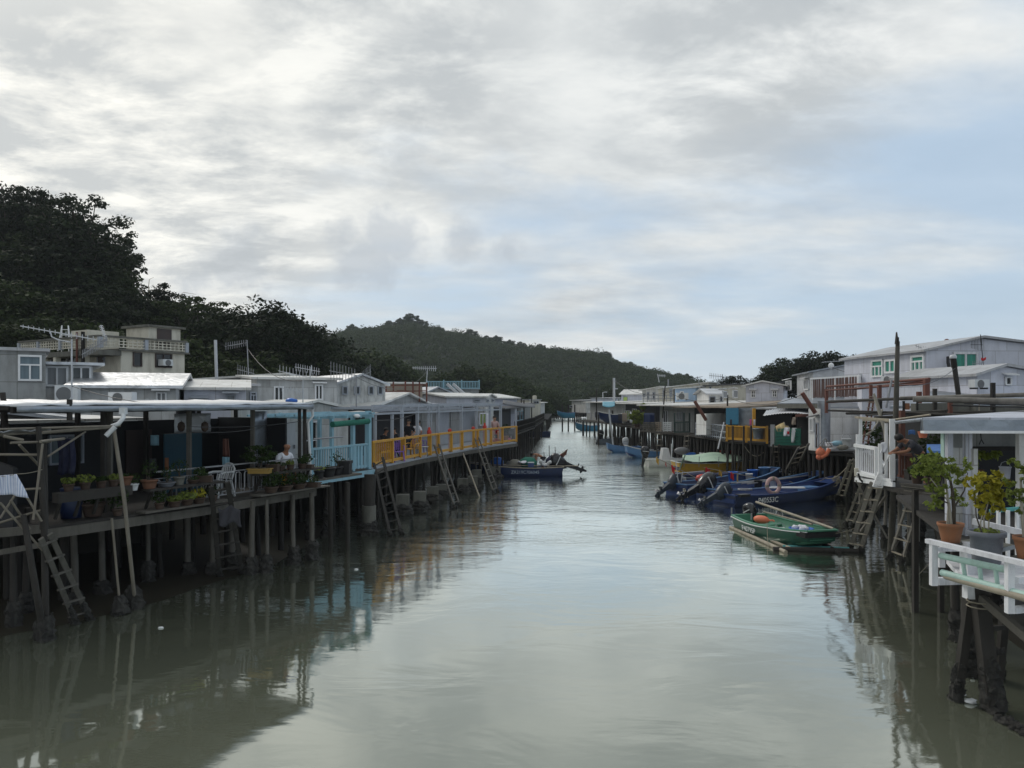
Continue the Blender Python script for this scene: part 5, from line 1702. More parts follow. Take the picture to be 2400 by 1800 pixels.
mb.sheet(lambda u, v: W(-40 + 160 * u, 1010 + 10 * v - 6 * u, 14.2 + 1.5 * v + 1.2 * u) + V((0, 0, .03 * math.sin(u * 16))), 10, 3, .02)
dp.part('ragged_cover', mb, M['grey_roof'])
for i, (p, q2) in enumerate([((0, 1178, 13.8), (100, 1290, 14.2)), ((25, 1172, 13.9), (70, 1240, 14.3)), ((0, 1215, 13.8), (35, 1160, 14)), ((100, 1040, 14), (78, 1218, 13.6)), ((60, 1160, 14), (98, 1222, 14.1)), ((0, 1225, 14), (98, 1195, 14.2)), ((95, 1145, 14.2), (55, 1147, 14.2))]):
 mb = MB()
 mb.tube([W(*p), W(*q2)], .022, 5)
 dp.part('brace', mb, M['shaded_bamboo'])
stilts(dp, [(-12.2, 15.2), (-11.2, 17), (-10, 17.2), (-13, 17.5), (-9.6, 18.8)], 1.95, 'wood', .1, False, .2)
mb = MB()
def shirt_pt(u, v):
 x = -16 + 56 * u + 22 * v * max(0, u - .45) * 2
 y = 1116 + 46 * v + 14 * v * max(0, u - .6) * 2 - 5 * u
 return W(x, y, 13.3) + V((0, .03 * math.sin(u * 18 + v * 3), 0))
mb.sheet(shirt_pt, 18, 8, V((0, .012, 0)))
stripe = bpy.data.materials.new('striped_cloth')
stripe.use_nodes = True
g = NT(stripe.node_tree)
tc = g.n('ShaderNodeTexCoord')
wv = g.n('ShaderNodeTexWave', i_Vector=tc.outputs['Object'], i_Scale=9.0, i_Distortion=0.6)
cc = g.mix(g.ramp(wv.outputs[1], [(0.35, 0.0), (0.6, 1.0)]), (0.40, 0.46, 0.62, 1), (0.66, 0.69, 0.78, 1))
pb_ = g.n('ShaderNodeBsdfPrincipled', i_Roughness=0.9)
g.link(cc, pb_.inputs[0])
g.link(pb_.outputs[0], g.n('ShaderNodeOutputMaterial').inputs[0])
single('striped_shirt', 'pale blue striped shirt hanging on a line at the left picture edge', 'shirt', mb, stripe)
rope('thin washing line carrying the striped shirt at the left edge', [W(-40, 1117, 13.3), W(40, 1111, 13.3), W(100, 1100, 14.3)], .006, .02)
ladder('rough wooden ladder with long rungs sloping into the mud at the far left', GP(178, 1462), GP(212, 1452), W(96, 1262, 13.9), W(117, 1252, 14.1), 6, 'pale_wood', 0.075, 0.22, .08)
# small lean-to roof at the left edge behind the drying platform
h = House('lean_to', 'low lean-to with a sloping grey metal roof behind the drying platform', 'house', P2(-60, 19.0), P2(190, 20.0), 3.0, 1.9, ZY(1000, 19.5), 'grey_wall', ('none', 0, 0))
mb = MB()
mb.prism([W(-60, 962, 18.6), W(200, 990, 19.8), W(200, 984, 23), W(-60, 952, 23)], (0, 0, .09))
h.part('roof', mb, M['zinc'], world=True)
pole('post', 'dark weathered post at the left edge beside the sloping grey roof', 'post', [W(14, 1010, 17), W(6, 920, 17)], 0.06, 'wood')
pole('post', 'short dark post poking above the tin canopy at its left', 'post', [W(163, 985, 15.6), W(163, 936, 15.6)], 0.055, 'wood')
aircon('white air conditioner with a round grille standing left of the tin gable roof', tuple(W(155, 946, 23)), 0.62, 0.55, 0.3, 0.25, mat='white_plastic')
aircon('white air conditioner behind the middle of the tin canopy', tuple(W(281, 947, 21.5)), 0.66, 0.33, 0.3, 0.0, mat='clean_white')
mb = MB()
mb.box(W(345, 942, 24) + V((0, 0, -.02)), (.56, .3, .2))
mb.tube([W(345, 940, 23.82), W(345, 940, 23.86)], .08, 12)
single('electric_box', 'low white box on the roof behind the tin canopy', 'box', mb, M['white_plastic'])
# ================================================================ pale blue pergola porch
b0, b1 = W(727, 940, 24.6), W(868, 940, 27.7)
b0.z = b1.z = 2.05
bd = (b1 - b0).normalized()
bi = V((-bd.y, bd.x, 0))
BL = (b1 - b0).length
def BP(u, v, z):
 return b0 + bd * u + bi * v + V((0, 0, z - 2.05))
bp = T('pergola_porch', 'pale blue timber pergola and railing in front of a white-walled stilt house', 'house', (b0.x, b0.y, 0), 0, None, True)
deck(bp, [tuple(BP(-.4, -.1, 0).xy), tuple(BP(BL, -.1, 0).xy), tuple(BP(BL, 7, 0).xy), tuple(BP(-.4, 7, 0).xy)], 2.05, 0.14)
mb = MB()
mb.beam(BP(-.4, -.14, 1.93), BP(BL + .05, -.14, 1.93), 0.06, 0.22)
bp.part('edge_beam', mb, M['blue_frame'])
for u, v, w, zt in ((BL - .06, .05, .17, 4.15), (BL - 1.0, .05, .12, 4.0), (BL - 2.2, .05, .11, 4.0), (0.1, .05, .09, 4.0), (BL - .06, 2.2, .12, 4.1), (BL - 2.2, 2.2, .1, 4.1)):
 mb = MB()
 mb.beam(BP(u, v, 2.05), BP(u, v, zt), w, w, up=tuple(bd))
 bp.part('post', mb, M['blue_frame'])
for i in range(7):
 mb = MB()
 k = i / 6 * 2.3
 mb.beam(BP(-.3, k, 4.02 + .02 * (i % 2)), BP(BL + .25, k, 4.06 + .02 * (i % 2)), 0.07, 0.07)
 bp.part('roof_bar', mb, M['blue_frame'])
for i in range(5):
 mb = MB()
 u = .2 + (BL - .3) * i / 4
 mb.beam(BP(u, -.2, 3.96), BP(u, 2.4, 4.0), 0.08, 0.10)
 bp.part('roof_beam', mb, M['blue_frame'])
mb = MB()
mb.beam(BP(0, .03, 2.95), BP(BL - .1, .03, 2.95), 0.09, 0.07)
mb.beam(BP(0, .03, 2.18), BP(BL - .1, .03, 2.18), 0.06, 0.09)
n = 26
for i in range(n):
 u = .08 + (BL - .3) * i / (n - 1)
 mb.beam(BP(u, .03, 2.2), BP(u, .03, 2.93), 0.045, 0.03, up=tuple(bi))
for i in range(6):
 u = BL - 1.15 + i * .20
 mb.beam(BP(u, .0, 2.12), BP(u, .0, 2.95), 0.10, 0.03, up=tuple(bi))
bp.part('railing', mb, M['blue_frame'])
mb = MB()
mb.prism([BP(-.5, 2.7, 2.05), BP(BL + .1, 2.7, 2.05), BP(BL + .1, 2.7, 4.2), BP(-.5, 2.7, 4.2)], bi * 0.12)
bp.part('wall', mb, M['white_wall'])
for (a, b, c, d, col, cols, nm) in ((0.15, 1.55, 2.85, 3.75, 'dark_glass', 2, 'window'), (2.9, 3.9, 2.3, 3.75, 'dark_glass', 2, 'window')):
 add_window(bp, bp.inv @ BP(a, 2.69, c), bd, -bi, (b - a), d - c, cols, 2 if a > 2 else 1, 'grey_frame' if a < 2 else 'white_paint', col, fw=.06)
mb = MB()
mb.prism([BP(1.85, 2.68, 2.05), BP(2.5, 2.68, 2.05), BP(2.5, 2.68, 3.75), BP(1.85, 2.68, 3.75)], bi * -0.04)
d_ = bp.part('door', mb, M['pale_steel'])
mb = MB()
mb.box(BP(2.4, 2.6, 2.85), (.05, .05, .14))
bp.part('handle', mb, M['steel'], d_)
rows_ = [tuple((BP(u, .15, 0)).xy) for u in (0.2, 1.1, 2.1, 3.1)]
stilts(bp, rows_, 1.92, 'wood', .085, True, .05, conc=.3, crusth=(.6, 1.0))
stilts(bp, [tuple(BP(u, v, 0).xy) for u in (0, 1, 2, 3) for v in (1.5, 3.2)], 1.92, 'wood', .1, False)
mb = MB()
mb.tube([BP(BL - 2.3, -.05, 3.72), BP(BL - .2, -.05, 3.78)], 0.10, 10)
single('rolled_blind', 'dark green rolled blind slung under the pale blue pergola', 'blind', mb, M['green_net'])
mb = MB()
mb.ball(BP(BL - 1.0, -.1, 3.98), (.12, .1, .07), 9, 6, .2, R)
single('plastic_bag', 'white plastic bag caught on the pale blue pergola beam', 'bag', mb, M['clean_white'])
mb = MB()
mb.tube([W(735, 1029, 24.5), W(803, 1024, 25.5)], .03, 6)
single('pole', 'grey pole lying level across the blue porch from the dark porch corner', 'pole', mb, M['steel'])
mb = MB()
mb.tube([W(732, 955, 22.6), W(733, 975, 22.6), W(722, 990, 22.5), W(726, 1060, 22.5), W(728, 1132, 22.4)], .04, 8)
single('drain_pipe', 'white drain pipe running down the right end of the dark porch', 'pipe', mb, M['white_plastic'])
# shelf of dark tubs between the two porches
t = T('plant_ledge', 'narrow plank ledge carrying dark plant tubs below the blue railing', 'shelf', tuple(GP(770, 1128, 1.9)), 0, None, True)
mb = MB()
mb.beam(W(735, 1125, 22.9), W(838, 1110, 24.4), 0.4, 0.06)
t.part('plank', mb, M['pale_wood'])
for px in (775, 815):
 mb = MB()
 q = W(px, 1120, 23.6)
 mb.tube([(q.x, q.y, -.4), (q.x, q.y, 2.0)], .08, 7)
 t.part('post', mb, M['wood'])
for i, (px, d, kw, lab) in enumerate([(748, 23.0, dict(pr=.16, ph=.25, fr=.2, fh=.12, n=80, ls=.04, leaf='leaf_lime'), 'dark tub with pale leaves at the left end of the ledge below the blue railing'), (770, 23.4, dict(pr=.22, ph=.3, fr=.1, fh=.08, n=20, ls=.04), 'empty-looking wide dark tub, middle of the ledge below the blue railing'), (789, 23.8, dict(pr=.2, ph=.3, fr=.25, fh=.4, n=70, ls=.035, stem=.1), 'dark tub with thin upright stalks on the ledge below the blue railing'), (808, 24.1, dict(box=(.42, .36), ph=.45, fr=.08, fh=.05, n=14, ls=.03), 'square dark box at the right end of the ledge below the blue railing')]):
 q = W(px, 1118, d)
 pot_plant(lab, (q.x, q.y, ZY(1125 - (px - 735) * .145, d) + .02), 300 + i, potmat='black', group='tubs on the ledge below the blue railing', **kw)
# ================================================================ yellow-railed terrace
YE = [E(px, y, 2.0) for px, y in ((872, 1096), (985, 1072), (1100, 1052), (1180, 1040), (1211, 1036))]
YS = [0]
for a, b in zip(YE, YE[1:]):
 YS.append(YS[-1] + (b - a).length)
def YP(s, v, z):
 for i in range(len(YE) - 1):
  if s <= YS[i + 1] or i == len(YE) - 2:
   d = (YE[i + 1] - YE[i]).normalized()
   return YE[i] + d * (s - YS[i]) + V((-d.y, d.x, 0)) * v + V((0, 0, z - 2.0))
def ypx(px, v=0.0):       # arc position whose point shows at photo column px
 lo, hi = -2.0, YS[-1] + 1
 for _ in range(40):
  m = (lo + hi) / 2
  p = YP(m, v, 2)
  if CX + p.x / p.y * F < px:
   lo = m
  else:
   hi = m
 return lo
ter = T('terrace_house', 'grey stilt house with a long open terrace behind a bright yellow railing', 'house', (YE[0].x, YE[0].y, 0), 0, None, True)
SL = YS[-1]
deck(ter, [tuple(p.xy) for p in YE] + [tuple(YP(SL, 3.0, 0).xy), tuple(YP(SL - 4, 6.5, 0).xy), tuple(YP(0, 6.5, 0).xy)], 2.0, 0.14, 'grey_frame')
mb = MB()
for a, b in zip(YE, YE[1:]):
 mb.beam(a + V((0.03, -.03, -.17)), b + V((.03, -.03, -.17)), 0.07, 0.18)
ter.part('edge_beam', mb, M['pale_wood'])
mb = MB()
for a, b in zip(YE, YE[1:]):
 mb.beam(a + V((0, 0, .95)), b + V((0, 0, .95)), 0.10, 0.09)
 mb.beam(a + V((0, 0, .13)), b + V((0, 0, .13)), 0.07, 0.11)
rail = ter.part('railing', mb, M['yellow'])
for px, w in ((874, .10), (918, .16), (945, .2), (985, .11), (1007, .18), (1026, .2), (1057, .16), (1082, .18), (1110, .14), (1119, .16), (1138, .14), (1151, .12), (1177, .16), (1210, .12)):
 s = ypx(px)
 mb = MB()
 mb.beam(YP(s, 0.0, 2.02), YP(s, 0, 2.94), w, .09, up=(0.3, 1, 0))
 ter.part('rail_post', mb, M['yellow'], rail)
mb = MB()
s = ypx(876)
while s < ypx(925):
 mb.beam(YP(s, .03, 2.15), YP(s, .03, 2.9), .05, .03, up=(.3, 1, 0))
 s += .19
mb.beam(YP(ypx(895), .05, 2.5), YP(ypx(920), .05, 2.5), .05, .08)
ter.part('pickets', mb, M['yellow'], rail)
mb = MB()
s = ypx(1010)
while s < SL:
 mb.beam(YP(s, .02, 2.15), YP(s, .02, 2.9), .016)
 s += .15
ter.part('wires', mb, M['pale_steel'], rail)
for px, w in ((879, .1), (919, .1), (942, .12), (978, .12), (1004, .09), (1011, .06), (1026, .14), (1081, .14), (1116, .12), (1148, .12), (1173, .14), (1209, .09)):
 s = ypx(px, .25)
 mb = MB()
 zt = 3.95 if px < 925 else 4.35 if px not in (1209,) else 4.0
 mb.beam(YP(s, .25, 2.0), YP(s, .25, zt), w, w, up=(.3, 1, 0))
 ter.part('post', mb, M['grey_frame'])
for v, z, a, b in ((.25, 4.28, 940, 1175), (.25, 4.0, 872, 1175), (1.3, 4.3, 872, 1175), (2.2, 4.05, 872, 1120), (.8, 4.16, 872, 1080), (2.4, 4.33, 950, 1175)):
 mb = MB()
 sa, sb = ypx(a, v), ypx(b, v)
 k = 6
 for i in range(k):
  mb.beam(YP(sa + (sb - sa) * i / k, v, z), YP(sa + (sb - sa) * (i + 1) / k, v, z), .09, .08)
 ter.part('beam', mb, M['grey_frame'])
for i in range(9):
 s = 0.3 + (SL - 2.5) * i / 8
 mb = MB()
 mb.beam(YP(s, 0.1, 4.22), YP(s, 2.9, 4.24), .07, .08)
 ter.part('cross_beam', mb, M['grey_frame'])
mb = MB()
sw, se_ = ypx(982, 2.6), ypx(1118, 2.6)
k = 5
for i in range(k):
 p, q = YP(sw + (se_ - sw) * i / k, 2.6, 2.0), YP(sw + (se_ - sw) * (i + 1) / k, 2.6, 2.0)
 mb.prism([p, q, q + V((0, 0, 2.1)), p + V((0, 0, 2.1))], V((-.1, .03, 0)))
ter.part('wall', mb, M['grey_wall'])
mb = MB()
p, q, r_ = YP(se_, 2.0, 2.0), YP(ypx(1160, 2.0), 2.0, 2.0), YP(SL - .2, 2.2, 2.0)
mb.prism([p, q, q + V((0, 0, 2.15)), p + V((0, 0, 2.15))], V((-.1, .03, 0)))
mb.prism([q, r_, r_ + V((0, 0, 2.15)), q + V((0, 0, 2.15))], V((-.1, .03, 0)))
mb.prism([r_, YP(SL - 1.5, 6, 2.0), YP(SL - 1.5, 6, 2.0) + V((0, 0, 2.15)), r_ + V((0, 0, 2.15))], V((-.1, .03, 0)))
ter.part('wall', mb, M['white_wall'], label='white end wall with the lime-curtained window')
wd = (q - p).normalized()
wn = V((wd.y, -wd.x, 0))
add_window(ter, ter.inv @ (YP(ypx(1121, 2.0), 1.98, 3.0)), wd, wn, 1.0, .78, 2, 1, 'white_paint', 'lime_curtain', fw=.07)
wd2 = (r_ - q).normalized()
wn2 = V((wd2.y, -wd2.x, 0))
add_window(ter, ter.inv @ (q + wd2 * .35 + V((0, 0, .5)) + wn2 * .01), wd2, wn2, .65, 1.2, 2, 1, 'white_paint', 'dark_glass', fw=.06)
for i in range(4):      # sliding panels
 a = sw + (se_ - sw) * (i * .24 + .03)
 b = a + (se_ - sw) * .21
 pa, pb2 = YP(a, 2.55, 2.08), YP(b, 2.55, 2.08)
 dd = (pb2 - pa).normalized()
 mb = MB()
 mb.prism([pa, pb2, pb2 + V((0, 0, 1.85)), pa + V((0, 0, 1.85))], V((-dd.y, dd.x, 0)) * .03)
 ter.part('sliding_panel', mb, M['grey_frame' if i % 2 else 'grey_wall'])
mb = MB()      # back wall of the open room, its gloom put into a near-black colour
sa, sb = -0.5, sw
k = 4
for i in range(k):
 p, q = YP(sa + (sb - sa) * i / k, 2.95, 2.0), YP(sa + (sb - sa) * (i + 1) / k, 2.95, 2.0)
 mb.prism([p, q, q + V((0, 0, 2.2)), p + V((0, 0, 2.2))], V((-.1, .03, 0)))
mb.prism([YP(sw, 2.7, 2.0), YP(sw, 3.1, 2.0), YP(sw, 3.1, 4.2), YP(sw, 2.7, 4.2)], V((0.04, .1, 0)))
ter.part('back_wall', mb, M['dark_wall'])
mb = MB()
k = 8
S0 = -0.6
for i in range(k):
 a, b = S0 + (SL - .5 - S0) * i / k, S0 + (SL - .5 - S0) * (i + 1) / k
 v0 = 2.2
 mb.prism([YP(a, v0, 4.16), YP(b, v0, 4.16), YP(b, 6.5, 4.34), YP(a, 6.5, 4.34)], (0, 0, .07))
ter.part('roof', mb, M['silver'])
mb = MB()
for i in range(3):
 mb.prism([YP(ypx(905) + i * .55, 1.2 + i * .3, 3.95 + .03 * i), YP(ypx(955), 1.2 + i * .3, 3.97 + .03 * i), YP(ypx(955), 1.6 + i * .3, 4.0 + .03 * i), YP(ypx(905) + i * .55, 1.6 + i * .3, 3.98 + .03 * i)], (0, 0, .03))
ter.part('loose_sheets', mb, M['white_roof'])
spt = []
s = 0.5
while s < SL:
 p = YP(s, .3, 0)
 spt.append((p.x, p.y))
 s += 0.85
stilts(ter, spt, 1.88, 'wood', .07, True, .12, conc=.15, crusth=(.3, .7))
mb = MB()
conc = []
for px, y in ((945, 1195), (985, 1185), (1015, 1168), (1035, 1155), (1085, 1143), (1118, 1128), (1150, 1116), (1163, 1112), (1108, 1140)):
 g_ = GP(px, y + 8)
 mb = MB()
 hh = R.uniform(.55, .8)
 mb.prism([(g_.x - .26, g_.y - .22, -.4), (g_.x + .26, g_.y - .22, -.4), (g_.x + .22, g_.y + .25, -.4), (g_.x - .26, g_.y + .22, -.4)], (0, 0, hh + .4))
 o = ter.part('footing', mb, M['concrete'])
 cb = MB()
 barnacle(cb, [(g_.x, g_.y, -.1), (g_.x, g_.y, hh * .55)], .36, .3)
 ter.part('barnacle_crust', cb, M['barnacle'], o)
stilts(ter, [tuple(YP(s, v, 0).xy) for v in (1.6, 3.2, 4.8) for s in (0.5, 2.4, 4.4, 6.4, 8.4, 10.6, 12.8, 15, 17.2)], 1.88, 'wood', .09, False, .12)
for i, (sx, lab) in enumerate([(1007, 'tall red gas bottle standing behind the yellow railing'), (1055, 'red cap on the yellow railing left of the middle'), (1110, 'red cap on the yellow railing below the lime-curtained window'), (1137, 'slim red bottle on the yellow railing near its right end')]):
 p = YP(ypx(sx, .12), .14, 2.0)
 mb = MB()
 mb.lathe([(.07, 0), (.08, .03), (.08, .75), (.10, .95), (.11, 1.1), (.06, 1.18), (.05, 1.27), (.02, 1.3)] if i in (0, 3) else [(.06, .0), (.06, .9), (.09, 1.0), (.10, 1.08), (.04, 1.14)], tuple(p), 10)
 single('red_bottle', lab, 'bottle', mb, M['red_plastic'])
# ladders against the terrace
ladder('long grey ladder at the left end of the yellow railing', GP(915, 1256), GP(941, 1252), W(876, 1085, 28.0), W(897, 1072, 28.4), 9, 'wood', .08, .08)
ladder('second grey ladder from the left, against the yellow terrace', GP(1066, 1190), GP(1078, 1186), W(1018, 1043, 35.6), W(1029, 1041, 36.0), 8, 'pale_wood', .075, .05)
ladder('ladder against the yellow terrace below the lime-curtained window', GP(1158, 1157), GP(1167, 1152), W(1113, 1028, 40.6), W(1122, 1026, 41.2), 9, 'pale_wood', .075, .05)
pole('pole', 'thin pale pole leaning from the water to the yellow terrace', 'pole', [GP(1124, 1165), W(1084, 1060, 39.2)], .04, 'bamboo')
t = T('pile', 'thick concrete-sleeved timber pile between the blue porch and the ladder', 'pile', tuple(GP(865, 1262)), 0, None, True)
g_ = GP(865, 1250)
mb = MB()
mb.tube([(g_.x, g_.y, -.4), (g_.x, g_.y, 0.95)], .24, 12)
t.part('sleeve', mb, M['concrete'])
mb = MB()
mb.tube([(g_.x, g_.y, .9), (g_.x + .02, g_.y + .05, 2.0)], .2, 9)
o = t.part('shaft', mb, M['wood'])
cb = MB()
barnacle(cb, [(g_.x, g_.y, -.1), (g_.x, g_.y, .5)], .28, .3, 12)
t.part('barnacle_crust', cb, M['barnacle'])
# people and chairs on the terrace
def standing(label, o, f, clothes, hair, scale=1.0, arms=('hip', 'down'), lean=0.0, skin='skin', bend=0.0, trousers='grey_cloth', hd=.225):
 """o: ground point, f: facing; lean: trunk tilt in radians towards f"""
 f = V(f).normalized()
 s = V((f.y, -f.x, 0))
 u = V((0, 0, 1))
 k = scale
 P = lambda a, b, c: V(o) + (f * a + s * b + u * c) * k
 hipz = .86
 def tr(a, b, c):     # trunk point, rotated about the hips
  dz = c - hipz
  return P(a * math.cos(lean) + dz * math.sin(lean) - .0, b, hipz + dz * math.cos(lean) - a * math.sin(lean))
 J = {'hip': (P(0, 0, .88), (.145 * k, .12 * k)), 'waist': (tr(0, 0, 1.06), (.125 * k, .10 * k)), 'chest': (tr(.01, 0, 1.26), (.15 * k, .115 * k)), 'neck0': (tr(0, 0, 1.38), .075 * k), 'neck': (tr(.01, 0, 1.45), .05 * k)}
 Ed = [('hip', 'waist'), ('waist', 'chest'), ('chest', 'neck0'), ('neck0', 'neck')]
 hands = {}
 for sg, n, ar in ((-1, 'a', arms[0]), (1, 'b', arms[1])):
  sh = tr(0, sg * .18, 1.33)
  if ar == 'hip':
   el, wr = tr(-.04, sg * .36, 1.10), tr(.04, sg * .18, .98)
  elif ar == 'fwd':
   el, wr = tr(.10, sg * .24, 1.08), tr(.34, sg * .06, 1.10)
  elif ar == 'rail':
   el, wr = sh + (f * .20 - u * .20 + s * sg * .05) * k, sh + (f * .42 - u * .24 - s * sg * .08) * k
  elif ar == 'low':
   el, wr = sh + (f * .05 - u * .27) * k, sh + (f * .14 - u * .50) * k
  elif ar == 'up':
   el, wr = tr(.10, sg * .32, 1.38), tr(.22, sg * .18, 1.58)
  else:
   el, wr = tr(-.03, sg * .24, 1.06), tr(.05, sg * .25, .82)
  J['sh' + n], J['el' + n], J['wr' + n] = (sh, .060 * k), (el, .043 * k), (wr, .029 * k)
  Ed += [('neck0', 'sh' + n), ('sh' + n, 'el' + n), ('el' + n, 'wr' + n)]
  hands['wr' + n] = (wr, wr - el, s)
  J['th' + n], J['kn' + n], J['an' + n], J['to' + n] = (P(0, sg * .095, .78), .088 * k), (P(.03 + bend, sg * .11, .46), .060 * k), (P(-.02, sg * .12, .08), .043 * k), (P(.14, sg * .15, .04), .04 * k)
  Ed += [('hip', 'th' + n), ('th' + n, 'kn' + n), ('kn' + n, 'an' + n), ('an' + n, 'to' + n)]
 g = .022 * k
 sj = {}
 for q in ('hip', 'waist', 'chest', 'neck0', 'sha', 'shb'):
  r = J[q][1]
  sj[q] = (J[q][0], (r[0] + g, r[1] + g) if isinstance(r, tuple) else r + g * .7)
 for n in 'ab':
  sj['hf' + n] = (J['sh' + n][0] + (J['el' + n][0] - J['sh' + n][0]) * .75, .07 * k)
 se = [('hip', 'waist'), ('waist', 'chest'), ('chest', 'neck0'), ('neck0', 'sha'), ('neck0', 'shb'), ('sha', 'hfa'), ('shb', 'hfb')]
 tj = {'hip': (J['hip'][0] - u * .02, (.16 * k, .135 * k))}
 te = []
 for n in 'ab':
  tj['th' + n] = (J['th' + n][0], .105 * k)
  tj['kn' + n] = (J['kn' + n][0], .078 * k)
  te += [('hip', 'th' + n), ('th' + n, 'kn' + n)]
  if trousers == 'black_cloth':
   tj['an' + n] = (J['an' + n][0] + u * .05, .06 * k)
   te.append(('kn' + n, 'an' + n))
 cl = ([('shirt', sj, se, clothes, 'hip')] if clothes else []) + [('trousers', tj, te, trousers, 'hip')]
 hc = tr(.05, 0, 1.60) - (u * .0)
 up = (tr(0, 0, 1.6) - tr(0, 0, 1.45)).normalized()
 return person(label, J, Ed, cl, hair, (hc, hd * k), skin, face=(f - up * f.dot(up)), hands=hands)
p = W(957, 940, 35.0)
standing('woman in black with a hand on her hip behind the yellow railing', (p.x, p.y, 2.0), (0.45, -0.9, 0), 'black_cloth', ('hair', 'long'), .97, ('hip', 'down'))
p = W(974, 940, 35.6)
standing('person in a white shirt turned away behind the woman in black', (p.x, p.y, 2.0), (0.5, 0.8, 0), 'white_cloth', ('hair', 'short'), .96, ('down', 'hip'), lean=.25, trousers='purple_plastic')
p = W(1158, 940, 44.2)
seated('woman in a pink top sitting near the right end of the yellow railing', (p.x, p.y, 2.25), (0.25, -0.97, 0), 'pink_ring', 'red_cloth', ('hair', 'short'), lean=.02, scale=1.05)
p = W(897, 940, 33.5)
seated('person in dark clothes sitting in the gloom behind the purple chairs', (p.x, p.y, 2.0), (0.9, -0.3, 0), 'black_cloth', 'black_cloth', ('hair', 'short'), skin='tan_skin')
p = W(930, 940, 34.5)
seated('person in a dark top sitting left of the woman in black', (p.x, p.y, 2.0), (-0.6, -0.7, 0), 'grey_cloth', 'grey_cloth', ('hair', 'short'))
for i, (px, d, rz, mt, lab) in enumerate([(905, 31.2, 2.6, 'purple_plastic', 'dark purple plastic chair seen from behind, left part of the terrace'), (931, 31.9, 0.4, 'purple_plastic', 'lilac plastic chair close behind the yellow railing'), (986, 36.3, 2.0, 'purple_plastic', 'purple plastic chair right of the standing people'), (967, 33.7, -0.4, 'yellow', 'yellow plastic chair behind the yellow railing'), (893, 33.4, 1.2, 'purple_plastic', 'purple chair deepest in the open room'), (931, 34.4, -2.5, 'purple_plastic', 'purple chair under the person left of the woman in black')]):
 p = W(px, 940, d)
 plastic_chair(lab, (p.x, p.y, 2.0), rz, mt)
p = W(915, 940, 34)
t = T('table', 'round dark table between the seated people on the terrace', 'table', (p.x, p.y, 2.0))
mb = MB()
mb.lathe([(.05, .68), (.55, .69), (.56, .72), (.05, .725)], n=18)
t.part('tabletop', mb, M['wood'])
for a in range(3):
 mb = MB()
 mb.beam((.1 * math.cos(a * 2.1), .1 * math.sin(a * 2.1), .68), (.4 * math.cos(a * 2.1), .4 * math.sin(a * 2.1), 0), .05)
 t.part('leg', mb, M['wood'])
p = W(990, 940, 34.4)
t = T('folding_stool', 'pale metal folding stool behind the yellow railing', 'stool', (p.x, p.y, 2.0))
mb = MB()
mb.bx(-.25, .25, -.16, .16, .44, .47)
t.part('seat', mb, M['pale_steel'])
for sx in (-1, 1):
 mb = MB()
 mb.beam((sx * .22, -.2, 0), (sx * .22, .14, .45), .03)
 mb.beam((sx * .22, .2, 0), (sx * .22, -.14, .45), .03)
 t.part('legs', mb, M['steel'])
p = YP(ypx(1188, .5), .55, 2.0)
mb = MB()
mb.lathe([(.22, 0), (.30, .16), (.34, .2), (.32, .2), (.28, .1), (.18, .03)], tuple(p + V((0, 0, .05))), 14, close=False)
single('tub', 'pink plastic tub at the right end of the yellow terrace', 'tub', mb, M['pink_plastic'])
p = YP(ypx(1163, .5), .5, 2.0)
mb = MB()
mb.lathe([(.2, 0), (.28, .25), (.31, .28), (.28, .28), (.24, .1)], tuple(p), 14, close=False)
single('basin', 'red plastic basin at the feet of the woman in the pink top', 'basin', mb, M['red_plastic'])
p = YP(SL - .6, .5, 2.0)
pot_plant('leafy plant at the right corner of the yellow terrace', tuple(p), 401, pr=.2, ph=.4, fr=.35, fh=.6, n=200, ls=.07, stem=.1, potmat='terracotta')
mb = MB()
mb.sheet(lambda u, v: YP(SL - 1.0 + .5 * u, 1.6, 3.75 - 1.0 * v + .4 * u * v) + V((0, .05 * math.sin(u * 10), 0)), 8, 6, V((0, .01, 0)))
single('white_cloth', 'white cloth hanging at the right end of the terrace house', 'cloth', mb, M['white_cloth'])
# gable-roofed house between the two porches
A, B = (-6.5, 36.0), (-4.95, 46.0)
h = House('house', 'grey house with a broad pale gable roof behind the pergolas', 'house', A, B, 7.5, 1.9, 4.22, 'grey_wall', ('gable_y', 0.25, 0.52), 'white_roof', rise=0.66)
h = House('house', 'small white gabled house just behind the pale blue pergola', 'house', (-8.4, 28.2), (-6.4, 30.0), 4, 1.9, 4.18, 'white_wall', ('gable_y', 0.15, 0.5), 'white_roof', rise=0.28)
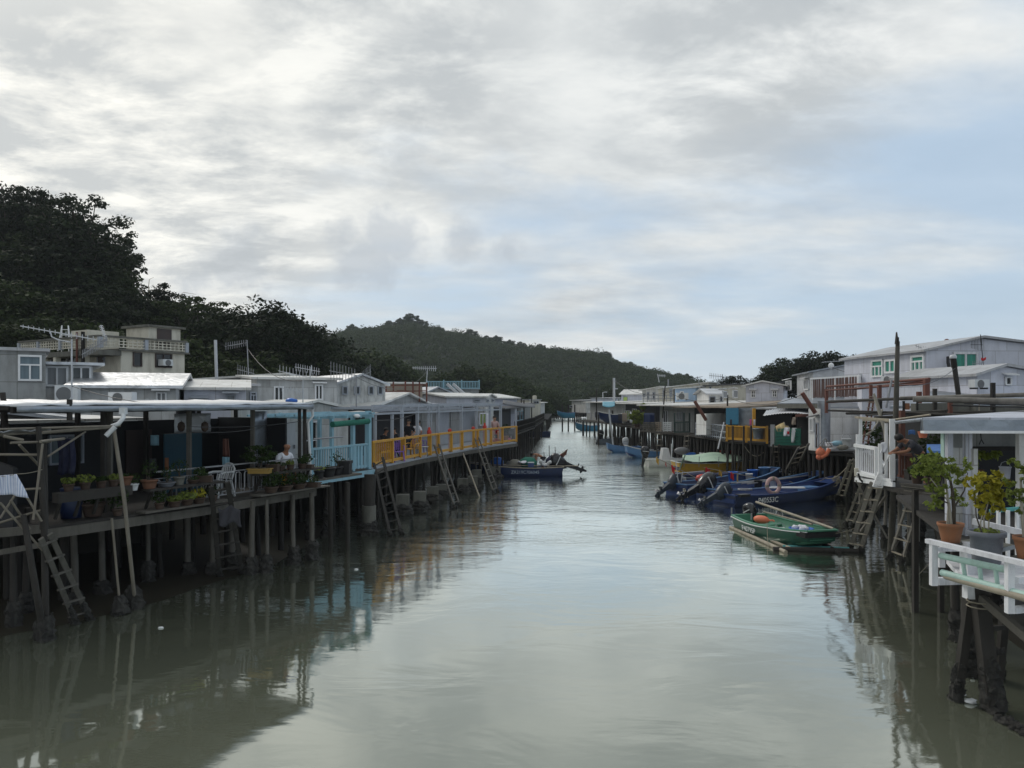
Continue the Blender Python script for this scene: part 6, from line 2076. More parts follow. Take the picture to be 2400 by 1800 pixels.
# dark stilt houses closing the left bank
def stilt_house(name, label, A, B, D, zt, wall, roof, roofmat, ndeck=.6, n=6, open_=True, floor=2.05, smat='wood', rows=3, r=.09, rise=.4, railm=None, wins=(), crust=False):
 A3, B3 = V((*A, 0)), V((*B, 0))
 dd = (B3 - A3).normalized()
 ii = V((-dd.y, dd.x, 0))
 h = House(name, label, 'house', tuple((A3 + ii * ndeck).xy), tuple((B3 + ii * ndeck).xy), D, floor, zt, wall, roof, roofmat, rise=rise)
 pts = [A3, B3, B3 + ii * (D + ndeck), A3 + ii * (D + ndeck)]
 deck(h, [tuple(q.xy) for q in pts], floor, .14)
 L = (B3 - A3).length
 for k in range(rows):
  stilts(h, [tuple((A3 + dd * (L * (i + .3) / n) + ii * (.15 + k * 1.5)).xy) for i in range(n)], floor - .12, smat if k == 0 else 'wood', r, crust and k == 0, .15)
 if railm:
  mb = MB()
  for z in (.9, .5, .12):
   mb.beam(A3 + V((0, 0, floor + z)), B3 + V((0, 0, floor + z)), .06)
  k = max(4, int(L / .35))
  for i in range(k + 1):
   q = A3 + dd * L * i / k
   mb.beam(q + V((0, 0, floor)), q + V((0, 0, floor + .9)), .04)
  h.part('railing', mb, M[railm], world=True)
 return h
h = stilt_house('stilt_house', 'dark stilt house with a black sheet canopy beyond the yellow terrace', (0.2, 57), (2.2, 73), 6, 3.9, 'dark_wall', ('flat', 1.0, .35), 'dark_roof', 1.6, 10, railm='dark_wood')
h.win('f', 1210, 963, 1226, 985, 2, 1, 'blue_frame', 'glass')
h = stilt_house('stilt_house', 'shadowy stilt house at the far end of the left bank', (2.3, 76), (4.2, 100), 6, 4.2, 'grey_wall', ('flat', .6, .2), 'dark_roof', 1.4, 10, railm='wood')
h.win('f', 1245, 952, 1256, 966, 2, 1, 'grey_frame', 'dark_glass')
h = stilt_house('stilt_house', 'last grey stilt house of the left bank, at the bend', (4.8, 104), (7.8, 150), 6, 4.2, 'white_wall', ('flat', .6, .2), 'white_roof', 1.4, 10)
for i, (x, d, y) in enumerate([(1222, 78, 935), (1246, 85, 930), (1228, 70, 938)]):
 pole('pole', ['tall thin pole in front of the shadowy far house', 'tall pole at the right end of the left bank houses', 'short pole at the corner of the dark canopy'][i], 'pole', [(W(x, 0, d).x, d, -.3), W(x, y, d)], .06, 'wood')
mb = MB()
mb.sheet(lambda u, v: W(1178 + 76 * u, 946 + 8 * u + 5 * math.sin(u * 3) * 0.3, 58 + 14 * u) + V((0, v * 3.0, v * .3)), 8, 3, .05)
single('canopy', 'drooping black sheet canopy stretched past the right end of the terrace', 'canopy', mb, M['dark_roof'])
# ================================================================ boats
def outboard(t, x, y, z, tilt, yaw=0.0, mat='motor_black', s=1.0, name='outboard_motor'):
 """outboard motor tilted up on the transom: leg (part) with its cowling and propeller (sub-parts); x,y,z in the boat's frame"""
 rot = Matrix.Rotation(yaw, 3, 'Z') @ Matrix.Rotation(tilt, 3, 'Y')
 O = V((x, y, z))
 def tf(p):
  return O + rot @ (V(p) * s)
 leg = MB()
 leg.prism([tf(p) for p in ((-.12, -.09, .12), (.16, -.09, .12), (.10, -.06, -.45), (-.09, -.06, -.45))], tf((0, .17, 0)) - O)
 leg.prism([tf(p) for p in ((-.09, -.055, -.45), (.10, -.055, -.45), (.07, -.035, -.92), (-.08, -.035, -.92))], tf((0, .10, 0)) - O)
 leg.prism([tf(p) for p in ((-.24, -.09, -.66), (.12, -.05, -.66), (.12, .05, -.66), (-.24, .09, -.66))], tf((0, 0, .02)) - O)
 leg.tube([tf((.16, 0, -.88)), tf((.08, 0, -.88)), tf((-.12, 0, -.88)), tf((-.2, 0, -.88))], [.02 * s, .06 * s, .055 * s, .03 * s], 8)
 leg.prism([tf(p) for p in ((.05, -.012, -.93), (-.1, -.012, -.93), (-.07, -.012, -1.12), (0, -.012, -1.12))], tf((0, .024, 0)) - O)
 leg.beam(tf((.08, 0, -.02)), tf((.22, 0, -.1)), .2 * s, .26 * s)
 o = t.part(name, leg, M[mat], world=False)
 c = MB()
 rings = [(-.22, .10, .09), (-.16, .19, .14), (.0, .27, .19), (.14, .32, .215), (.32, .33, .22), (.48, .30, .20), (.56, .22, .16), (.60, .11, .08)]
 n = 14
 vs, fs = [], []
 for (zz, rx, ry) in rings:
  for j in range(n):
   a = 2 * math.pi * j / n
   ca, sa = math.cos(a), math.sin(a)
   px = rx * (abs(ca) ** .7) * (1 if ca > 0 else -1) * (1.0 if ca > 0 else 0.92) + .03
   vs.append(tf((px - zz * .10, ry * (abs(sa) ** .75) * (1 if sa > 0 else -1), zz + .10)))
 for i in range(len(rings) - 1):
  for j in range(n):
   fs.append((i * n + j, i * n + (j + 1) % n, (i + 1) * n + (j + 1) % n, (i + 1) * n + j))
 fs.append(tuple(range((len(rings) - 1) * n, len(rings) * n)))
 fs.append(tuple(reversed(range(n))))
 c.add(vs, fs, True)
 t.part('cowling', c, M[mat], o, world=False)
 b = MB()
 for j in range(n):
  pass
 b.prism([tf(p) for p in ((-.22, -.213, .30), (.22, -.213, .33), (.22, -.217, .37), (-.22, -.217, .34))], tf((0, .43, 0)) - O)
 t.part('stripe', b, M['motor_white' if mat != 'motor_white' else 'motor_grey'], o, world=False)
 pr = MB()
 for k in range(3):
  a = k * 2.094
  p0 = V((-.19, 0, -.88))
  d = V((0, math.cos(a), math.sin(a)))
  e = V((0, -math.sin(a), math.cos(a)))
  pr.prism([tf(p0 + d * .02 - e * .02), tf(p0 + d * .13 - e * .06 + V((.03, 0, 0))), tf(p0 + d * .14 + e * .05 - V((.03, 0, 0))), tf(p0 + d * .02 + e * .02)], tf((.012, 0, 0)) - O)
 t.part('propeller', pr, M['steel'], o, world=False)
 return o
def boat(name, label, pos, ang, L, B, H, hull, inside, gunwale=None, bow=0.28, rise=0.35, seats=(0.3, 0.62), group=None, stripe=None, floor=0.14, text=None, tcol='lettering', tside=-1, tx=0.35, tsize=0.2, tz=None, pointed=False, foredeck=0.0):
 """open sampan: pos = stern centre at the waterline, ang = heading; L long, B wide, H freeboard at the stern"""
 t = T(name, label, 'boat', pos, ang, group)
 N = 18
 def hw(s):
  return B / 2 * (0.86 + 0.14 * math.sin(min(1, s / .45) * math.pi / 2)) * (1 if s < .5 else 1 - (1 - bow) * ((s - .5) / .5) ** (2.0 if not pointed else 1.7))
 def sheer(s):
  return H * (1.0 - .10 * math.sin(min(1, s / .6) * math.pi)) + rise * max(0, (s - .45) / .55) ** 2
 def xb(s):   # bottom is shorter: raked bow
  return L * (s * 0.90 + .005)
 def keel(s):
  return -.16 + (.16 + H * .45) * max(0, (s - .72) / .28) ** 2
 rows = []
 for i in range(N + 1):
  s = i / N
  w, z = hw(s), sheer(s)
  rows.append([V((L * s, -w, z)), V((L * s * .97 + L * .012, -w * .95, z * .45)), V((xb(s), -w * .76, keel(s))), V((xb(s), 0, keel(s) - .03)),
     V((xb(s), w * .76, keel(s))), V((L * s * .97 + L * .012, w * .95, z * .45)), V((L * s, w, z))])
 mb = MB()
 vs = [p for r in rows for p in r]
 m = 7
 fs = [(i * m + j, (i + 1) * m + j, (i + 1) * m + j + 1, i * m + j + 1) for i in range(N) for j in range(m - 1)]
 mb.add(vs, fs, True)
 mb.add(rows[0], [tuple(range(m))])
 mb.add(rows[-1], [tuple(reversed(range(m)))])
 t.part('hull', mb, M[hull])
 # lining
 mb = MB()
 th = .05
 rin = []
 for i in range(N + 1):
  s = i / N
  w, z = max(.05, hw(s) - th), sheer(s)
  x = min(max(L * s, .05), L - .06)
  fz = max(floor, keel(s) + .1)
  rin.append([V((x, -w, z - .004)), V((x, -w * .86, fz)), V((x, w * .86, fz)), V((x, w, z - .004))])
 vs = [p for r in rin for p in r]
 fs = [(i * 4 + j + 1, (i + 1) * 4 + j + 1, (i + 1) * 4 + j, i * 4 + j) for i in range(N) for j in range(3)]
 mb.add(vs, fs, True)
 mb.add(rin[0], [(3, 2, 1, 0)])
 mb.add(rin[-1], [(0, 1, 2, 3)])
 t.part('lining', mb, M[inside])
 mb = MB()
 g = M[gunwale or hull]
 for sg in (-1, 1):
  pts = [V((L * i / N, sg * (hw(i / N) - .012), sheer(i / N) + .012)) for i in range(N + 1)]
  for a, b in zip(pts, pts[1:]):
   mb.beam(a, b, .085, .045)
 mb.beam(V((L, -hw(1), sheer(1) + .012)), V((L, hw(1), sheer(1) + .012)), .085, .045)
 mb.beam(V((0, -hw(0), sheer(0) + .012)), V((0, hw(0), sheer(0) + .012)), .085, .05)
 t.part('gunwale', mb, g)
 for s in seats:
  mb = MB()
  w = hw(s) - .05
  mb.bx(L * s - .13, L * s + .13, -w, w, sheer(s) - .20, sheer(s) - .16)
  t.part('seat', mb, M[inside])
 if foredeck:
  mb = MB()
  pts = []
  for i in range(7):
   s = 1 - foredeck * (1 - i / 6)
   pts.append((L * s if i < 6 else L - .05, hw(s) - .04, sheer(s) - .03))
  vs = [V((x, -w, z)) for x, w, z in pts] + [V((x, w, z)) for x, w, z in pts]
  mb.add(vs, [(i, i + 1, 8 + i, 7 + i) for i in range(6)])
  t.part('foredeck', mb, M[inside])
 if text:
  me = text_mesh(text, tsize, .004)
  me.materials.clear()
  me.materials.append(M[tcol])
  o = bpy.data.objects.new('registration_number', me)
  COL.objects.link(o)
  o.parent = t.o
  s = tx
  zz = tz if tz is not None else H * .42
  # upper strake leans outwards a little: lay the letters on it
  wl = B / 2 * .985
  o.location = (L * s, tside * (hw(s) * .965 + .03), zz)
  slope = math.atan2(hw(s + .3) - hw(s), L * .3) * .6
  o.rotation_euler = (math.radians(97), 0, -slope if tside < 0 else math.pi + slope)
 t.hw, t.sheer, t.L = hw, sheer, L
 return t
def at_boat(t, x, y, z):
 return t.m @ V((x, y, z))
def bucket(label, p, r, h, mat, name='bucket', cat='bucket', handle=True):
 t = T(name, label, cat, tuple(p))
 mb = MB()
 mb.lathe([(r * .78, 0), (r, h), (r * 1.06, h), (r * 1.06, h * .93), (r * .9, h * .9)], n=14)
 t.part('body', mb, M[mat])
 if handle:
  mb = MB()
  mb.tube([(-r, 0, h * .95), (-r * .7, 0, h + r * .7), (0, 0, h + r), (r * .7, 0, h + r * .7), (r, 0, h * .95)], .008, 5)
  t.part('handle', mb, M['steel'])
 return t
def crate(label, p, w, d, h, mat, rz=0, name='crate', lid=None):
 t = T(name, label, 'box', tuple(p), rz)
 mb = MB()
 mb.bx(-w / 2, w / 2, -d / 2, d / 2, 0, h * .86)
 t.part('body', mb, M[mat])
 mb = MB()
 mb.bx(-w / 2 - .015, w / 2 + .015, -d / 2 - .015, d / 2 + .015, h * .86, h)
 t.part('lid', mb, M[lid or mat])
 return t
def ring(label, c, R0, r, nrm, mat, name='lifebuoy'):
 t = T(name, label, 'lifebuoy', tuple(c), 0, None, True)
 n = V(nrm).normalized()
 a = n.cross(V((0, 0, 1)))
 if a.length < .1:
  a = V((1, 0, 0))
 a.normalize()
 b = a.cross(n)
 c = V(c)
 mb = MB()
 pts = [c + (a * math.cos(i * math.pi / 12) + b * math.sin(i * math.pi / 12)) * R0 for i in range(25)]
 mb.tube(pts, r, 9, caps=False)
 t.part('ring', mb, M[mat])
 mb = MB()
 for i in range(0, 24, 6):
  q = c + (a * math.cos(i * math.pi / 12) + b * math.sin(i * math.pi / 12)) * R0
  tg = (a * -math.sin(i * math.pi / 12) + b * math.cos(i * math.pi / 12)) * .05
  mb.tube([q - tg, q + tg], r * 1.07, 9)
 t.part('bands', mb, M['rope'])
 return t
# ---- green boat with its bamboo float
gs, gb = GP(1776, 1218), GP(1925, 1283)
ang = math.atan2(gb.y - gs.y, gb.x - gs.x)
gs2 = V((8.35, 27.0, 0))
ang = math.radians(-77)
gr = boat('sampan', 'small green sampan moored beside a bamboo float, nearest of the boats', tuple(gs2), ang, 4.15, 1.6, .50, 'boat_green', 'boat_green_in', 'boat_green_in', bow=.62, rise=.12, seats=(.2, .42, .6), text='P40795P', tx=.20, tsize=.25, tz=.14, foredeck=.10)
outboard(gr, -.12, .15, .36, math.radians(-22), math.radians(12), 'motor_black', .78)
mb = MB()
for i in range(18):
 a, b = i / 18, (i + 1) / 18
 mb.beam((4.15 * a, -gr.hw(a) - .022, gr.sheer(a) - .03), (4.15 * b, -gr.hw(b) - .022, gr.sheer(b) - .03), .03, .028)
gr.part('rubbing_strip', mb, M['clean_white'])
mb = MB()
mb.bx(3.70, 4.17, -.60, .60, .42, .58)
gr.part('bow_fender', mb, M['black'])
mb = MB()
for x, y in ((.2, -.8), (1.6, -.86)):
 mb.tube([(x, y, .6), (x, y, .8)], .03, 6)
gr.part('cleats', mb, M['steel'])
for i, (p, q, r) in enumerate([((-.15, .35, .92), (3.9, .55, .62), .045), ((.1, .5, .60), (2.9, .5, .60), .035)]):
 mb = MB()
 mb.tube([at_boat(gr, *p), at_boat(gr, *q)], r, 7)
 single('bamboo_pole', ['long pale bamboo pole propped on the motor of the green sampan', 'shorter pole lying along the far side of the green sampan'][i], 'pole', mb, M['bamboo'])
t = T('buoy', 'pink float lying in the green sampan', 'buoy', tuple(at_boat(gr, 1.35, -.35, .42)), ang + .5)
mb = MB()
mb.ball((0, 0, .13), (.30, .15, .14), 10, 7)
t.part('body', mb, M['orange_plastic'])
mb = MB()
mb.tube([(.28, 0, .13), (.42, 0, .15), (.46, .03, .12)], .03, 6)
t.part('eye', mb, M['orange_plastic'])
bucket('wide blue tub with odds and ends in the green sampan', at_boat(gr, 3.0, .05, .16), .36, .36, 'blue_plastic', 'tub', 'tub', False)
mb = MB()
for k in range(5):
 mb.ball(at_boat(gr, 3.0 + R.uniform(-.18, .18), .05 + R.uniform(-.18, .18), .52), (.11, .1, .07), 8, 5, .25, R)
single('rags', 'pale rags heaped in the blue tub of the green sampan', 'rags', mb, M['white_cloth'])
bucket('pale bucket beside the blue tub in the green sampan', at_boat(gr, 2.3, -.25, .16), .17, .26, 'white_plastic')
crate('dark green box in the bow of the green sampan', at_boat(gr, 3.5, .3, .18), .3, .4, .32, 'boat_green', ang)
mb = MB()
pts = [at_boat(gr, .5, .85 + .14 * math.cos(a), .48 + .26 * math.sin(a)) for a in [i * math.pi / 8 for i in range(9)]]
mb.tube(pts, .02, 6)
single('hoop', 'bent metal hoop at the stern of the green sampan', 'hoop', mb, M['pale_steel'])
t = T('bamboo_float', 'raft of old bamboo logs floating along the green sampan', 'raft', tuple(GP(1830, 1290)), 0, None, True)
for i, (a, b, r, mt) in enumerate([((1712, 1238), (1842, 1297), .06, 'bamboo'), ((1722, 1236), (1862, 1292), .05, 'bamboo'), ((1812, 1290), (2012, 1296), .085, 'wood'), ((1835, 1284), (1990, 1290), .06, 'teal'), ((1905, 1262), (1968, 1300), .06, 'wood')]):
 mb = MB()
 p, q = GP(*a), GP(*b)
 mb.tube([p + V((0, 0, .03)), (p + q) / 2 + V((0, 0, .05)), q + V((0, 0, .04))], r, 8)
 t.part('log', mb, M[mt])
rope('mooring rope hanging from the green sampan to the float', [at_boat(gr, 2.6, -.9, .66), GP(1800, 1282)], .010, .05)
rope('second mooring rope at the bow of the green sampan', [at_boat(gr, 4.5, .2, .6), W(2075, 1170, 23.5)], .010, .25)
# ---- row of three blue sampans
ANG = math.radians(28)
s1 = boat('sampan', 'deep blue sampan with a pink lifebuoy, nearest of the moored blue boats', (9.05, 33.0, 0), ANG, 7.2, 1.75, .50, 'boat_navy', 'boat_blue', 'boat_blue', bow=.30, rise=.40, seats=(.3, .55, .8), text='P40553C', tx=.17, tsize=.32, tz=.13, foredeck=.14)
outboard(s1, -.18, .1, .50, math.radians(66), math.radians(-6), 'motor_grey', 1.0)
s2 = boat('sampan', 'long dark blue sampan with a large black motor, second of the moored blue boats', (8.85, 35.1, 0), math.radians(30), 7.9, 1.8, .50, 'boat_navy', 'boat_blue', 'boat_light_blue', bow=.28, rise=.42, seats=(.28, .5, .72), foredeck=.12)
outboard(s2, -.2, .15, .60, math.radians(66), math.radians(-4), 'motor_black', 1.3)
s3 = boat('sampan', 'blue sampan with red and yellow flags at its stern, third of the moored boats', (7.85, 37.0, 0), math.radians(34), 7.6, 1.8, .52, 'boat_blue', 'boat_navy', 'boat_light_blue', bow=.3, rise=.4, seats=(.3, .55), foredeck=.12)
outboard(s3, -.2, .1, .52, math.radians(64), math.radians(5), 'motor_grey', 1.1)
for b_, x in ((s1, .35), (s2, .4)):
 mb = MB()
 mb.bx(x - .22, x + .35, -.93, -.62, .46, .56)
 b_.part('gunwale_pad', mb, M['black'])
ring('pale pink lifebuoy standing in the nearest blue sampan', at_boat(s1, 2.9, -.1, .72), .33, .085, (0.35, -1, .1), 'pink_ring')
for i, (b_, x, y, z, kw) in enumerate([(s1, 3.1, .2, .2, 0), (s1, 5.4, .1, .35, 1), (s1, 6.6, 0, .72, 2)]):
 if i == 0:
  mb = MB()
  mb.beam(at_boat(s1, 3.2, .5, .56), at_boat(s1, 4.6, -.35, .56), .28, .04)
  mb.beam(at_boat(s1, 3.45, .55, .58), at_boat(s1, 4.75, -.2, .58), .12, .03)
  single('plank', 'pale planks laid across the nearest blue sampan', 'plank', mb, M['white_plastic'])
 elif i == 1:
  crate('light blue box in the bow half of the nearest blue sampan', at_boat(s1, x, y, z - .15), .8, .6, .34, 'boat_light_blue', ANG)
 else:
  mb = MB()
  for k in range(9):
   c = at_boat(s1, 6.55 + R.uniform(-.1, .1), -.35 + R.uniform(-.15, .05), .78 + R.uniform(-.12, .14))
   pts = [c + V((.16 * math.cos(a + k), .10 * math.sin(a * 1.3 + k), .15 * math.sin(a + k * 2))) for a in [j * .7 for j in range(10)]]
   mb.tube(pts, .022, 5)
  single('rope_coil', 'tangled straw-coloured rope hung over the bow of the nearest blue sampan', 'rope', mb, M['rope'])
mb = MB()
mb.tube([at_boat(s1, 1.6, .3, .55) + V((.3 * math.cos(a), .25 * math.sin(a), .03 * a / 6)) for a in [i * .5 for i in range(26)]], .03, 6)
single('hose', 'coiled grey hose in the stern of the nearest blue sampan', 'hose', mb, M['steel'])
for i, (b_, x, y, r, h_, mt, lab) in enumerate([(s3, 4.3, .1, .25, .42, 'blue_plastic', 'bright blue drum in the middle blue sampan, left of a pale bottle'), (s3, 5.2, -.2, .18, .3, 'white_plastic', 'white canister among the blue drums of the third sampan'), (s3, 6.1, .3, .28, .42, 'blue_plastic', 'bright blue drum farther along the third sampan'), (s3, 6.7, 0, .3, .55, 'boat_light_blue', 'pale blue square-shouldered tub near the bow of the third sampan'), (s2, 3.4, 0, .2, .26, 'black', 'black bucket in the second blue sampan'), (s2, 4.2, -.2, .16, .3, 'white_plastic', 'white fuel can in the second blue sampan')]):
 bucket(lab, at_boat(b_, x, y, .2), r, h_ + .25, mt, 'drum' if h_ > .4 else 'bucket', 'drum' if h_ > .4 else 'bucket', False)
mb = MB()
for k in range(4):
 mb.tube([at_boat(s2, 2.2 + .1 * k, .6 - .25 * k, .58), at_boat(s2, 6.8 + .2 * k, .5 - .12 * k, .66 + .03 * k)], .03, 6)
single('fishing_poles', 'bundle of poles lying along the second blue sampan', 'pole', mb, M['steel'])
mb = MB()
mb.ball(at_boat(s3, 2.0, -.1, .66), (.48, .24, .24), 10, 7, .10, R)
single('float', 'long red float in the stern of the third sampan, behind the black motor', 'float', mb, M['red_plastic'])
def flag_pole(label, base, tip, flags, r=.018, mat='bamboo'):
 t = T('flag_pole', label, 'flag', tuple(base), 0, None, True)
 mb = MB()
 mb.tube([base, tip], r, 6)
 t.part('pole', mb, M[mat])
 b, e = V(base), V(tip)
 for (k, w, h, mt, sh) in flags:
  p = b + (e - b) * k
  dd = (e - b).normalized()
  mb = MB()
  mb.sheet(lambda u, v: p + dd * w * (u - .5) * (1 - v * sh) + V((0, .05 * math.sin(u * 5 + v * 4), -h * v - .04 * math.sin(u * 6))), 7, 6, V((0, .012, 0)))
  t.part('flag', mb, M[mt])
 return t
flag_pole('slanting pole with yellow and red flags off the stern of the third sampan', at_boat(s3, 1.6, -.2, .6), tuple(W(1537, 1072, 36.5)), [(.96, .22, .26, 'yellow_cloth', .4), (.78, .06, .16, 'red_cloth', 0), (.62, .30, .32, 'red_cloth', .55)])
flag_pole('pole with a red, a yellow and another red flag lying across the third sampan', tuple(W(1775, 1120, 38.5)), tuple(W(1650, 1096, 36.8)), [(.93, .34, .30, 'red_cloth', .15), (.70, .24, .26, 'yellow_cloth', .2), (.48, .26, .32, 'red_cloth', .2), (.38, .12, .4, 'straw', .3)])
t = T('mast_frame', 'thin white pipe mast at the stern of the third sampan', 'mast', tuple(W(1585, 1150, 37)), 0, None, True)
for pts in ([(1594, 1165, 36.9), (1583, 1075, 36.9), (1575, 1072, 36.9)], [(1583, 1110, 36.9), (1650, 1104, 37.2)], [(1600, 1106, 36.9), (1596, 1130, 36.9)]):
 mb = MB()
 mb.tube([W(*p) for p in pts], .022, 6)
 t.part('pipe', mb, M['pale_steel'])
# ---- navy boat under dark tarpaulins, yellow boat with a pale canopy, white boat with console
s4 = boat('sampan', 'low navy boat loaded with dark bundles, between the flags and the yellow hull', (9.2, 42.0, 0), math.radians(12), 6.2, 1.8, .36, 'boat_navy', 'boat_navy', 'boat_grey', bow=.4, rise=.25)
for i, (x, mt, sx, lab) in enumerate([(1.3, 'navy_cloth', 1.1, 'dark blue rolled tarpaulin in the stern of the low navy boat'), (3.4, 'navy_cloth', 1.3, 'long dark tarpaulin bundle amidships in the low navy boat'), (5.1, 'black_cloth', .7, 'black heap of netting at the bow of the low navy boat')]):
 mb = MB()
 mb.ball(at_boat(s4, x, 0, .42), (sx, .45, .17), 12, 7, .14, R)
 single('tarpaulin', lab, 'tarpaulin', mb, M[mt])
s5 = boat('sampan', 'yellow-hulled boat under a sagging pale green canopy', (10.3, 48.6, 0), math.radians(6), 5.4, 1.9, .66, 'boat_yellow', 'boat_navy', 'boat_white', bow=.42, rise=.12)
t = T('boat_canopy', 'sagging pale green canopy sheet stretched on thin poles over the yellow boat', 'canopy', tuple(at_boat(s5, 2.5, 0, .5)), 0, None, True)
def can(u, v):
 x = 1600 + 138 * u
 y = 1066 - 4 * math.sin(u * 3) + 10 * v + 11 * math.sin(u * 3.1) * v
 return W(x, y, 49.8 - 2.6 * v) + V((0, 0, -.10 * math.sin(v * 3.1) - .06 * math.sin(u * 9)))
mb = MB()
mb.sheet(can, 16, 8, .012)
t.part('sheet', mb, M['pale_tarp'])
mb = MB()
mb.sheet(lambda u, v: W(1590 + 14 * u + 4 * v, 1102 - 36 * u, 47.2 + .6 * v), 6, 2, V((0, .012, 0)))
t.part('flap', mb, M['pale_tarp'])
for px, d in ((1603, 47.4), (1638, 47.4), (1684, 47.4), (1704, 47.4), (1734, 47.6), (1610, 49.6), (1730, 49.6)):
 mb = MB()
 mb.tube([W(px, 1094, d), W(px + 1, 1070, d)], .022, 5)
 t.part('pole', mb, M['steel'])
for k, (u, y, z, r, mt, lab) in enumerate([(3.1, .0, .2, .3, 'blue_plastic', 'dark blue drum under the pale green canopy'), (1.4, .1, .2, .26, 'white_plastic', 'white tub under the pale green canopy'), (2.2, -.2, .2, .28, 'boat_blue', 'blue box-shaped tub under the pale green canopy')]):
 bucket(lab, at_boat(s5, u, y, z), r, .6, mt, 'drum', 'drum', False)
s6 = boat('motorboat', 'white motorboat with a grey steering console behind the yellow flag', (9.2, 53.0, 0), math.radians(4), 6.5, 1.9, .50, 'boat_white', 'boat_white', 'boat_white', bow=.35, rise=.25, seats=(.55, .8))
outboard(s6, -.05, .1, .72, math.radians(10), 0, 'motor_black', .95)
mb = MB()
mb.prism([(1.0, -.35, .2), (1.8, -.35, .2), (1.55, -.3, 1.25), (1.2, -.3, 1.25)], (0, .7, 0))
s6.part('console', mb, M['motor_white'])
for i, (x, mt, w, lab) in enumerate([(3.2, 'blue_plastic', .65, 'blue plastic box on the white motorboat'), (4.2, 'white_plastic', .5, 'white box with a rope on the white motorboat'), (5.6, 'red_plastic', .85, 'red box on the bow of the white motorboat')]):
 crate(lab, at_boat(s6, x, .2, .45), w, .5, .45 if i < 2 else .62, mt, 0.05)
mb = MB()
mb.ball(at_boat(s6, 2.6, .1, 1.05), (.55, .32, .26), 12, 8)
single('covered_motor', 'grey covered spare motor lying on the white motorboat', 'motor', mb, M['grille'])
rope('thin white rod standing at the stern of the white motorboat', [W(1574, 1075, 52.5), W(1574, 1040, 52.5)], .04, 0, 'white_plastic', 'rod', 'rod')
# ---- boats farther along
s7 = boat('sampan', 'pale-hulled blue boat with a high bow, behind the white motorboat', (12.6, 61.5, 0), math.radians(187), 3.6, 1.9, .62, 'boat_light_blue', 'boat_blue', 'boat_white', bow=.4, rise=.35)
s7b = boat('sampan', 'blue boat tied to the posts, just beyond the high-bowed boat', (11.2, 67.5, 0), math.radians(184), 2.9, 1.6, .5, 'boat_light_blue', 'boat_blue', 'boat_light_blue', bow=.4, rise=.3)
outboard(s7b, 1.2, .1, .7, math.radians(10), 0, 'motor_white', .9)
s8 = boat('sampan', 'grey-blue skiff with a small black motor, left of the tied blue boat', (8.9, 80, 0), math.radians(4), 2.6, 1.5, .55, 'boat_grey', 'boat_navy', 'boat_grey', bow=.4, rise=.2)
outboard(s8, .2, .1, .75, math.radians(20), 0, 'motor_black', 1.1)
s9 = boat('cabin_boat', 'teal cabin boat with a flat canopy, far along the right bank', (13.2, 116, 0), math.radians(180), 3.6, 1.9, .85, 'boat_teal', 'boat_teal', 'boat_light_blue', bow=.5, rise=.4)
for x in (.4, 2.4):
 for y in (-.7, .7):
  mb = MB()
  mb.tube([(x, y, .8), (x, y, 1.95)], .05, 5)
  s9.part('canopy_post', mb, M['pale_steel'])
mb = MB()
mb.sheet(lambda u, v: (.1 + 2.7 * u, -.9 + 1.8 * v, 2.05 - .2 * abs(v - .5)), 3, 6, .06)
s9.part('canopy', mb, M['pale_steel'])
s10 = boat('sampan', 'teal boat hoisted above the water at the far bend', (9.1, 112, 2.2), math.radians(182), 2.5, 1.8, .6, 'boat_teal', 'boat_teal', 'boat_light_blue', bow=.4, rise=.25)
s11 = boat('sampan', 'navy boat hoisted under a house on the right bank, above the grey-blue skiff', (10.9, 76, 2.5), math.radians(176), 2.3, 1.6, .75, 'boat_navy', 'boat_blue', 'boat_white', bow=.5, rise=.2)
s12 = boat('sampan', 'small dark blue boat in the shadow of the far left houses', (4.6, 96, 0), math.radians(200), 3.2, 1.5, .7, 'boat_navy', 'boat_blue', 'boat_navy', bow=.4, rise=.2)
# hoist posts for the two hanging boats
for i, (px, d, y0) in enumerate([(1427, 74, 960), (1435, 78, 962)]):
 q = W(px, 940, d)
 pole('post', ['white hoist post beside the hanging navy boat', 'dark hoist post behind the hanging navy boat'][i], 'post', [(q.x + .5, q.y, -.4), (q.x, q.y, ZY(y0, d))], .09, 'pale_steel' if i == 0 else 'wood')
for i, px in enumerate((1318, 1332, 1347)):
 q = W(px, 940, 113)
 pole('post', ['post left of the teal boat hoisted at the bend', 'post in the middle of the teal hoisted boat', 'post right of the teal boat hoisted at the bend'][i], 'post', [(q.x, q.y, -.4), (q.x, q.y, 4.0)], .11, 'wood')
# ---- fisherman's blue boat on the left
k0 = boat('fishing_boat', 'dark blue fishing boat loaded with nets below the end of the yellow terrace', (3.05, 46.6, 0), math.pi + .03, 5.6, 1.9, .56, 'boat_navy', 'boat_navy', 'bamboo', bow=.45, rise=.22, seats=(), floor=.3, text='ZR219C706045', tcol='faded_lettering', tside=1, tx=.56, tsize=.26, tz=.20)
outboard(k0, -.1, .2, .75, math.radians(68), math.radians(4), 'motor_black', 1.3)
for i, (x, r, h_, mt, lab) in enumerate([(2.9, .36, .62, 'net', 'heap of grey-brown fishing net in the fishing boat'), (2.05, .42, .8, 'green_net', 'big heap of green net in the fishing boat'), (0.55, .34, .92, 'navy_cloth', 'dark round bundle behind the fisherman')]):
 mb = MB()
 c = at_boat(k0, x, -.1, .5 + h_ * .25)
 mb.ball(c, (r * 1.35, r * 1.1, h_ * .5), 14, 9, .10, R)
 single('net_heap', lab, 'net', mb, M[mt])
mb = MB()
for k in range(16):
 mb.ball(at_boat(k0, 1.05 + R.uniform(-.3, .3), .35 + R.uniform(-.25, .2), .62 + R.uniform(-.06, .30)), .10, 8, 6, .05, R)
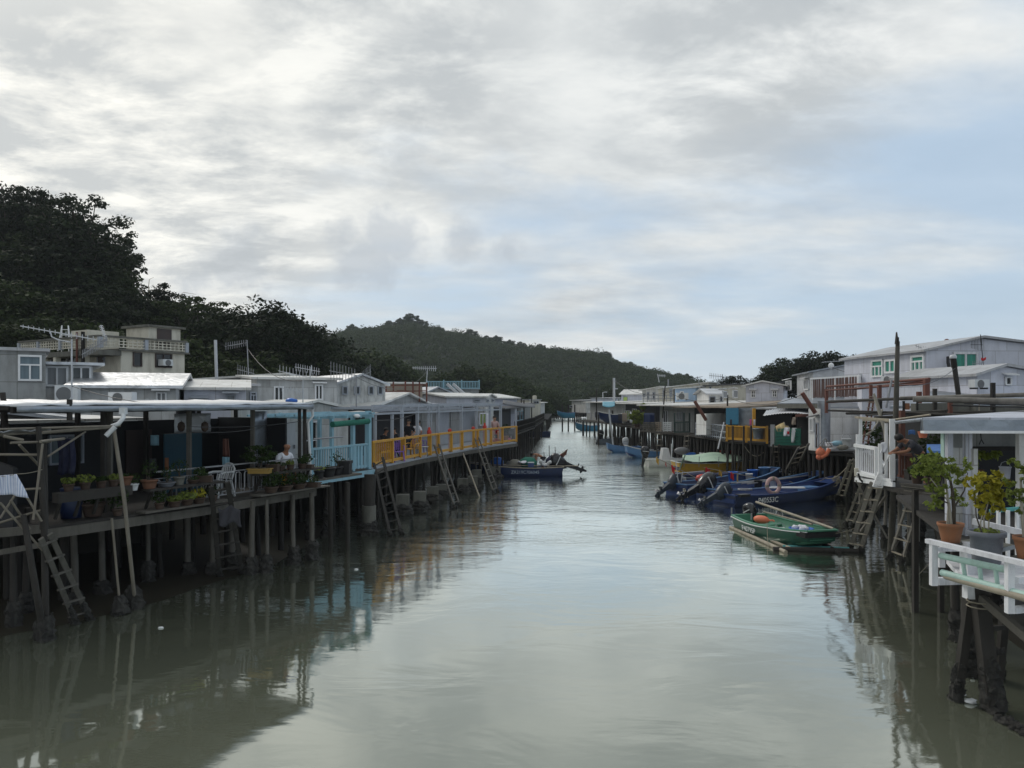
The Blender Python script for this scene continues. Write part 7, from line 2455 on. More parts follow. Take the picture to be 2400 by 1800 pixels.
single('net_floats', 'pile of white and pink net floats beside the motor of the fishing boat', 'floats', mb, M['white_plastic'])
mb = MB()
mb.lathe([(.32, 0), (.36, .05), (.40, .42), (.30, .60), (.12, .66)], at_boat(k0, 3.95, .0, .45), 12)
single('blue_tarp', 'bright blue tarpaulin-covered basket under the corner of the terrace', 'tarpaulin', mb, M['blue_plastic'])
crate('blue cool box on the gunwale of the fishing boat', at_boat(k0, 1.95, .72, .56), .34, .28, .30, 'boat_blue', .1, lid='white_plastic')
mb = MB()
mb.sheet(lambda u, v: at_boat(k0, 2.2 + .5 * u, .2 + .3 * v, .86 + .06 * math.sin(u * 5 + v * 3)), 5, 4, .05)
single('white_sack', 'white plastic sack on the nets of the fishing boat', 'sack', mb, M['white_cloth'])
f0 = at_boat(k0, 1.15, -.25, .32)
standing('shirtless fisherman bending low over the nets in the blue fishing boat', tuple(f0), (-1, -.25, 0), None, ('hair', 'short'), .92, ('low', 'low'), lean=1.25, skin='tan_skin', bend=.12)
t = flag_pole('bamboo pole with a furled dark red flag leaning over the motor of the fishing boat', at_boat(k0, .9, .1, .7), tuple(W(1331, 1053, 46.4)), [(.80, .55, .30, 'red_wood', .3), (.62, .18, .34, 'red_cloth', .4)], .03)
for i, (px, y0, y1) in enumerate([(1245, 1046, 1080), (1288, 1044, 1068), (1302, 1048, 1068), (1276, 1060, 1075)]):
 pole('rod', ['thin rod standing left of the fisherman', 'tall thin rod right of the fisherman', 'rod by the furled red flag', 'short rod behind the fisherman'][i], 'rod', [W(px, y1 + 18, 46.8), W(px - 1, y0, 46.8)], .022, 'wood', n=5)
mb = MB()
mb.beam(at_boat(k0, -.9, .55, .62), at_boat(k0, 1.0, .6, .62), .10, .04)
mb.beam(at_boat(k0, 1.5, .55, .62), at_boat(k0, 5.4, .3, .70), .08, .04)
single('plank', 'pale plank laid along the side of the fishing boat', 'plank', mb, M['bamboo'])
# ================================================================ RIGHT BANK, upper row
def rhouse(name, label, xa, da, xb, db, D, ytop, wall, roof, roofmat, rise=.5, z0=1.7, dtop=None):
 return House(name, label, 'house', P2(xa, da), P2(xb, db), D, z0, ZY(ytop, dtop or db), wall, roof, roofmat, rise=rise)
h = rhouse('house', 'big pale lilac house with white casement windows and green curtains, at the right', 2170, 35, 2560, 35.5, 7.5, 823, 'lit_lilac', ('gable_y', .22, .33), 'grey_roof', .62, dtop=35)
h.win('f', 2233, 825, 2291, 868, 2, 1, 'white_paint', 'green_curtain', fw=.10)
h.win('l', 2137, 832, 2168, 879, 3, 1, 'clean_white', 'green_curtain', split=.68, fw=.10)
h.win('l', 2075, 842, 2101, 875, 2, 1, 'clean_white', 'green_curtain', fw=.10)
h.win('l', 2044, 843, 2071, 884, 3, 1, 'clean_white', 'green_curtain', split=.62, fw=.09)
mb = MB()
mb.sheet(lambda u, v: W(2020 + 25 * u, 838 + 3 * v - 3 * u, 41.5 - v * .8), 4, 2, .05)
h.part('eave_sheet', mb, M['pale_steel'], world=True)
mb = MB()
mb.tube([W(2222, 836, 34.8), W(2222, 850, 34.75), W(2225, 862, 34.7), W(2225, 872, 34.7), W(2219, 878, 34.7)], .075, 8)
h.part('hose_pipe', mb, M['black'], world=True)
mb = MB()
mb.beam(W(2170, 886, 34.7), W(2308, 868, 34.7), .12, .16)
h.part('ledge_pipe', mb, M['red_wood'], world=True)
mb = MB()
mb.tube([W(2219, 817, 38), W(2219, 800, 38)], .13, 9)
mb.ball(W(2219, 800, 38), .13, 9, 6)
single('chimney', 'short rusty round-topped chimney on the big lilac house', 'chimney', mb, M['rust'])
mb = MB()
mb.tube([W(2265, 812, 38), W(2265, 805, 38)], .08, 8)
single('vent_pipe', 'tiny blue-grey vent pipe right of the rusty chimney', 'pipe', mb, M['zinc'])
antenna('small bare aerial on the left of the big lilac roof', W(2168, 820, 36), W(2166, 817, 36), W(2145, 810, 36), W(2172, 820, 36), 5, .12, .3, mat='steel', r=.02)
antenna('aerial with curled elements beside the tall dark mast on the lilac house', W(2306, 870, 34.5), W(2298, 784, 34.5), W(2275, 808, 34.5), W(2303, 808, 34.5), 8, .3, .6, mat='black', r=.02)
mb = MB()
mb.sheet(lambda u, v: W(2300 + 11 * u, 838 + 6 * v + 2 * math.sin(u * 4), 34.4), 4, 3, V((0, .02, 0)))
single('red_rag', 'red rag tied to the tall dark mast', 'cloth', mb, M['red_cloth'])
mb = MB()
mb.tube([W(2246, 925, 27), W(2237, 860, 27)], .085, 9)
t = T('pipe_post', 'leaning dark pipe post with a pale cap above the lower roofs at the right', 'post', tuple(W(2246, 925, 27)), 0, None, True)
t.part('shaft', mb, M['wood'])
mb = MB()
mb.tube([W(2237, 861, 27), W(2234, 839, 27)], .10, 10)
t.part('sleeve', mb, M['dark_wood'])
mb = MB()
mb.lathe([(.11, -.02), (.12, .05), (.09, .10), (.02, .12)], W(2234, 839, 27), 10)
t.part('cap', mb, M['pale_steel'])
h = rhouse('house', 'small pale gabled house with one dark window at the right picture edge', 2290, 29, 2480, 29.4, 5, 880, 'lit_lilac', ('gable_y', .2, .33), 'grey_roof', .36, dtop=29)
h.win('f', 2354, 883, 2369, 903, 1, 1, 'clean_white', 'dark_glass', hood=True, fw=.05)
aircon('white air conditioner with a round fan below the window of the lilac house', tuple(W(2302, 912, 28.5)), .66, .36, .3, .25)
antenna('bracket aerial above the air conditioner of the small gabled house', W(2300, 864, 33.8), W(2300, 852, 33.8), W(2278, 853, 33.8), W(2306, 850, 33.8), 7, .25, .2, mat='steel', r=.02)
# lower metal roofs sloping up behind the scaffolding
h = House('low_house', 'low house under a wide pale blue-grey sheet roof behind the scaffolding', 'house', P2(2300, 24), P2(2640, 24), 7, 1.9, 3.9, 'dark_wall', ('none', 0, 0))
mb = MB()
mb.prism([W(2085, 958, 25), W(2560, 950, 25), W(2560, 912, 31), W(2170, 922, 31)], (0, 0, .08))
h.part('roof', mb, M['zinc'], world=True)
mb = MB()
mb.beam(W(2140, 956, 24.7), W(2275, 953, 24.7), .3, .28)
mb.beam(W(2280, 962, 24.4), W(2480, 958, 24.4), .3, .26)
h.part('eave_blocks', mb, M['concrete'], world=True)
h = House('low_house', 'low house with a blue-grey lean-to roof above the crumpled metal wall', 'house', P2(1936, 39.5), P2(2110, 39.0), 8, 1.9, 4.0, 'silver_wall', ('none', 0, 0))
mb = MB()
mb.prism([W(1932, 957, 39.2), W(2120, 956, 38.7), W(2150, 918, 47), W(1960, 932, 47)], (0, 0, .08))
h.part('roof', mb, M['zinc'], world=True)
h.win('f', 1952, 975, 1967, 996, 1, 1, 'clean_white', 'green_curtain', hood=True, fw=.07)
mb = MB()
jj = [R.uniform(-.05, .05) for _ in range(200)]
mb.sheet(lambda u, v: W(1940 + 62 * u, 962 + 86 * v, 39.38) + V((0, jj[int(u * 12) * 9 + int(v * 8)] * (.4 + u), 0)), 12, 8, V((0, .02, 0)))
h.part('metal_cladding', mb, M['silver_wall'], world=True)
# raised pale box roofs in front of the lilac house
h = House('low_house', 'flat-topped grey block house with tanks and pipes on it, in front of the lilac house', 'house', P2(2020, 37), P2(2175, 36), 3, 1.9, ZY(903, 36), 'lit_lilac', ('flat', .15, 0), 'grey_roof')
for i, (px, y, d, w, hh, rz, lab) in enumerate([(2035, 902, 40.5, .9, .62, -.5, 'white air conditioner half hidden behind the wooden fence'), (2083, 886, 38.5, .95, .42, -1.2, 'long air conditioner under the casement window of the lilac house'), (2082, 902, 38, .9, .45, -1.2, 'lower air conditioner below the long one by the lilac house')]):
 aircon(lab, tuple(W(px, y, d)), w, hh, .35, rz, mat='white_plastic')
# reddish picket fence on a flat roof
fa, fb = W(1904, 934, 43.5), W(2012, 930, 40.5)
t = T('fence', 'weathered reddish picket fence with a white top rail on a flat roof', 'fence', tuple((fa + fb) / 2), 0, None, True)
ht = ZY(886, 42) - ZY(932, 42)
for i in range(34):
 q = fa + (fb - fa) * i / 33
 mb = MB()
 mb.beam(q + V((0, 0, R.uniform(0, .05))), q + V((R.uniform(-.03, .03), 0, ht)), .062, .03, up=(0.3, 1, 0))
 t.part('slat', mb, M['picket'])
mb = MB()
mb.beam(fa + V((-.1, 0, ht + .04)), fb + V((.1, 0, ht + .04)), .12, .09)
t.part('rail', mb, M['clean_white'])
for k in (0, .5, 1):
 q = fa + (fb - fa) * k
 mb = MB()
 mb.beam(q + V((0, -.06, -.15)), q + V((0, -.06, ht)), .14 if k == 1 else .06)
 t.part('post', mb, M['clean_white'])
h = rhouse('house', 'white house clad in crumpled metal sheet with a broad grey roof and two narrow windows', 1905, 47, 2110, 46, 6, 873, 'silver_wall', ('gable_y', .3, .45), 'zinc', .45, dtop=47)
h.win('l', 1886, 889, 1897, 914, 2, 1, 'clean_white', 'white_curtain', hood=True, fw=.07)
h.win('l', 1843, 892, 1855, 915, 2, 1, 'clean_white', 'white_curtain', hood=True, fw=.07)
mb = MB()
mb.box(W(1994, 872, 45.8), (.3, .2, .2))
single('wall_lamp', 'small white lamp box on the gable of the metal-clad house', 'lamp', mb, M['white_plastic'])
antenna('aerial lying level with a white disc on a post behind the fence', W(1948, 888, 44), W(1948, 858, 44), W(1926, 849, 44), W(2000, 844, 44), 6, .15, .15, (1, 0, .3), 'pale_steel', .025)
mb = MB()
mb.ball(W(1948, 857, 43.9), (.17, .1, .17), 10, 7)
single('lamp', 'round white lamp on the post behind the fence', 'lamp', mb, M['clean_white'])
h = rhouse('house', 'white house with four small hooded windows on two sides, left of the metal-clad house', 1748, 57, 1836, 56, 6, 905, 'lit_lilac', ('gable_y', .3, .45), 'white_roof', .32, dtop=57)
h.win('f', 1760, 915, 1771, 932, 2, 2, 'clean_white', 'dark_glass', hood=True, fw=.06)
h.win('f', 1810, 915, 1821, 931, 2, 2, 'clean_white', 'dark_glass', hood=True, fw=.06)
h.win('l', 1704, 917, 1712, 933, 1, 1, 'clean_white', 'white_curtain', hood=True, fw=.06)
h.win('l', 1729, 915, 1738, 933, 1, 1, 'clean_white', 'white_curtain', hood=True, fw=.06)
h = rhouse('house', 'long dim beige house with a dark sloping roof behind the white hooded-window house', 1655, 70, 1830, 68, 6, 905, 'cream_wall', ('side', .3, .25), 'dark_roof', dtop=70)
h.win('f', 1662, 906, 1668, 919, 1, 2, 'grey_frame', 'dark_glass')
h = rhouse('hut', 'small white hut with a pyramid-like pale roof between the blue house and the hooded-window house', 1661, 63, 1696, 63, 4, 924, 'lit_wall', ('gable_x', .3, .5), 'silver', .4, dtop=63)
h.door('f', 1663, 930, 1676, 952, 'black')
h.win('f', 1687, 929, 1693, 941, 1, 1, 'grey_frame', 'dark_glass')
h = rhouse('house', 'light blue house with a small white-framed window, in the right-hand row', 1582, 74, 1630, 73, 5, 912, 'sky_wall', ('side', .2, .12), 'white_roof', dtop=74)
h.win('f', 1594, 917, 1603, 928, 1, 2, 'clean_white', 'brown_door', fw=.09)
h = rhouse('house', 'grey house with one window attached to the right of the light blue house', 1628, 74.5, 1656, 73.5, 5, 908, 'lit_wall', ('side', .2, .1), 'grey_roof', dtop=74)
h.win('f', 1637, 917, 1642, 929, 1, 1, 'clean_white', 'dark_glass', fw=.09)
aircon('air conditioner on the wall of the light blue house', tuple(W(1600, 938, 72.5)), 1.1, .7, .4, 0)
h = rhouse('house', 'cream two-storey house with a long white roof behind the light blue house', 1543, 80, 1660, 78, 6, 912, 'cream_wall', ('side', .3, .65), 'white_roof', dtop=80)
h.win('f', 1553, 913, 1559, 931, 1, 1, 'grey_frame', 'glass', fw=.09)
h.win('f', 1569, 911, 1576, 930, 2, 1, 'grey_frame', 'dark_glass', fw=.09)
h = rhouse('house', 'white two-storey house with dark tall windows, left of the cream house', 1505, 86, 1546, 84, 6, 916, 'lit_wall', ('side', .3, .4), 'white_roof', dtop=86)
h.win('f', 1507, 922, 1513, 931, 1, 1, 'grey_frame', 'dark_glass', fw=.09)
h.win('f', 1517, 919, 1522, 937, 1, 1, 'grey_frame', 'dark_glass', fw=.09)
h.win('f', 1530, 919, 1536, 937, 1, 1, 'grey_frame', 'dark_glass', fw=.09)
h = rhouse('house', 'white gabled house with a lime green door, standing apart at the bend', 1456, 98, 1506, 97, 5, 925, 'lit_lilac', ('gable_x', .25, .5), 'white_roof', .6, dtop=98)
h.door('f', 1461, 930, 1471, 948, 'lime_door')
h.win('l', 1443, 934, 1446, 941, 1, 1, 'grey_frame', 'dark_glass')
h.win('l', 1452, 933, 1455, 941, 1, 1, 'grey_frame', 'dark_glass')
h = rhouse('house', 'low lilac house farthest along the right bank, left of the lime-doored house', 1386, 122, 1430, 120, 6, 934, 'lit_lilac', ('flat', .2, .1), 'grey_roof', dtop=122)
# railing on the terrace before the two-storey houses
t = T('railing', 'thin terrace railing in front of the white two-storey houses', 'railing', tuple(W(1540, 945, 76)), 0, None, True)
mb = MB()
for y in (926, 934):
 mb.beam(W(1506, y + 1, 79), W(1582, y, 76), .07)
t.part('rails', mb, M['steel'])
for i in range(9):
 mb = MB()
 q = W(1508 + i * 9, 926, 79 - i * .37)
 mb.beam(q, q - V((0, 0, 1.0)), .06)
 t.part('post', mb, M['steel'])
# aerials, poles and lamp posts of the right row
antenna('comb aerial above the beige house', W(1693, 895, 66), W(1693, 877, 66), W(1662, 880, 66), W(1695, 883, 66), 8, .5, .4, mat='steel', r=.04)
antenna('grid dish aerial above the cream two-storey house', W(1640, 903, 74), W(1634, 882, 74), W(1626, 886, 74), W(1640, 884, 74), 5, .7, .7, (1, 0, .2), 'steel', .04)
antenna('curved pale aerial on the white two-storey roof', W(1545, 896, 80), W(1541, 876, 80), W(1543, 880, 80), W(1560, 881, 80), 4, .3, .3, mat='pale_steel', r=.05)
for i, (px, y0, y1, d, r, mt, lab) in enumerate([(1439, 960, 886, 90, .16, 'pale_steel', 'tall white pole with a crossarm left of the lime-doored house'), (1398, 985, 912, 95, .09, 'wood', 'thin dark pole before the farthest lilac house'), (1413, 945, 920, 125, .08, 'pale_steel', 'lamp post with a bent arm on the farthest lilac house'), (1566, 905, 889, 78, .08, 'steel', 'short pole on the white two-storey roof'), (1580, 1010, 912, 70, .06, 'wood', 'tall dark pole in front of the light blue house'), (1553, 980, 905, 62, .055, 'wood', 'slanting thin pole before the lattice house'), (1705, 1000, 926, 50, .055, 'wood', 'thin dark pole beside the blue wall'), (1403, 1060, 972, 78, .09, 'wood', 'dark mooring post in the water by the teal cabin boat')]):
 q = W(px, y0, d)
 if i == 7:
  q.z = -.4
 pts = [q, W(px + (6 if i == 5 else 0), y1, d)]
 if i == 2:
  pts += [W(px + 6, y1 - 1, d), W(px + 10, y1 - 1, d)]
 pole('lamp_post' if i == 2 else 'pole', lab, 'lamp post' if i == 2 else 'pole', pts, r, mt, n=6)
mb = MB()
mb.beam(W(1436, 911, 90), W(1448, 911, 90), .12)
single('crossarm', 'short crossarm fixed on the tall white pole', 'arm', mb, M['pale_steel'])
# ================================================================ RIGHT BANK, stilt houses on the water
h = stilt_house('stilt_house', 'jumble-fronted stilt house at the far right bend behind the hoisted boats', P2(1362, 100), P2(1436, 84), 6, 4.3, 'grey_wall', ('flat', .8, .2), 'white_roof', 1.2, 8, r=.12)
h.door('f', 1376, 968, 1386, 990, 'grey_wall')
h.win('f', 1395, 965, 1408, 980, 2, 1, 'grey_frame', 'dark_glass')
mb = MB()
mb.sheet(lambda u, v: W(1412 + 29 * u, 941 + 10 * v + 3 * math.sin(u * 3.1) * v, 82 - v * 3), 8, 4, .04)
single('blue_awning', 'teal tarpaulin awning on the roof edge above the hoisted boat', 'awning', mb, M['blue_tarp'])
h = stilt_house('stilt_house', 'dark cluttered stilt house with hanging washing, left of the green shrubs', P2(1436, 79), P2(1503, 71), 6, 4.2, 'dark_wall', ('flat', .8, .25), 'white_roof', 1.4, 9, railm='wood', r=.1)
h.win('f', 1465, 962, 1478, 985, 3, 1, 'white_paint', 'lime_curtain')
h.win('f', 1483, 958, 1493, 985, 2, 1, 'clean_white', 'glass')
for i, (px, y, w_, hh, mt, lab) in enumerate([(1476, 965, 7, 26, 'white_cloth', 'pale blue-white cloth hung on the dark cluttered house'), (1458, 968, 12, 20, 'brown_canvas', 'brown cloth hung on the dark cluttered house'), (1449, 970, 8, 16, 'grey_cloth', 'dark bundle hanging at the left of the dark cluttered house')]):
 mb = MB()
 mb.sheet(lambda u, v: W(px + w_ * u, y + hh * v, 71.5) + V((0, .1 * math.sin(u * 7), 0)), 5, 4, V((0, .03, 0)))
 single('washing', lab, 'cloth', mb, M[mt])
q = GP(1493, 1002, 2.15)
pot_plant('large green shrub on the stilt deck between the dark houses', (q.x, q.y, 2.15), 501, pr=.3, ph=.3, fr=.75, fh=1.2, n=900, ls=.13, clumps=24, leaf='leaf_lime')
pot_plant('smaller shrub growing above the roof edge of the dark cluttered house', tuple(W(1507, 964, 66)), 502, pr=.12, ph=.15, fr=.28, fh=.6, n=200, ls=.12, leaf='leaf_lime')
h = stilt_house('stilt_house', 'weathered stilt house with a blue sheet and pallets on its deck, below a white canopy', P2(1500, 65), P2(1580, 58.5), 6, 4.1, 'grey_wall', ('flat', 1.5, .35), 'white_roof', 1.8, 14, r=.085)
h.win('f', 1556, 962, 1566, 1000, 2, 1, 'white_paint', 'dark_glass')
mb = MB()
mb.sheet(lambda u, v: W(1509 + 25 * u, 968 + 26 * v, 60.3) + V((0, .08 * math.sin(u * 9), 0)), 8, 4, V((0, .03, 0)))
single('blue_sheet', 'dark blue sheet hung under the white canopy', 'sheet', mb, M['boat_navy'])
for i, (px, w_, mt, lab) in enumerate([(1508, 14, 'pale_wood', 'pale slatted pallet at the left of the deck with the blue sheet'), (1526, 9, 'pale_wood', 'narrow pallet beside the ladder of the deck with the blue sheet'), (1537, 12, 'brown_canvas', 'brown crate on the deck below the white canopy'), (1555, 18, 'white_plastic', 'white slatted chairs stacked on the deck below the white canopy')]):
 t = T('pallet' if i < 2 else 'crate', lab, 'pallet' if i < 2 else 'box', tuple(W(px, 1011, 59)), 0, None, True)
 mb = MB()
 for k in range(5):
  mb.beam(W(px, 1009 - k * 4.5, 59), W(px + w_, 1009 - k * 4.5, 58.6), .05, .09)
 t.part('slats', mb, M[mt])
 for k in (0, .5, 1):
  mb = MB()
  mb.beam(W(px + w_ * k, 1011, 59.1), W(px + w_ * k, 989, 59.1), .08)
  t.part('upright', mb, M[mt])
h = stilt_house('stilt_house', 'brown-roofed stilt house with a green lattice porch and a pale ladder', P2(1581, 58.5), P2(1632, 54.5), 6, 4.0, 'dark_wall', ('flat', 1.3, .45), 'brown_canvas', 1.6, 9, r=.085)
h.win('f', 1588, 966, 1600, 985, 2, 1, 'grey_frame', 'white_curtain')
mb = MB()
for px in (1581, 1603, 1616):
 mb.beam(W(px, 1013, 57.6), W(px, 968, 57.6), .10)
for y in (990, 1013):
 mb.beam(W(1580, y, 57.55), W(1617, y - 1, 57.0), .09)
for k in range(9):
 mb.beam(W(1583 + k * 4, 1012, 57.5), W(1583 + k * 4, 991, 57.5), .025)
 mb.beam(W(1582, 1011 - k * 2.4, 57.5), W(1616, 1011 - k * 2.4, 57.2), .025)
h.part('lattice', mb, M['lattice_green'], world=True)
h = stilt_house('stilt_house', 'stilt house with a plain pale box hut hanging over the water', P2(1630, 54.5), P2(1702, 48.5), 6, 4.05, 'dark_wall', ('flat', 1.4, .55), 'brown_canvas', 1.6, 9, r=.09, railm='grey_frame')
mb = MB()
A_, B_ = W(1632, 1019, 53), W(1655, 1019, 51)
mb.prism([A_, B_, B_ + V((1.6, 1.1, 0)), A_ + V((1.6, 1.1, 0))], (0, 0, ZY(970, 52) - ZY(1019, 52)))
o = h.part('box_hut', mb, M['lit_wall'], world=True)
mb = MB()
mb.tube([W(1655, 985, 51), W(1628, 940, 51)], .11, 8)
single('stove_pipe', 'thick dark pipe leaning above the pale box hut', 'pipe', mb, M['rust'])
# yellow balcony house
yh = stilt_house('stilt_house', 'stilt house with a bright yellow balcony and a blue wall', P2(1701, 47.2), P2(1798, 44.6), 6, 4.0, 'dark_wall', ('flat', .9, .25), 'silver', 2.2, 11, r=.07, rows=2)
ya, yb = W(1703, 1030, 47), W(1797, 1036, 44.4)
ya.z = yb.z = 2.12
mb = MB()
mb.beam(ya + V((0, 0, .86)), yb + V((0, 0, .86)), .10, .08)
mb.beam(ya + V((0, 0, .10)), yb + V((0, 0, .10)), .08, .14)
for i in range(31):
 q = ya + (yb - ya) * i / 30
 mb.beam(q + V((0, 0, .1)), q + V((0, 0, .84)), .045, .03, up=(.3, 1, 0))
for k in (0, .5, 1):
 q = ya + (yb - ya) * k
 mb.beam(q + V((0, -.04, -.08)), q + V((0, -.04, .95)), .13, .1, up=(.3, 1, 0))
mb.beam(ya, ya + V((.9, 2.0, 0)), .1, .08)
yh.part('balcony_railing', mb, M['yellow'], world=True)
mb = MB()
mb.beam(W(1767, 1000, 46.3), W(1767, 957, 46.3), .16)
yh.part('yellow_post', mb, M['yellow'], world=True)
mb = MB()
mb.prism([W(1702, 995, 47.6), W(1731, 995, 46.9), W(1731, 956, 46.9), W(1702, 956, 47.6)], (0, .05, 0))
yh.part('blue_panel', mb, M['boat_teal'], world=True)
mb = MB()
mb.prism([W(1731, 998, 47.2), W(1763, 998, 46.5), W(1763, 957, 46.5), W(1731, 957, 47.2)], (0, .05, 0))
yh.part('wall_panel', mb, M['zinc'], world=True)
yh.win('f', 1749, 961, 1758, 983, 1, 2, 'clean_white', 'blue_glass', fw=.07)
t = bucket('grey metal tub hung on the yellow balcony railing', W(1774, 1028, 44.8) + V((0, -.25, 0)), .33, .62, 'zinc', 'tub', 'tub', False)
for px in (1711, 1736, 1753):
 mb = MB()
 q = W(px, 1100, 45)
 mb.tube([(q.x, q.y - .5, -.4), (q.x, q.y - .6, 3.05)], .06, 6)
 yh.part('post', mb, M['wood'], world=True)
pole('pole', 'thin silver pole leaning from the boats up to the yellow balcony', 'pole', [W(1683, 1052, 46), W(1697, 990, 46.5)], .05, 'pale_steel')
for i, (px, mt, lab) in enumerate([(1757, 'pink_plastic', 'small pink cloth hung by the yellow post'), (1766, 'white_cloth', 'white and orange cloth hung on the yellow post'), (1711, 'grey_cloth', 'grey cloth tied on the left corner of the yellow balcony')]):
 mb = MB()
 mb.sheet(lambda u, v: W(px + 5 * u, 983 + 14 * v, 45.6 if i < 2 else 46.6) + V((0, .03 * math.sin(u * 8), 0)), 4, 4, V((0, .02, 0)))
 single('washing', lab, 'cloth', mb, M[mt])
# dark porch with the wavy tin awning
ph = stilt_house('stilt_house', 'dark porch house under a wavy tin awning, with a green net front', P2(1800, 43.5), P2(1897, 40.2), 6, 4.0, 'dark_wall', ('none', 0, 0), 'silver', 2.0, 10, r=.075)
mb = MB()
mb.sheet(lambda u, v: W(1788 + 122 * u + 8 * v, 974 - 11 * math.sin(u * 2.4) + 7 * u - 12 * v, 43.0 - 3.2 * u + 2.6 * v) + V((0, 0, .025 * math.sin(u * 120))), 60, 3, .03)
ph.part('awning', mb, M['pale_steel'], world=True)
mb = MB()
mb.prism([W(1822, 957, 43), W(1925, 957, 39.5), W(1925, 947, 39.5), W(1822, 947, 43)], (0, .12, 0))
ph.part('fascia', mb, M['concrete'], world=True)
mb = MB()
mb.prism([W(1822, 947, 43.05), W(1925, 947, 39.55), W(1960, 935, 46), W(1840, 935, 50)], (0, 0, .05))
ph.part('roof', mb, M['zinc'], world=True)
mb = MB()
mb.sheet(lambda u, v: W(1815 + 62 * u, 1004 + 40 * v, 41.6 - 1.7 * u), 12, 6, V((0, .03, 0)))
ph.part('net_front', mb, M['lattice_green'], world=True)
mb = MB()
for i in range(26):
 k = i / 25
 mb.beam(W(1815 + 62 * k, 1044, 41.5 - 1.7 * k), W(1815 + 62 * min(1, k + .12), 1004, 41.5 - 1.7 * min(1, k + .12)), .02)
 mb.beam(W(1815 + 62 * k, 1004, 41.5 - 1.7 * k), W(1815 + 62 * min(1, k + .12), 1044, 41.5 - 1.7 * min(1, k + .12)), .02)
ph.part('net_mesh', mb, M['green_net'], world=True)
mb = MB()
mb.prism([W(1806, 1046, 42.6), W(1816, 1046, 41.6), W(1816, 995, 41.6), W(1806, 995, 42.6)], (0, .04, 0))
ph.part('metal_sheet', mb, M['zinc'], world=True)
for i, (px, y, w_, hh, mt, lab) in enumerate([(1839, 1002, 13, 20, 'white_cloth', 'white cloth with a red patch hanging on the net front'), (1857, 1003, 12, 34, 'white_plastic', 'long white bag hanging right of the patched cloth'), (1858, 978, 9, 18, 'brown_canvas', 'brown cap hanging under the tin awning'), (1866, 970, 34, 7, 'red_wood', 'dim red valance under the tin awning')]):
 mb = MB()
 mb.sheet(lambda u, v: W(px + w_ * u - 2 * v, y + hh * v, 40.2) + V((0, .06 * math.sin(u * 7 + v * 3), 0)), 6, 5, V((0, .02, 0)))
 single('washing', lab, 'cloth', mb, M[mt])
mb = MB()
mb.sheet(lambda u, v: W(1845 + 5 * u, 1011 + 7 * v, 40.1), 2, 2, V((0, .01, 0)))
single('red_patch', 'red cup hanging in front of the white cloth', 'cup', mb, M['red_cloth'])
def basket(label, c, r, h_, tilt, mat='straw'):
 t = T('basket', label, 'basket', tuple(c))
 rot = Euler(tilt).to_matrix()
 mb = MB()
 mb.lathe([(.05, 0), (r * .75, .01), (r * .95, h_ * .5), (r, h_), (r * .94, h_), (r * .85, h_ * .45), (.05, .05)], n=14, close=False)
 mb.v = [rot @ p for p in mb.v]
 t.part('body', mb, M[mat])
 mb = MB()
 mb.tube([(r * math.cos(i * math.pi / 8), r * math.sin(i * math.pi / 8), h_) for i in range(17)], .025, 6, caps=False)
 mb.v = [rot @ p for p in mb.v]
 t.part('rim', mb, M['rope'])
basket('round straw basket hanging at the corner of the dark porch', W(1820, 1008, 41.5), .27, .5, (.3, 1.2, 0))
basket('second paler straw basket right of the round one', W(1828, 1003, 41.2), .24, .4, (-.2, 1.9, 0))
# white end wall with door, grey duct
dh = House('house', 'narrow white-walled house front with a brown door and a two-pane window', 'house', P2(1895, 38.9), P2(1922, 38.0), 4, 2.0, ZY(958, 38.5), 'lit_wall', ('none', 0, 0))
dh.win('f', 1899, 980, 1909, 1011, 2, 1, 'clean_white', 'dark_glass', fw=.06)
dh.door('f', 1913, 992, 1919, 1049, 'brown_door', 'grey_frame')
mb = MB()
mb.lathe([(.30, 0), (.30, 2.3)], W(1931, 1048, 38.2), 14)
dh.part('duct', mb, M['zinc'], world=True)
mb = MB()
mb.sheet(lambda u, v: W(1890 + 30 * u, 976 - 6 * u + 2 * v, 38.4 - .8 * v), 3, 2, .03)
dh.part('door_hood', mb, M['dark_roof'], world=True)
mb = MB()
mb.tube([W(1911, 968, 38), W(1880, 921, 38)], .11, 8)
single('leaning_log', 'dark log leaning out above the wavy tin awning', 'log', mb, M['rust'])
stilts(dh, [((W(px, 1000, d).x), d) for px, d in ((1897, 38.6), (1908, 38.2), (1920, 37.8), (1934, 37.5), (1950, 37.2), (1965, 37.0), (1985, 36.6), (2000, 36.2), (1915, 40), (1940, 40), (1965, 40), (1990, 40))], 1.95, 'wood', .09, True, .12, crusth=(.2, .5))
deck(dh, [P2(1893, 38.6), P2(1925, 37.4), P2(2030, 35.5), P2(2050, 42), P2(1905, 43)], 2.02, .14)
# working ledge with floats and tubs
mb = MB()
mb.sheet(lambda u, v: W(1936 + 80 * u, 1050 - 2 * u, 36.9 - 1.0 * u + .9 * v), 6, 2, .14)
single('work_bench', 'long pale work bench with gear on it below the crumpled metal wall', 'bench', mb, M['white_plastic'])
mb = MB()
mb.ball(W(1963, 1040, 36.4) + V((0, 0, .02)), (.32, .2, .13), 10, 7, .2, R)
single('blue_cloth', 'bright blue cloth heaped on the work bench', 'cloth', mb, M['blue_frame'])
bucket('pale grey bucket on the work bench right of the blue cloth', W(1984, 1046, 36.2), .22, .36, 'white_plastic')
crate('white foam box at the left of the work bench', W(1950, 1048, 36.5), .5, .3, .22, 'white_cloth')
mb = MB()
mb.ball(W(1975, 1049, 36), (.28, .15, .13), 9, 6, .22, R)
single('bag', 'grey sack slumped on the work bench', 'bag', mb, M['net'])
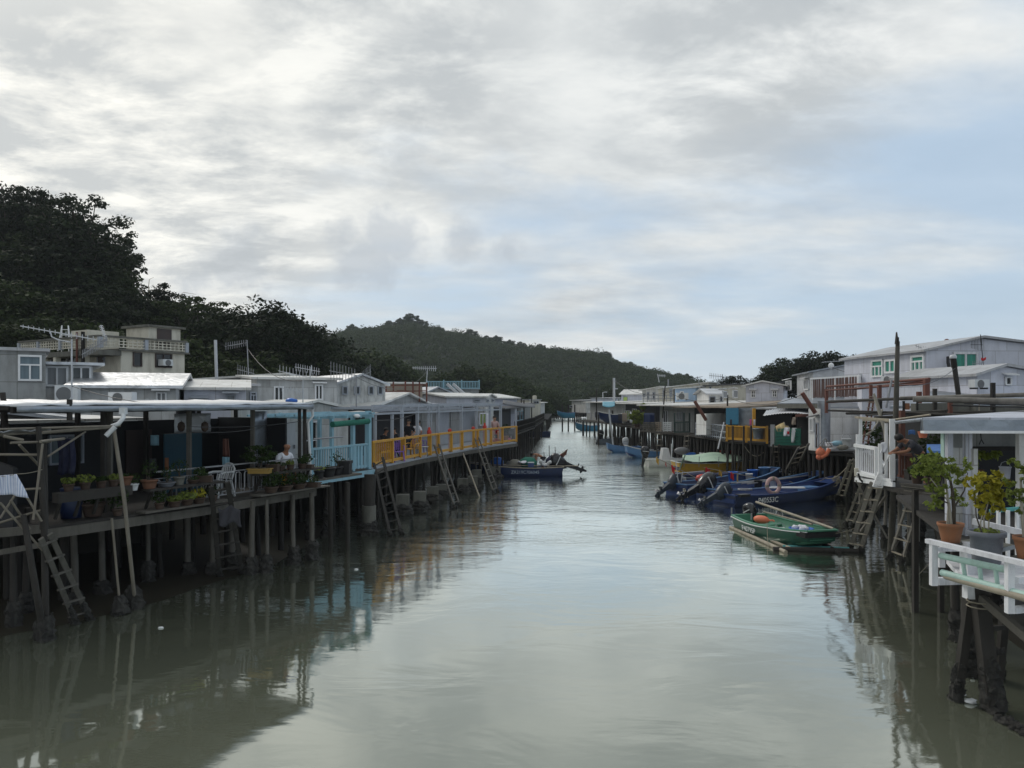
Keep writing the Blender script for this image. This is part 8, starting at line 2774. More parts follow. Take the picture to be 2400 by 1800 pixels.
for i, (px, y, r, lab) in enumerate([(1923, 1060, .22, 'large orange float hanging below the white house front'), (1920, 1071, .15, 'smaller orange float below the large one')]):
 t = T('buoy', lab, 'buoy', tuple(W(px, y, 36.2)))
 mb = MB()
 mb.ball((0, 0, 0), (r, r * .9, r), 12, 9)
 t.part('body', mb, M['orange_plastic'])
 mb = MB()
 mb.lathe([(.05, r * .95), (.06, r * 1.15), (.02, r * 1.2)], n=8)
 t.part('neck', mb, M['orange_plastic'])
mb = MB()
mb.tube([W(1924, 1072, 36.1), W(1936, 1066, 36.1), W(1944, 1052, 36.1)], .10, 8)
single('orange_float', 'long curved orange float beside the round ones', 'float', mb, M['orange_plastic'])
mb = MB()
for k in range(8):
 a = k * .785
 mb.tube([W(1934, 1027, 36.2), W(1934, 1046, 36.2) + V((.34 * math.cos(a), .3 * math.sin(a), 0))], .012, 4)
mb.tube([W(1934, 1046, 36.2) + V((.34 * math.cos(a * .785), .3 * math.sin(a * .785), 0)) for a in range(9)], .015, 5)
single('fish_trap', 'thin white conical net trap standing on the bench end', 'net', mb, M['net'])
# ladders along the right bank
ladder('large plank ladder standing in the water below the white house front', GP(1832, 1122), GP(1858, 1118), W(1872, 1048, 37.6), W(1895, 1040, 37.6), 7, 'grey_wood', .10, .06)
ladder('upright ladder with pale rungs under the green net front', GP(1811, 1108), GP(1824, 1107), W(1812, 1042, 41.2), W(1826, 1042, 40.9), 6, 'pale_wood', .08)
ladder('small slanting ladder with pale rungs below the green lattice', GP(1599, 1088), GP(1607, 1087), W(1607, 1018, 55.5), W(1616, 1017, 55.2), 6, 'pale_wood', .09)
ladder('upright grey ladder below the pallets', GP(1541, 1078), GP(1552, 1077), W(1537, 1012, 58.5), W(1549, 1012, 58.2), 5, 'pale_wood', .09)
ladder('dim ladder in the shade beside the pale hooped drum', GP(1497, 1050), GP(1504, 1050), W(1502, 1010, 66), W(1510, 1010, 66), 5, 'wood', .09)
ladder('leaning ladder left of the white gate, foot by the nearest blue bow', GP(1962, 1166), GP(1977, 1168), W(1994, 1078, 24.6), W(2004, 1078, 24.4), 6, 'grey_wood', .07, .1)
ladder('ladder behind the big ladder under the white gate', GP(1982, 1228), GP(1997, 1232), W(2022, 1124, 23.6), W(2040, 1124, 23.5), 5, 'grey_wood', .06, .08)
ladder('big dark ladder with pale rungs sloping from the white gate into the water', GP(1992, 1288), GP(2016, 1293), W(2044, 1132, 21.3), W(2068, 1132, 21.1), 6, 'grey_wood', .10, .08)
ladder('thin pale-edged ladder right of the tall mooring pole', GP(2084, 1310), GP(2112, 1322), W(2136, 1150, 20.6), W(2162, 1152, 20.3), 5, 'grey_wood', .07, .13)
# ================================================================ platform with the white gate and the leaning man
mp_ = T('platform', 'stilted timber platform with white posts and a white gate at the right', 'platform', (10.5, 22, 0), 0, None, True)
deck(mp_, [P2(2003, 23.0), P2(2090, 20.6), P2(2200, 18.5), P2(2260, 28), P2(2040, 31)], 2.2, .13, 'wood')
for px, d, y0, y1, w in ((2012, 22.9, 1122, 1018, .13), (2017, 22.8, 1120, 977, .085), (2077, 21.2, 1120, 992, .07), (2091, 20.8, 1126, 982, .13), (2063, 21.4, 1122, 1040, .10)):
 mb = MB()
 mb.beam(W(px, y0, d), W(px, y1, d), w, w, up=(.3, 1, 0))
 mp_.part('white_post', mb, M['clean_white'])
mb = MB()
mb.beam(W(2006, 978, 23), W(2092, 985, 20.8), .07, .06)
mb.beam(W(2014, 984, 25), W(2096, 988, 22.6), .06, .06)
mp_.part('top_bar', mb, M['bamboo'])
gt = T('gate', 'white barred garden gate at the head of the big ladder', 'gate', tuple(W(2032, 1126, 22.3)), 0, None, True)
g0, g1 = W(2009, 1104, 22.9), W(2054, 1116, 21.6)
ht = ZY(1046, 22.3) - ZY(1108, 22.3)
mb = MB()
mb.beam(g0 + V((-.06, 0, ht)), g1 + V((.06, 0, ht)), .10, .09)
mb.beam(g0, g1, .09, .09)
for q in (g0, g1):
 mb.beam(q - V((0, 0, .05)), q + V((0, 0, ht + .05)), .10, .08, up=(.3, 1, 0))
gt.part('frame', mb, M['clean_white'])
for i in range(9):
 q = g0 + (g1 - g0) * (i + 1) / 10
 mb = MB()
 mb.beam(q, q + V((0, 0, ht)), .028)
 gt.part('bar', mb, M['white_paint'])
mb = MB()
mb.tube([W(2029, 1105, 22.2) + V((.22 * math.cos(a * .55), 0, .34 * math.sin(a * .55))) for a in range(6, 12)], .03, 6)
single('black_hose', 'black hose looped behind the white gate', 'hose', mb, M['black'])
mb = MB()
mb.beam(W(2006, 1124, 22.7), W(2095, 1136, 20.5), .08, .12)
mb.beam(W(2010, 1110, 22.6), W(2090, 1127, 20.6), .06, .08)
mp_.part('edge_beam', mb, M['clean_white'])
stilts(mp_, [tuple(GP(x, y).xy) for x, y in ((2018, 1215), (2040, 1230), (2075, 1262), (2108, 1285), (2128, 1300), (2060, 1205), (2150, 1295))], 2.1, 'grey_wood', .055, True, .06, crusth=(.3, .6))
stilts(mp_, [(12.5, 24), (13.5, 25.5), (12.2, 26.5), (11.6, 20.5), (12.6, 21.5), (10.2, 16.4), (10.6, 18)], 2.1, 'dark_wood', .10, True, .1, crusth=(.5, .9))
for p, q in (((2006, 1125, 22.6), (2080, 1262, 22.3)), ((2078, 1160, 21.5), (2018, 1245, 23.5)), ((2056, 1105, 21.6), (2075, 1130, 21)), ((2088, 1062, 21), (2060, 1118, 21.6)), ((2057, 1068, 21.8), (2075, 1092, 21.2))):
 mb = MB()
 mb.beam(W(*p), W(*q), .07, .05)
 mp_.part('brace', mb, M['grey_wood' if p[1] > 1110 else 'clean_white'])
lb = MB()
for i in range(9):
 lb.beam(W(2049 + i * 2.5, 1140, 21.0), W(2060 + i * 2.0 + (i > 4) * -2, 1111, 21.1), .011)
 lb.beam(W(2049 + i * 2.5, 1139, 21.02), W(2049 + max(0, i * 2.6 - 9), 1139 - min(28, i * 4 + 4), 21.1), .011)
for p, q in (((2046, 1140), (2068, 1143)), ((2058, 1110), (2072, 1113)), ((2046, 1140), (2058, 1110)), ((2068, 1143), (2072, 1113))):
 lb.beam(W(*p, 21.0), W(*q, 21.05), .03)
single('lattice_panel', 'small white lattice panel tied to the top of the big ladder', 'panel', lb, M['clean_white'])
t = T('mooring_pole', 'very tall weathered timber pole with a split tip, beside the leaning man', 'pole', tuple(GP(2088, 1285)), 0, None, True)
pb0 = GP(2088, 1285)
mb = MB()
mb.tube([pb0 - V((0, 0, .3)), W(2096, 1090, 21.6), W(2101, 930, 21.0), W(2104, 800, 20.8)], [.105, .085, .07, .055], 9)
t.part('shaft', mb, M['pale_wood'])
mb = MB()
mb.prism([W(2100, 806, 20.75), W(2107, 806, 20.75), W(2103, 778, 20.75)], (0, .08, 0))
mb.prism([W(2103, 810, 20.72), W(2108, 810, 20.72), W(2107, 790, 20.72)], (0, .08, 0))
t.part('split_tip', mb, M['wood'])
mb = MB()
for y in (1048, 1052):
 mb.tube([W(2097, y, 21.3) + V((.13 * math.cos(a * .8), .13 * math.sin(a * .8), 0)) for a in range(9)], .02, 5)
t.part('rope_lashing', mb, M['rope'])
# brown railing the man leans on
rl = T('railing', 'reddish brown timber railing under the arms of the leaning man', 'railing', tuple(W(2120, 1122, 20.4)), 0, None, True)
for px in (2109, 2116, 2124, 2131):
 mb = MB()
 mb.beam(W(px, 1118, 20.5), W(px, 1066, 20.5), .05 if px != 2131 else .14)
 rl.part('post', mb, M['red_wood'])
mb = MB()
mb.beam(W(2104, 1064, 20.6), W(2140, 1066, 20.3), .10, .07)
mb.beam(W(2104, 1114, 20.6), W(2140, 1122, 20.3), .08, .07)
rl.part('rail', mb, M['red_wood'])
mb = MB()
mb.beam(W(2114, 1068, 20.9), W(2114, 962, 20.9), .12)
rl.part('tall_post', mb, M['red_wood'])
g = W(2160, 940, 20.0)
standing('man in a dark shirt leaning forward on the brown railing beside the tall pole', (g.x, 20.0, 2.28), (-1, -.18, 0), 'grey_cloth', ('hair', 'short'), 1.0, ('rail', 'rail'), lean=.95, skin='tan_skin', trousers='black_cloth', hd=.26)
mb = MB()
mb.sheet(lambda u, v: W(2065 + 15 * u + 3 * math.sin(v * 4), 1041 + 24 * v - 5 * math.sin(u * 3.1), 20.9) + V((0, .05 * math.sin(u * 8), 0)), 8, 6, V((0, .02, 0)))
single('towel', 'pale blue-white towel hung on a white post beside the gate', 'towel', mb, M['white_cloth'])
mb = MB()
mb.box(W(2104, 1098, 20.9), (.20, .2, .5))
single('gas_canister', 'grey-blue canister standing behind the tall pole', 'canister', mb, M['zinc'])
mb = MB()
mb.lathe([(.05, 0), (.06, .22), (.065, .24), (.05, .24)], W(2007, 1116, 22.7), 12)
single('pale_pot', 'pale cylindrical pot at the outer foot of the white gate', 'pot', mb, M['cream_wall'])
crate('square dark planter box on the platform beside the leaning man', W(2134, 1124, 19.6), .2, .25, .25, 'dark_wood')
# scaffolding of poles over the platform
sc = T('pole_pergola', 'tangle of dark bamboo and timber poles forming an open roof over the platform', 'pergola', (12, 22, 2), 0, None, True)
for i, (p, q, r, mt) in enumerate([((2140, 935, 19.5), (2440, 942, 18.5), .075, 'grey_wood'), ((1938, 941, 30), (2150, 933, 20), .045, 'wood'), ((2110, 934, 22), (2440, 924, 21), .06, 'grey_wood'), ((1938, 906, 36), (2178, 888, 26), .05, 'rust'), ((2000, 912, 34), (2178, 893, 26), .045, 'rust'), ((1936, 915, 36), (2175, 899, 26), .035, 'rust'), ((1938, 943, 34), (2045, 938, 26), .04, 'rust'),
        ((1940, 962, 27), (2200, 970, 20), .035, 'dark_wood'), ((1984, 969, 25), (2330, 966, 19), .04, 'dark_wood'), ((2050, 978, 22), (2440, 966, 18), .035, 'dark_wood'), ((2090, 966, 22), (2300, 974, 17.5), .03, 'wood'), ((2030, 973, 24), (2220, 962, 19), .03, 'wood'), ((2090, 984, 21), (2180, 972, 19), .025, 'bamboo'), ((2230, 950, 19), (2440, 956, 18), .018, 'black'), ((2260, 946, 19), (2440, 950, 18), .015, 'black'), ((2100, 990, 20.5), (2165, 983, 17), .045, 'zinc')]):
 mb = MB()
 mb.tube([W(*p), W(*q)], r, 7)
 sc.part('bar', mb, M[mt])
for i, (px, y0, y1, d, w, mt) in enumerate([(1937, 968, 912, 36, .12, 'rust'), (2061, 950, 902, 28, .12, 'rust'), (2041, 945, 902, 30, .10, 'rust'), (2171, 930, 888, 26, .16, 'rust'), (2154, 945, 918, 24, .12, 'rust'), (2191, 965, 911, 22, .09, 'wood'), (2327, 965, 897, 20, .09, 'dark_wood'), (2126, 960, 945, 22, .10, 'terracotta'), (2227, 975, 940, 20, .09, 'rust'), (2063, 958, 940, 25, .09, 'dark_wood'), (2295, 970, 932, 19.5, .02, 'bamboo'), (2118, 962, 940, 22, .05, 'dark_wood'), (2150, 962, 942, 21, .04, 'dark_wood')]):
 mb = MB()
 mb.beam(W(px, y0, d), W(px, y1, d), w)
 sc.part('upright', mb, M[mt])
ladder('rusty narrow ladder standing up through the pole tangle', W(2022, 1040, 25), W(2034, 1040, 25), W(2041, 925, 25), W(2049, 925, 25), 9, 'rust', .04)
pole('pole', 'thin leaning grey pole crossing the red pipes', 'pole', [W(2077, 956, 25), W(2090, 890, 25)], .035, 'steel')
t = T('leaning_branch', 'bare forked branch trunk leaning behind the white posts', 'branch', tuple(W(2082, 1068, 22.4)), 0, None, True)
mb = MB()
mb.tube([W(2082, 1068, 22.4), W(2075, 1010, 22.6), W(2052, 935, 23), W(2048, 922, 23)], [.075, .06, .05, .03], 8)
mb.tube([W(2030, 1018, 22.6), W(2045, 1010, 22.6), W(2060, 985, 22.8), W(2068, 960, 23)], .025, 6)
t.part('wood', mb, M['pale_bark'])
for i, (px, y, d, fr, fh, lab) in enumerate([(2048, 1035, 25, .42, 1.1, 'climbing leafy plant behind the white posts of the platform'), (2190, 1052, 21, .6, .75, 'dense leafy bush in the shade beyond the leaning man')]):
 q = W(px, y, d)
 pot_plant(lab, (q.x, q.y, 2.2), 520 + i, pr=.22, ph=.3, fr=fr, fh=fh, n=700, ls=.055, clumps=22, stem=.3, leaf='leaf_pot' if i == 0 else 'leaf_mid')
mb = MB()
mb.lathe([(.08, 0), (.12, .14), (.13, .15), (.1, .15)], W(2163, 1026, 19), 10)
single('orange_bucket', 'small orange bucket hanging under the near roof edge', 'bucket', mb, M['orange_plastic'])
mb = MB()
mb.sheet(lambda u, v: W(2130 + 16 * u, 1010 + 10 * v - 3 * math.sin(u * 3), 19.5) + V((0, .05 * math.sin(u * 9), 0)), 6, 4, V((0, .02, 0)))
single('blue_cloth', 'dark blue cloth draped behind the head of the leaning man', 'cloth', mb, M['blue_cloth'])
mb = MB()
mb.prism([W(2172, 1062, 17.5), W(2216, 1062, 17.0), W(2216, 1046, 18.2), W(2172, 1046, 18.8)], (0, 0, .05))
single('blue_table', 'blue-topped work table between the man and the near house', 'table', mb, M['blue_cloth'])
h = House('house', 'dark sheet-walled house deep behind the platform', 'house', P2(2105, 31), P2(2330, 27), 2, 1.9, 4.1, 'dark_wall', ('none', 0, 0))
# shelf of stacked boards with pots near the ladder
t = T('board_shelf', 'shelf of stacked weathered boards below the leaning man', 'shelf', tuple(W(2170, 1150, 17)), 0, None, True)
for k in range(4):
 mb = MB()
 mb.beam(W(2136, 1134 + k * 5, 17.5), W(2212, 1142 + k * 5, 15.5), .5 - .06 * k, .04)
 t.part('board', mb, M['pale_wood' if k % 2 else 'wood'])
for k in (2145, 2205):
 mb = MB()
 q = W(k, 1150, 16.4)
 mb.beam((q.x, q.y, -.3), (q.x, q.y, ZY(1148, 16.4)), .10)
 t.part('leg', mb, M['wood'])
for i, (px, d, lab) in enumerate([(2150, 17.0, 'low potted plant at the left end of the board shelf'), (2182, 16.3, 'brown pot with a leafy plant on the board shelf behind the big shrub')]):
 q = W(px, 1134 + (px - 2136) * .1, d)
 pot_plant(lab, (q.x, q.y, q.z), 540 + i, pr=.13, ph=.2, fr=.22, fh=.25, n=160, ls=.05)
# ================================================================ near house, terrace and pots at the right edge
nh = T('near_house', 'pale grey boarded house with a flat metal-edged roof, nearest on the right', 'house', (7.5, 13, 0), 0, None, True)
D0 = 13.0
zt, zb = ZY(984, D0), ZY(1011, D0)
x0 = W(2161, 0, D0).x
mb = MB()
mb.prism([(x0, D0, zt), (11.5, D0 - .1, zt), (15.5, 20.5, zt + .02), (13.6, 20.5, zt + .02)], (0, 0, .04))
nh.part('roof', mb, M['lilac_wall'])
mb = MB()
mb.prism([(x0, D0 - .02, zt), (11.5, D0 - .12, zt), (11.5, D0 - .12, zb), (x0 + .02, D0 - .02, zb)], (0, .06, 0))
mb.prism([(x0, D0 + .05, zt), (13.6, 20.5, zt), (13.6, 20.5, zb), (x0, D0 + .05, zb)], (.06, 0, 0))
nh.part('fascia', mb, M['zinc'])
mb = MB()
mb.beam((x0 - .03, D0 - .06, zb - .01), (11.5, D0 - .16, zb - .01), .12, .04)
nh.part('drip_edge', mb, M['clean_white'])
def npost(px0, px1, y0, y1, mat='lilac_wall', d=D0, th=.1, name='post'):
 mb = MB()
 a, b = W(px0, y1, d), W(px1, y0, d)
 mb.bx(a.x, b.x, d, d + th, a.z, b.z)
 return nh.part(name, mb, M[mat])
npost(2222, 2234, 1011, 1262, d=13.2)
npost(2234, 2264, 1050, 1266, 'white_wall', 13.3, .05, 'board_panel')
npost(2234, 2264, 1011, 1050, 'grey_wall', 13.5, .05, 'board_panel')
npost(2264, 2279, 1011, 1268, d=13.2)
npost(2280, 2292, 1052, 1270, 'white_wall', d=13.15, th=.07)
npost(2212, 2218, 1011, 1075, 'mint', d=13.4)
npost(2389, 2402, 1011, 1320, 'white_wall', d=12.9)
npost(2284, 2389, 1047, 1056, 'dark_wood', d=13.6, name='lintel')
npost(2280, 2440, 1008, 1048, 'grey_wall', d=13.8, th=.05, name='canvas_panel')
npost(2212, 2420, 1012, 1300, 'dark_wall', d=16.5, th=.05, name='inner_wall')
mb = MB()
for i in range(4):
 q = .4 + i * .75
 mb.beam((W(2234, 0, 13.3).x + .01, 13.29, 2.2 + q * .42), (W(2264, 0, 13.3).x - .01, 13.29, 2.2 + q * .42), .006, .012)
nh.part('board_joints', mb, M['black'])
mb = MB()
mb.prism([(7.2, 12.2, 2.08), (11.5, 12.2, 2.08), (14, 19, 2.08), (9.5, 19, 2.08)], (0, 0, .1))
nh.part('floor', mb, M['wood'])
stilts(nh, [(7.5, 12.6), (8.6, 12.5), (8.3, 14.4), (9.6, 16)], 2.1, 'wood', .085, True, .08, crusth=(.5, 1.0))
mb = MB()
mb.tube([W(2298, 1013, 13.1), W(2300, 1030, 13.1), W(2295, 1042, 13.1)], .01, 4)
mb.tube([W(2300, 1030, 13.1), W(2306, 1040, 13.1)], .01, 4)
single('cable', 'thin black cable dangling under the near roof', 'cable', mb, M['black'])
# terrace with thick white rail
tr_ = T('terrace', 'small white-railed timber terrace on a barnacled trestle at the right edge', 'terrace', (6.6, 10.5, 0), 0, None, True)
ra, rb = W(2174, 1268, 11.0), W(2420, 1330, 9.35)
ra.z = rb.z = 2.50
mb = MB()
mb.beam(ra, rb, .09, .06)
tr_.part('top_rail', mb, M['white_paint'])
for px, d, y0, y1 in ((2188, 10.9, 1275, 1372), (2366, 9.72, 1318, 1437)):
 mb = MB()
 mb.beam(W(px, y1, d), W(px, y0 - 2, d), .085, .08)
 tr_.part('rail_post', mb, M['white_paint'])
mb = MB()
for p, q, w in (((2184, 1287, 10.98), (2262, 1287, 11.4), .06), ((2194, 1362, 10.95), (2290, 1360, 11.6), .10), ((2380, 1360, 9.8), (2440, 1352, 10.2), .08), ((2374, 1430, 9.75), (2440, 1422, 10.2), .08)):
 mb = MB()
 mb.beam(W(*p), W(*q), w, w)
 tr_.part('cross_beam', mb, M['white_paint'])
for p, q, r, mt in (((2204, 1302, 10.85), (2372, 1338, 9.78), .045, 'mint'), ((2208, 1342, 10.8), (2430, 1402, 9.35), .048, 'mint'), ((2216, 1350, 10.75), (2430, 1410, 9.3), .045, 'bamboo')):
 mb = MB()
 mb.tube([W(*p), W(*q)], r, 9)
 tr_.part('pipe_rail', mb, M[mt])
for px, d in ((2257, 10.5), (2295, 10.25), (2333, 10.0)):
 k = (px - 2204) / 168
 mb = MB()
 mb.tube([W(px, 1308 + k * 33, d), W(px + 7, 1354 + k * 40, d - .02)], .028, 7)
 tr_.part('baluster', mb, M['mint'])
mb = MB()
mb.prism([W(2262, 1372, 10.9), W(2420, 1415, 9.6), (8.4, 10.2, 1.92), (8.0, 12.4, 1.92), (6.9, 12.2, 1.92)], (0, 0, .07))
tr_.part('floor', mb, M['white_paint'])
mb = MB()
q = W(2274, 1340, 11.3)
mb.beam((q.x, 11.3, 1.6), (q.x, 11.3, 2.42), .16, .14)
tr_.part('post', mb, M['white_paint'])
# trestle legs (double middle post, splayed side legs) with thick crust
ft = [(GP(2236, 1640), W(2275, 1392, 11.4), .065), (GP(2332, 1668), W(2293, 1372, 11.3), .105), (W(2291, 1478, 11.5), W(2274, 1374, 11.4), .05), (GP(2337, 1590), W(2356, 1420, 11.9), .06)]
for i, (p, q, r) in enumerate(ft):
 mb = MB()
 mb.beam(p - V((0, 0, .3 if i != 2 else 0)), q, r * 1.9, r * 1.6, up=(0, 1, 0))
 o = tr_.part('trestle_leg', mb, M['wood'])
 if i != 2:
  cb = MB()
  L = (q - p)
  barnacle(cb, [p - V((0, 0, .15)), p + L * (.36 if i != 1 else .42)], r + .02, .5, 12, .05, 170)
  tr_.part('barnacle_crust', cb, M['barnacle'], o)
for p, q in (((2262, 1478, 11.5), (2352, 1470, 11.8)), ((2252, 1532, 11.55), (2350, 1528, 11.7)), ((2246, 1575, 11.6), (2318, 1580, 11.3))):
 mb = MB()
 mb.beam(W(*p), W(*q), .06, .07)
 o = tr_.part('trestle_bar', mb, M['wood'])
 if p[1] > 1500:
  cb = MB()
  barnacle(cb, [W(*p), W(*q)], .06, .5, 9, .06, 170)
  tr_.part('barnacle_crust', cb, M['barnacle'], o)
mb = MB()
mb.beam(W(2300, 1402, 11.2), W(2420, 1505, 10.2), .09, .11)
tr_.part('diagonal_brace', mb, M['pale_wood'])
mb = MB()
for a in range(14):
 pass
mb.tube([W(2293, 1402, 11.15) + V((.16 * math.cos(a * .7), .12 * math.sin(a * .7), -.008 * a)) for a in range(20)], .010, 5)
tr_.part('rope_lashing', mb, M['rope'])
cb = MB()
for k in range(70):
 q = GP(2335 + k * 1.9, 1680 + k * 1.0 + R.uniform(-9, 9))
 cb.ball(q + V((0, 0, .01)), (R.uniform(.03, .09), R.uniform(.03, .08), R.uniform(.02, .07)), 7, 5, .4, R)
single('oyster_rocks', 'low ridge of dark oyster-crusted rocks in the shallows at the right edge', 'rock', cb, M['barnacle'])
for i, (x, y, s) in enumerate([(2256, 1632, .06), (2275, 1648, .09), (2352, 1652, .07), (2280, 1590, .05)]):
 mb = MB()
 mb.ball(GP(x, y) + V((0, 0, .03)), (s, s * .7, s * .4), 7, 5, .25, R)
 single('shell', ['pale shell left of the trestle foot', 'largest pale shell between the trestle feet', 'pale shell right of the trestle foot', 'small pale shell on the trestle crust'][i], 'shell', mb, M['clean_white'])
# the slab the pots stand on
t = T('pot_stand', 'grey slab stand carrying the potted shrubs behind the white rail', 'stand', (7.1, 11.6, 1.9), 0, None, True)
mb = MB()
mb.prism([W(2192, 1276, 11.9), W(2300, 1290, 11.0), (7.6, 11.6, ZY(1283, 11.4)), (7.4, 12.2, ZY(1283, 11.4))], (0, 0, -.05))
t.part('slab', mb, M['concrete'])
for px, d in ((2205, 11.8), (2260, 11.4)):
 q = W(px, 1285, d)
 mb = MB()
 mb.beam((q.x, d, 1.95), (q.x, d, ZY(1284, d)), .09)
 t.part('leg', mb, M['white_paint'])
def shrub(label, base, pot, pr, ph, potmat, stems, blobs, leaf, n, ls, seed, saucer=True):
 t = T('potted_shrub', label, 'plant', tuple(base), 0, None, False)
 mb = MB()
 if potmat == 'grey_pot':
  mb.lathe([(pr * .80, 0), (pr * .86, ph * .4), (pr * .90, ph * .45), (pr * .92, ph * .8), (pr * 1.10, ph * .84), (pr * 1.12, ph * .97), (pr * 1.06, ph), (pr * .95, ph * .96), (pr * .9, ph * .86)], n=28)
 else:
  mb.lathe([(pr * .66, 0), (pr * .80, ph * .45), (pr * .93, ph * .82), (pr * 1.0, ph * .84), (pr * 1.02, ph), (pr * .94, ph), (pr * .90, ph * .88)], n=28)
 t.part('pot', mb, M[potmat])
 if saucer:
  mb = MB()
  mb.lathe([(pr * .7, -.025), (pr * .95, .02), (pr * .98, .02), (pr * .9, -.005)], n=24)
  t.part('saucer', mb, M['concrete'])
 mb = MB()
 mb.tube([(0, 0, ph * .84), (0, 0, ph * .91)], pr * .92, 18)
 t.part('soil', mb, M['soil'])
 for pts, r, mt in stems:
  mb = MB()
  mb.tube([t.inv @ W(*p) for p in pts], r, 7, r * .45)
  t.part('stem', mb, M[mt])
 rs = np.random.RandomState(seed)
 cen, nrm, siz = [], [], []
 cc = [(t.inv @ W(x, y, d), r) for x, y, d, r in blobs]
 sub = []
 for c, r in cc:
  for q in range(6):
   v = rs.normal(size=3)
   v = v / np.linalg.norm(v) * r * rs.uniform(.45, 1.1)
   sub.append((c + V(v), r * rs.uniform(.28, .5)))
 tot = sum(r ** 2 for _, r in sub)
 for c, r in sub:
  k = int(n * r * r / tot) + 1
  g_ = rs.normal(size=(k, 3))
  g_ /= np.linalg.norm(g_, axis=1, keepdims=True)
  cen.append(np.array(c) + g_ * r * rs.uniform(.15, 1.05, (k, 1)) * np.array([1, 1, .8]))
  nrm.append(g_ * .6 + rs.normal(size=(k, 3)) * .6 + np.array([0, -.1, .5]))
 me = quads_mesh('foliage', np.concatenate(cen), np.concatenate(nrm), ls * rs.uniform(.55, 1.35, sum(len(c) for c in cen)), M[leaf], .55, seed)
 o = bpy.data.objects.new('foliage', me)
 COL.objects.link(o)
 o.parent = t.o
 return t
B = W(2228, 1272, 11.5)
shrub('tall airy shrub with pale stems in a terracotta pot on the white-railed terrace', B, 'terracotta', .182, .30, 'terracotta',
 [([(2222, 1228, 11.5), (2224, 1190, 11.5), (2218, 1140, 11.5), (2214, 1095, 11.5)], .026, 'pale_bark'), ([(2234, 1228, 11.5), (2236, 1195, 11.45), (2232, 1150, 11.5), (2224, 1108, 11.5)], .036, 'bark'), ([(2230, 1228, 11.4), (2226, 1180, 11.4), (2180, 1120, 11.4)], .016, 'pale_bark'), ([(2236, 1190, 11.5), (2260, 1150, 11.5), (2268, 1108, 11.6)], .014, 'bark'), ([(2224, 1180, 11.5), (2200, 1170, 11.5), (2190, 1165, 11.5)], .012, 'bark')],
 [(2172, 1080, 11.5, .17), (2190, 1095, 11.5, .19), (2162, 1112, 11.5, .17), (2150, 1100, 11.6, .10), (2205, 1080, 11.6, .18), (2228, 1088, 11.5, .17), (2250, 1098, 11.6, .15), (2266, 1088, 11.6, .10), (2200, 1118, 11.4, .15), (2175, 1132, 11.5, .11), (2196, 1160, 11.4, .13), (2186, 1178, 11.4, .11), (2245, 1165, 11.5, .12), (2255, 1180, 11.6, .09), (2215, 1150, 11.4, .10), (2240, 1120, 11.6, .12), (2180, 1060, 11.5, .06), (2200, 1190, 11.4, .08)], 'leaf_lime', 1700, .033, 61)
B = W(2312, 1318, 10.6)
shrub('bushy yellow-green shrub in a wide grey plastic tub at the right', B, 'grey', .218, .44, 'grey_pot',
 [([(2300, 1255, 10.6), (2298, 1225, 10.6), (2310, 1180, 10.6)], .014, 'pale_bark'), ([(2308, 1255, 10.6), (2306, 1215, 10.6), (2322, 1160, 10.6)], .014, 'pale_bark'), ([(2316, 1255, 10.6), (2318, 1220, 10.6), (2332, 1170, 10.6)], .013, 'pale_bark'), ([(2303, 1255, 10.5), (2288, 1210, 10.5), (2285, 1160, 10.5)], .012, 'bark')],
 [(2325, 1115, 10.6, .14), (2310, 1130, 10.6, .15), (2290, 1138, 10.5, .13), (2272, 1130, 10.5, .08), (2340, 1140, 10.6, .14), (2300, 1155, 10.5, .14), (2325, 1160, 10.6, .15), (2350, 1165, 10.6, .10), (2310, 1180, 10.5, .12), (2338, 1185, 10.6, .10), (2318, 1204, 10.6, .08), (2296, 1176, 10.5, .09)], 'leaf_yellow', 1000, .040, 62, False)
t_ = pot_plant('low grass growing in the grey plastic tub', tuple(B + V((0, 0, .38))), 63, pr=.02, ph=.02, fr=.17, fh=.07, n=160, ls=.03, leaf='leaf_lime', potmat='soil')
B = W(2408, 1310, 10.2)
shrub('lime-leaved shrub in a clay pot cut by the right picture edge', B, 'terracotta', .17, .30, 'terracotta', [([(2402, 1258, 10.2), (2396, 1200, 10.2), (2392, 1120, 10.2)], .03, 'pale_bark'), ([(2410, 1258, 10.2), (2415, 1200, 10.2)], .02, 'bark')],
 [(2390, 1090, 10.2, .12), (2378, 1080, 10.2, .06), (2400, 1110, 10.2, .14), (2365, 1132, 10.2, .08), (2382, 1150, 10.2, .11), (2375, 1168, 10.2, .08), (2410, 1160, 10.2, .14), (2420, 1100, 10.2, .16), (2400, 1200, 10.2, .08), (2420, 1190, 10.2, .10)], 'leaf_lime', 900, .034, 64)
q = W(2330, 1120, 13.6)
pot_plant('yellow-green creeper hanging inside the near house opening', (q.x, 14.2, ZY(1120, 14.2)), 65, pr=.16, ph=.16, fr=.36, fh=.55, n=700, ls=.055, clumps=16, leaf='leaf_bright', potmat='red_wood')
bucket('pale lilac bucket hanging inside the near house opening', W(2356, 1122, 13.9), .095, .22, 'lilac_wall')
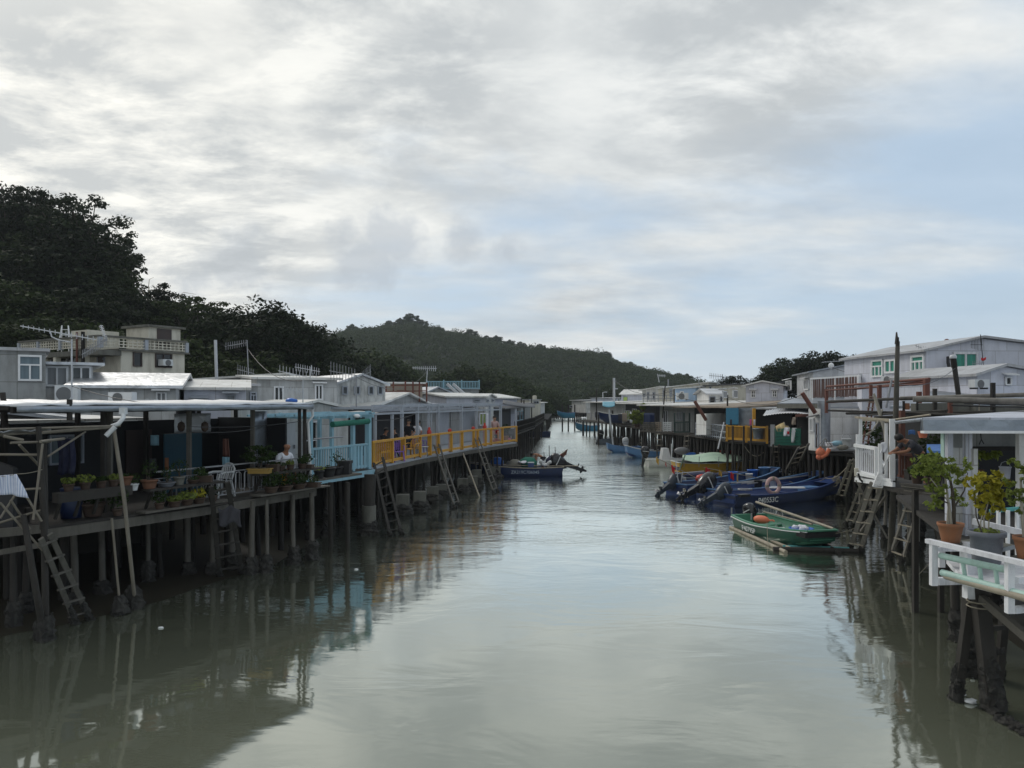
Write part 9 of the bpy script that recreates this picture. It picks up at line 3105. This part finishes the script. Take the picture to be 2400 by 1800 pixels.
# teal-topped white railing and white board at the right edge
t = T('railing', 'white balusters with a teal top rail behind the grey tub', 'railing', tuple(W(2360, 1310, 11.9)), 0, None, True)
mb = MB()
mb.beam(W(2322, 1198, 12.2), W(2430, 1188, 12.2), .08, .05)
t.part('top_rail', mb, M['teal'])
for px in (2340, 2362, 2384, 2404):
 mb = MB()
 mb.beam(W(px, 1305, 12.1), W(px, 1196, 12.1), .045)
 t.part('baluster', mb, M['clean_white'])
mb = MB()
mb.beam(W(2280, 1222, 11.9), W(2430, 1256, 11.2), .05, .09)
t.part('board', mb, M['white_paint'])
mb = MB()
mb.beam(W(2345, 1290, 10.5), W(2420, 1272, 10.1), .03, .05)
t.part('dark_bar', mb, M['grey_frame'])
# ropes and small floats
rope('long rope running from the white gate posts to the nearest blue bow', [W(2000, 1075, 26), W(1935, 1120, 36), W(1850, 1128, 38)], .015, .25)
rope('rope between the stilts under the yellow balcony', [W(1745, 1045, 46), W(1790, 1060, 45)], .02, .4)
rope('thin line from the barnacled trestle across the water', [GP(2250, 1240, 1.0), GP(2140, 1360, .05)], .008, .03)
for i, (x, y) in enumerate([(377, 1472), (835, 1335), (95, 1300)]):
 mb = MB()
 mb.ball(GP(x, y) + V((0, 0, .01)), (.06, .035, .02), 7, 5)
 single('litter', ['tiny white scrap floating on the dark water at the left', 'tiny white scrap floating off the blue porch', 'pale scrap on the mud under the drying platform'][i], 'litter', mb, M['clean_white'])
mb = MB()
bp0 = W(325, 624, 60)
mb.prism([bp0, bp0 + V((.22, 0, .05)), bp0 + V((.10, .05, -.05))], (0, .04, .02))
mb.prism([bp0 + V((-.02, 0, 0)), bp0 + V((-.24, .1, .1)), bp0 + V((-.08, .05, -.04))], (0, .04, .02))
mb.ball(bp0, (.10, .05, .04), 7, 5)
single('bird', 'tiny dark bird flying right of the tall airy tree', 'bird', mb, M['black'])
# ---------------------------------------------------------------- the air
hz = bpy.data.materials.new('haze')
hz.use_nodes = True
g = NT(hz.node_tree)
pv = g.n('ShaderNodeVolumePrincipled', i_Density=0.00026)
pv.inputs['Color'].default_value = (0.86, 0.92, 1.0, 1)
pv.inputs['Anisotropy'].default_value = 0.2
g.link(pv.outputs[0], g.n('ShaderNodeOutputMaterial').inputs['Volume'])
mb = MB()
mb.bx(-910, 910, -70, 910, -2.4, 75)
single('haze', 'thin pale air over the whole creek', None, mb, hz, None, 'stuff')
# ---------------------------------------------------------------- slack wires, cords and odd things
for i, (a, b, sag, lab) in enumerate([
 ((168, 905, 21), (443, 952, 18.3), .12, 'slack wire from the slanting aerial mast to the tin canopy'),
 ((505, 800, 37), (579, 800, 37.5), .25, 'slack wire between the plain pole and the tall aerial mast'),
 ((579, 815, 37.5), (710, 892, 28), .5, 'wire sagging from the tall aerial mast to the rusty one'),
 ((835, 884, 30), (1002, 868, 60), .9, 'long wire from the comb aerial to the far level aerial'),
 ((443, 1000, 18), (700, 988, 22), .07, 'cord strung along the dark porch above the railing'),
 ((443, 1012, 18), (592, 1006, 20), .05, 'lower cord strung between two dark porch posts'),
 ((879, 985, 28.5), (978, 968, 33.5), .10, 'washing cord between the grey terrace posts'),
 ((1440, 892, 90), (1580, 915, 70), .9, 'wire from the tall white pole to the dark pole by the light blue house'),
 ((1553, 910, 62), (1705, 930, 50), .6, 'wire sagging over the brown canvas roof'),
 ((1705, 930, 50), (1880, 925, 38), .5, 'wire from the blue wall pole to the leaning log'),
 ((1948, 860, 44), (2083, 880, 38.5), .2, 'wire from the round lamp post to the lilac house'),
 ((2103, 900, 21), (2240, 862, 27), .25, 'wire from the very tall pole to the capped pipe post'),
 ((1800, 1003, 43), (1880, 1000, 40), .12, 'cord along the front of the dark net porch'),
 ((1640, 1000, 53), (1700, 1008, 47), .15, 'cord hanging beside the pale box hut'),
 ((2000, 1060, 26), (2110, 1150, 21), .15, 'mooring rope slanting under the white gate'),
]):
 rope(lab, [W(*a), W(*b)], .006 + a[2] * .0002, sag, 'black', 'wire', 'wire')
for (xa, da, xb, db, zt, wm, lab) in ((1276, 176, 1300, 182, 4.2, 'zinc', 'dark hut on stilts at the far left of the bend, below the hill'), (1300, 190, 1330, 196, 3.8, 'boat_teal', 'low teal-walled hut closing the far end of the channel'), (1330, 172, 1362, 160, 4.6, 'white_wall', 'pale hut on stilts at the far right of the bend')):
 h = stilt_house('hut', lab, P2(xa, da), P2(xb, db), 5, zt, wm, ('flat', .5, .2), 'grey_roof', 1.0, 7, rows=2, r=.13)
 h.win('f', xa + 6, 950, xa + 12, 956, 1, 1, 'grey_frame', 'dark_glass', fw=.1)
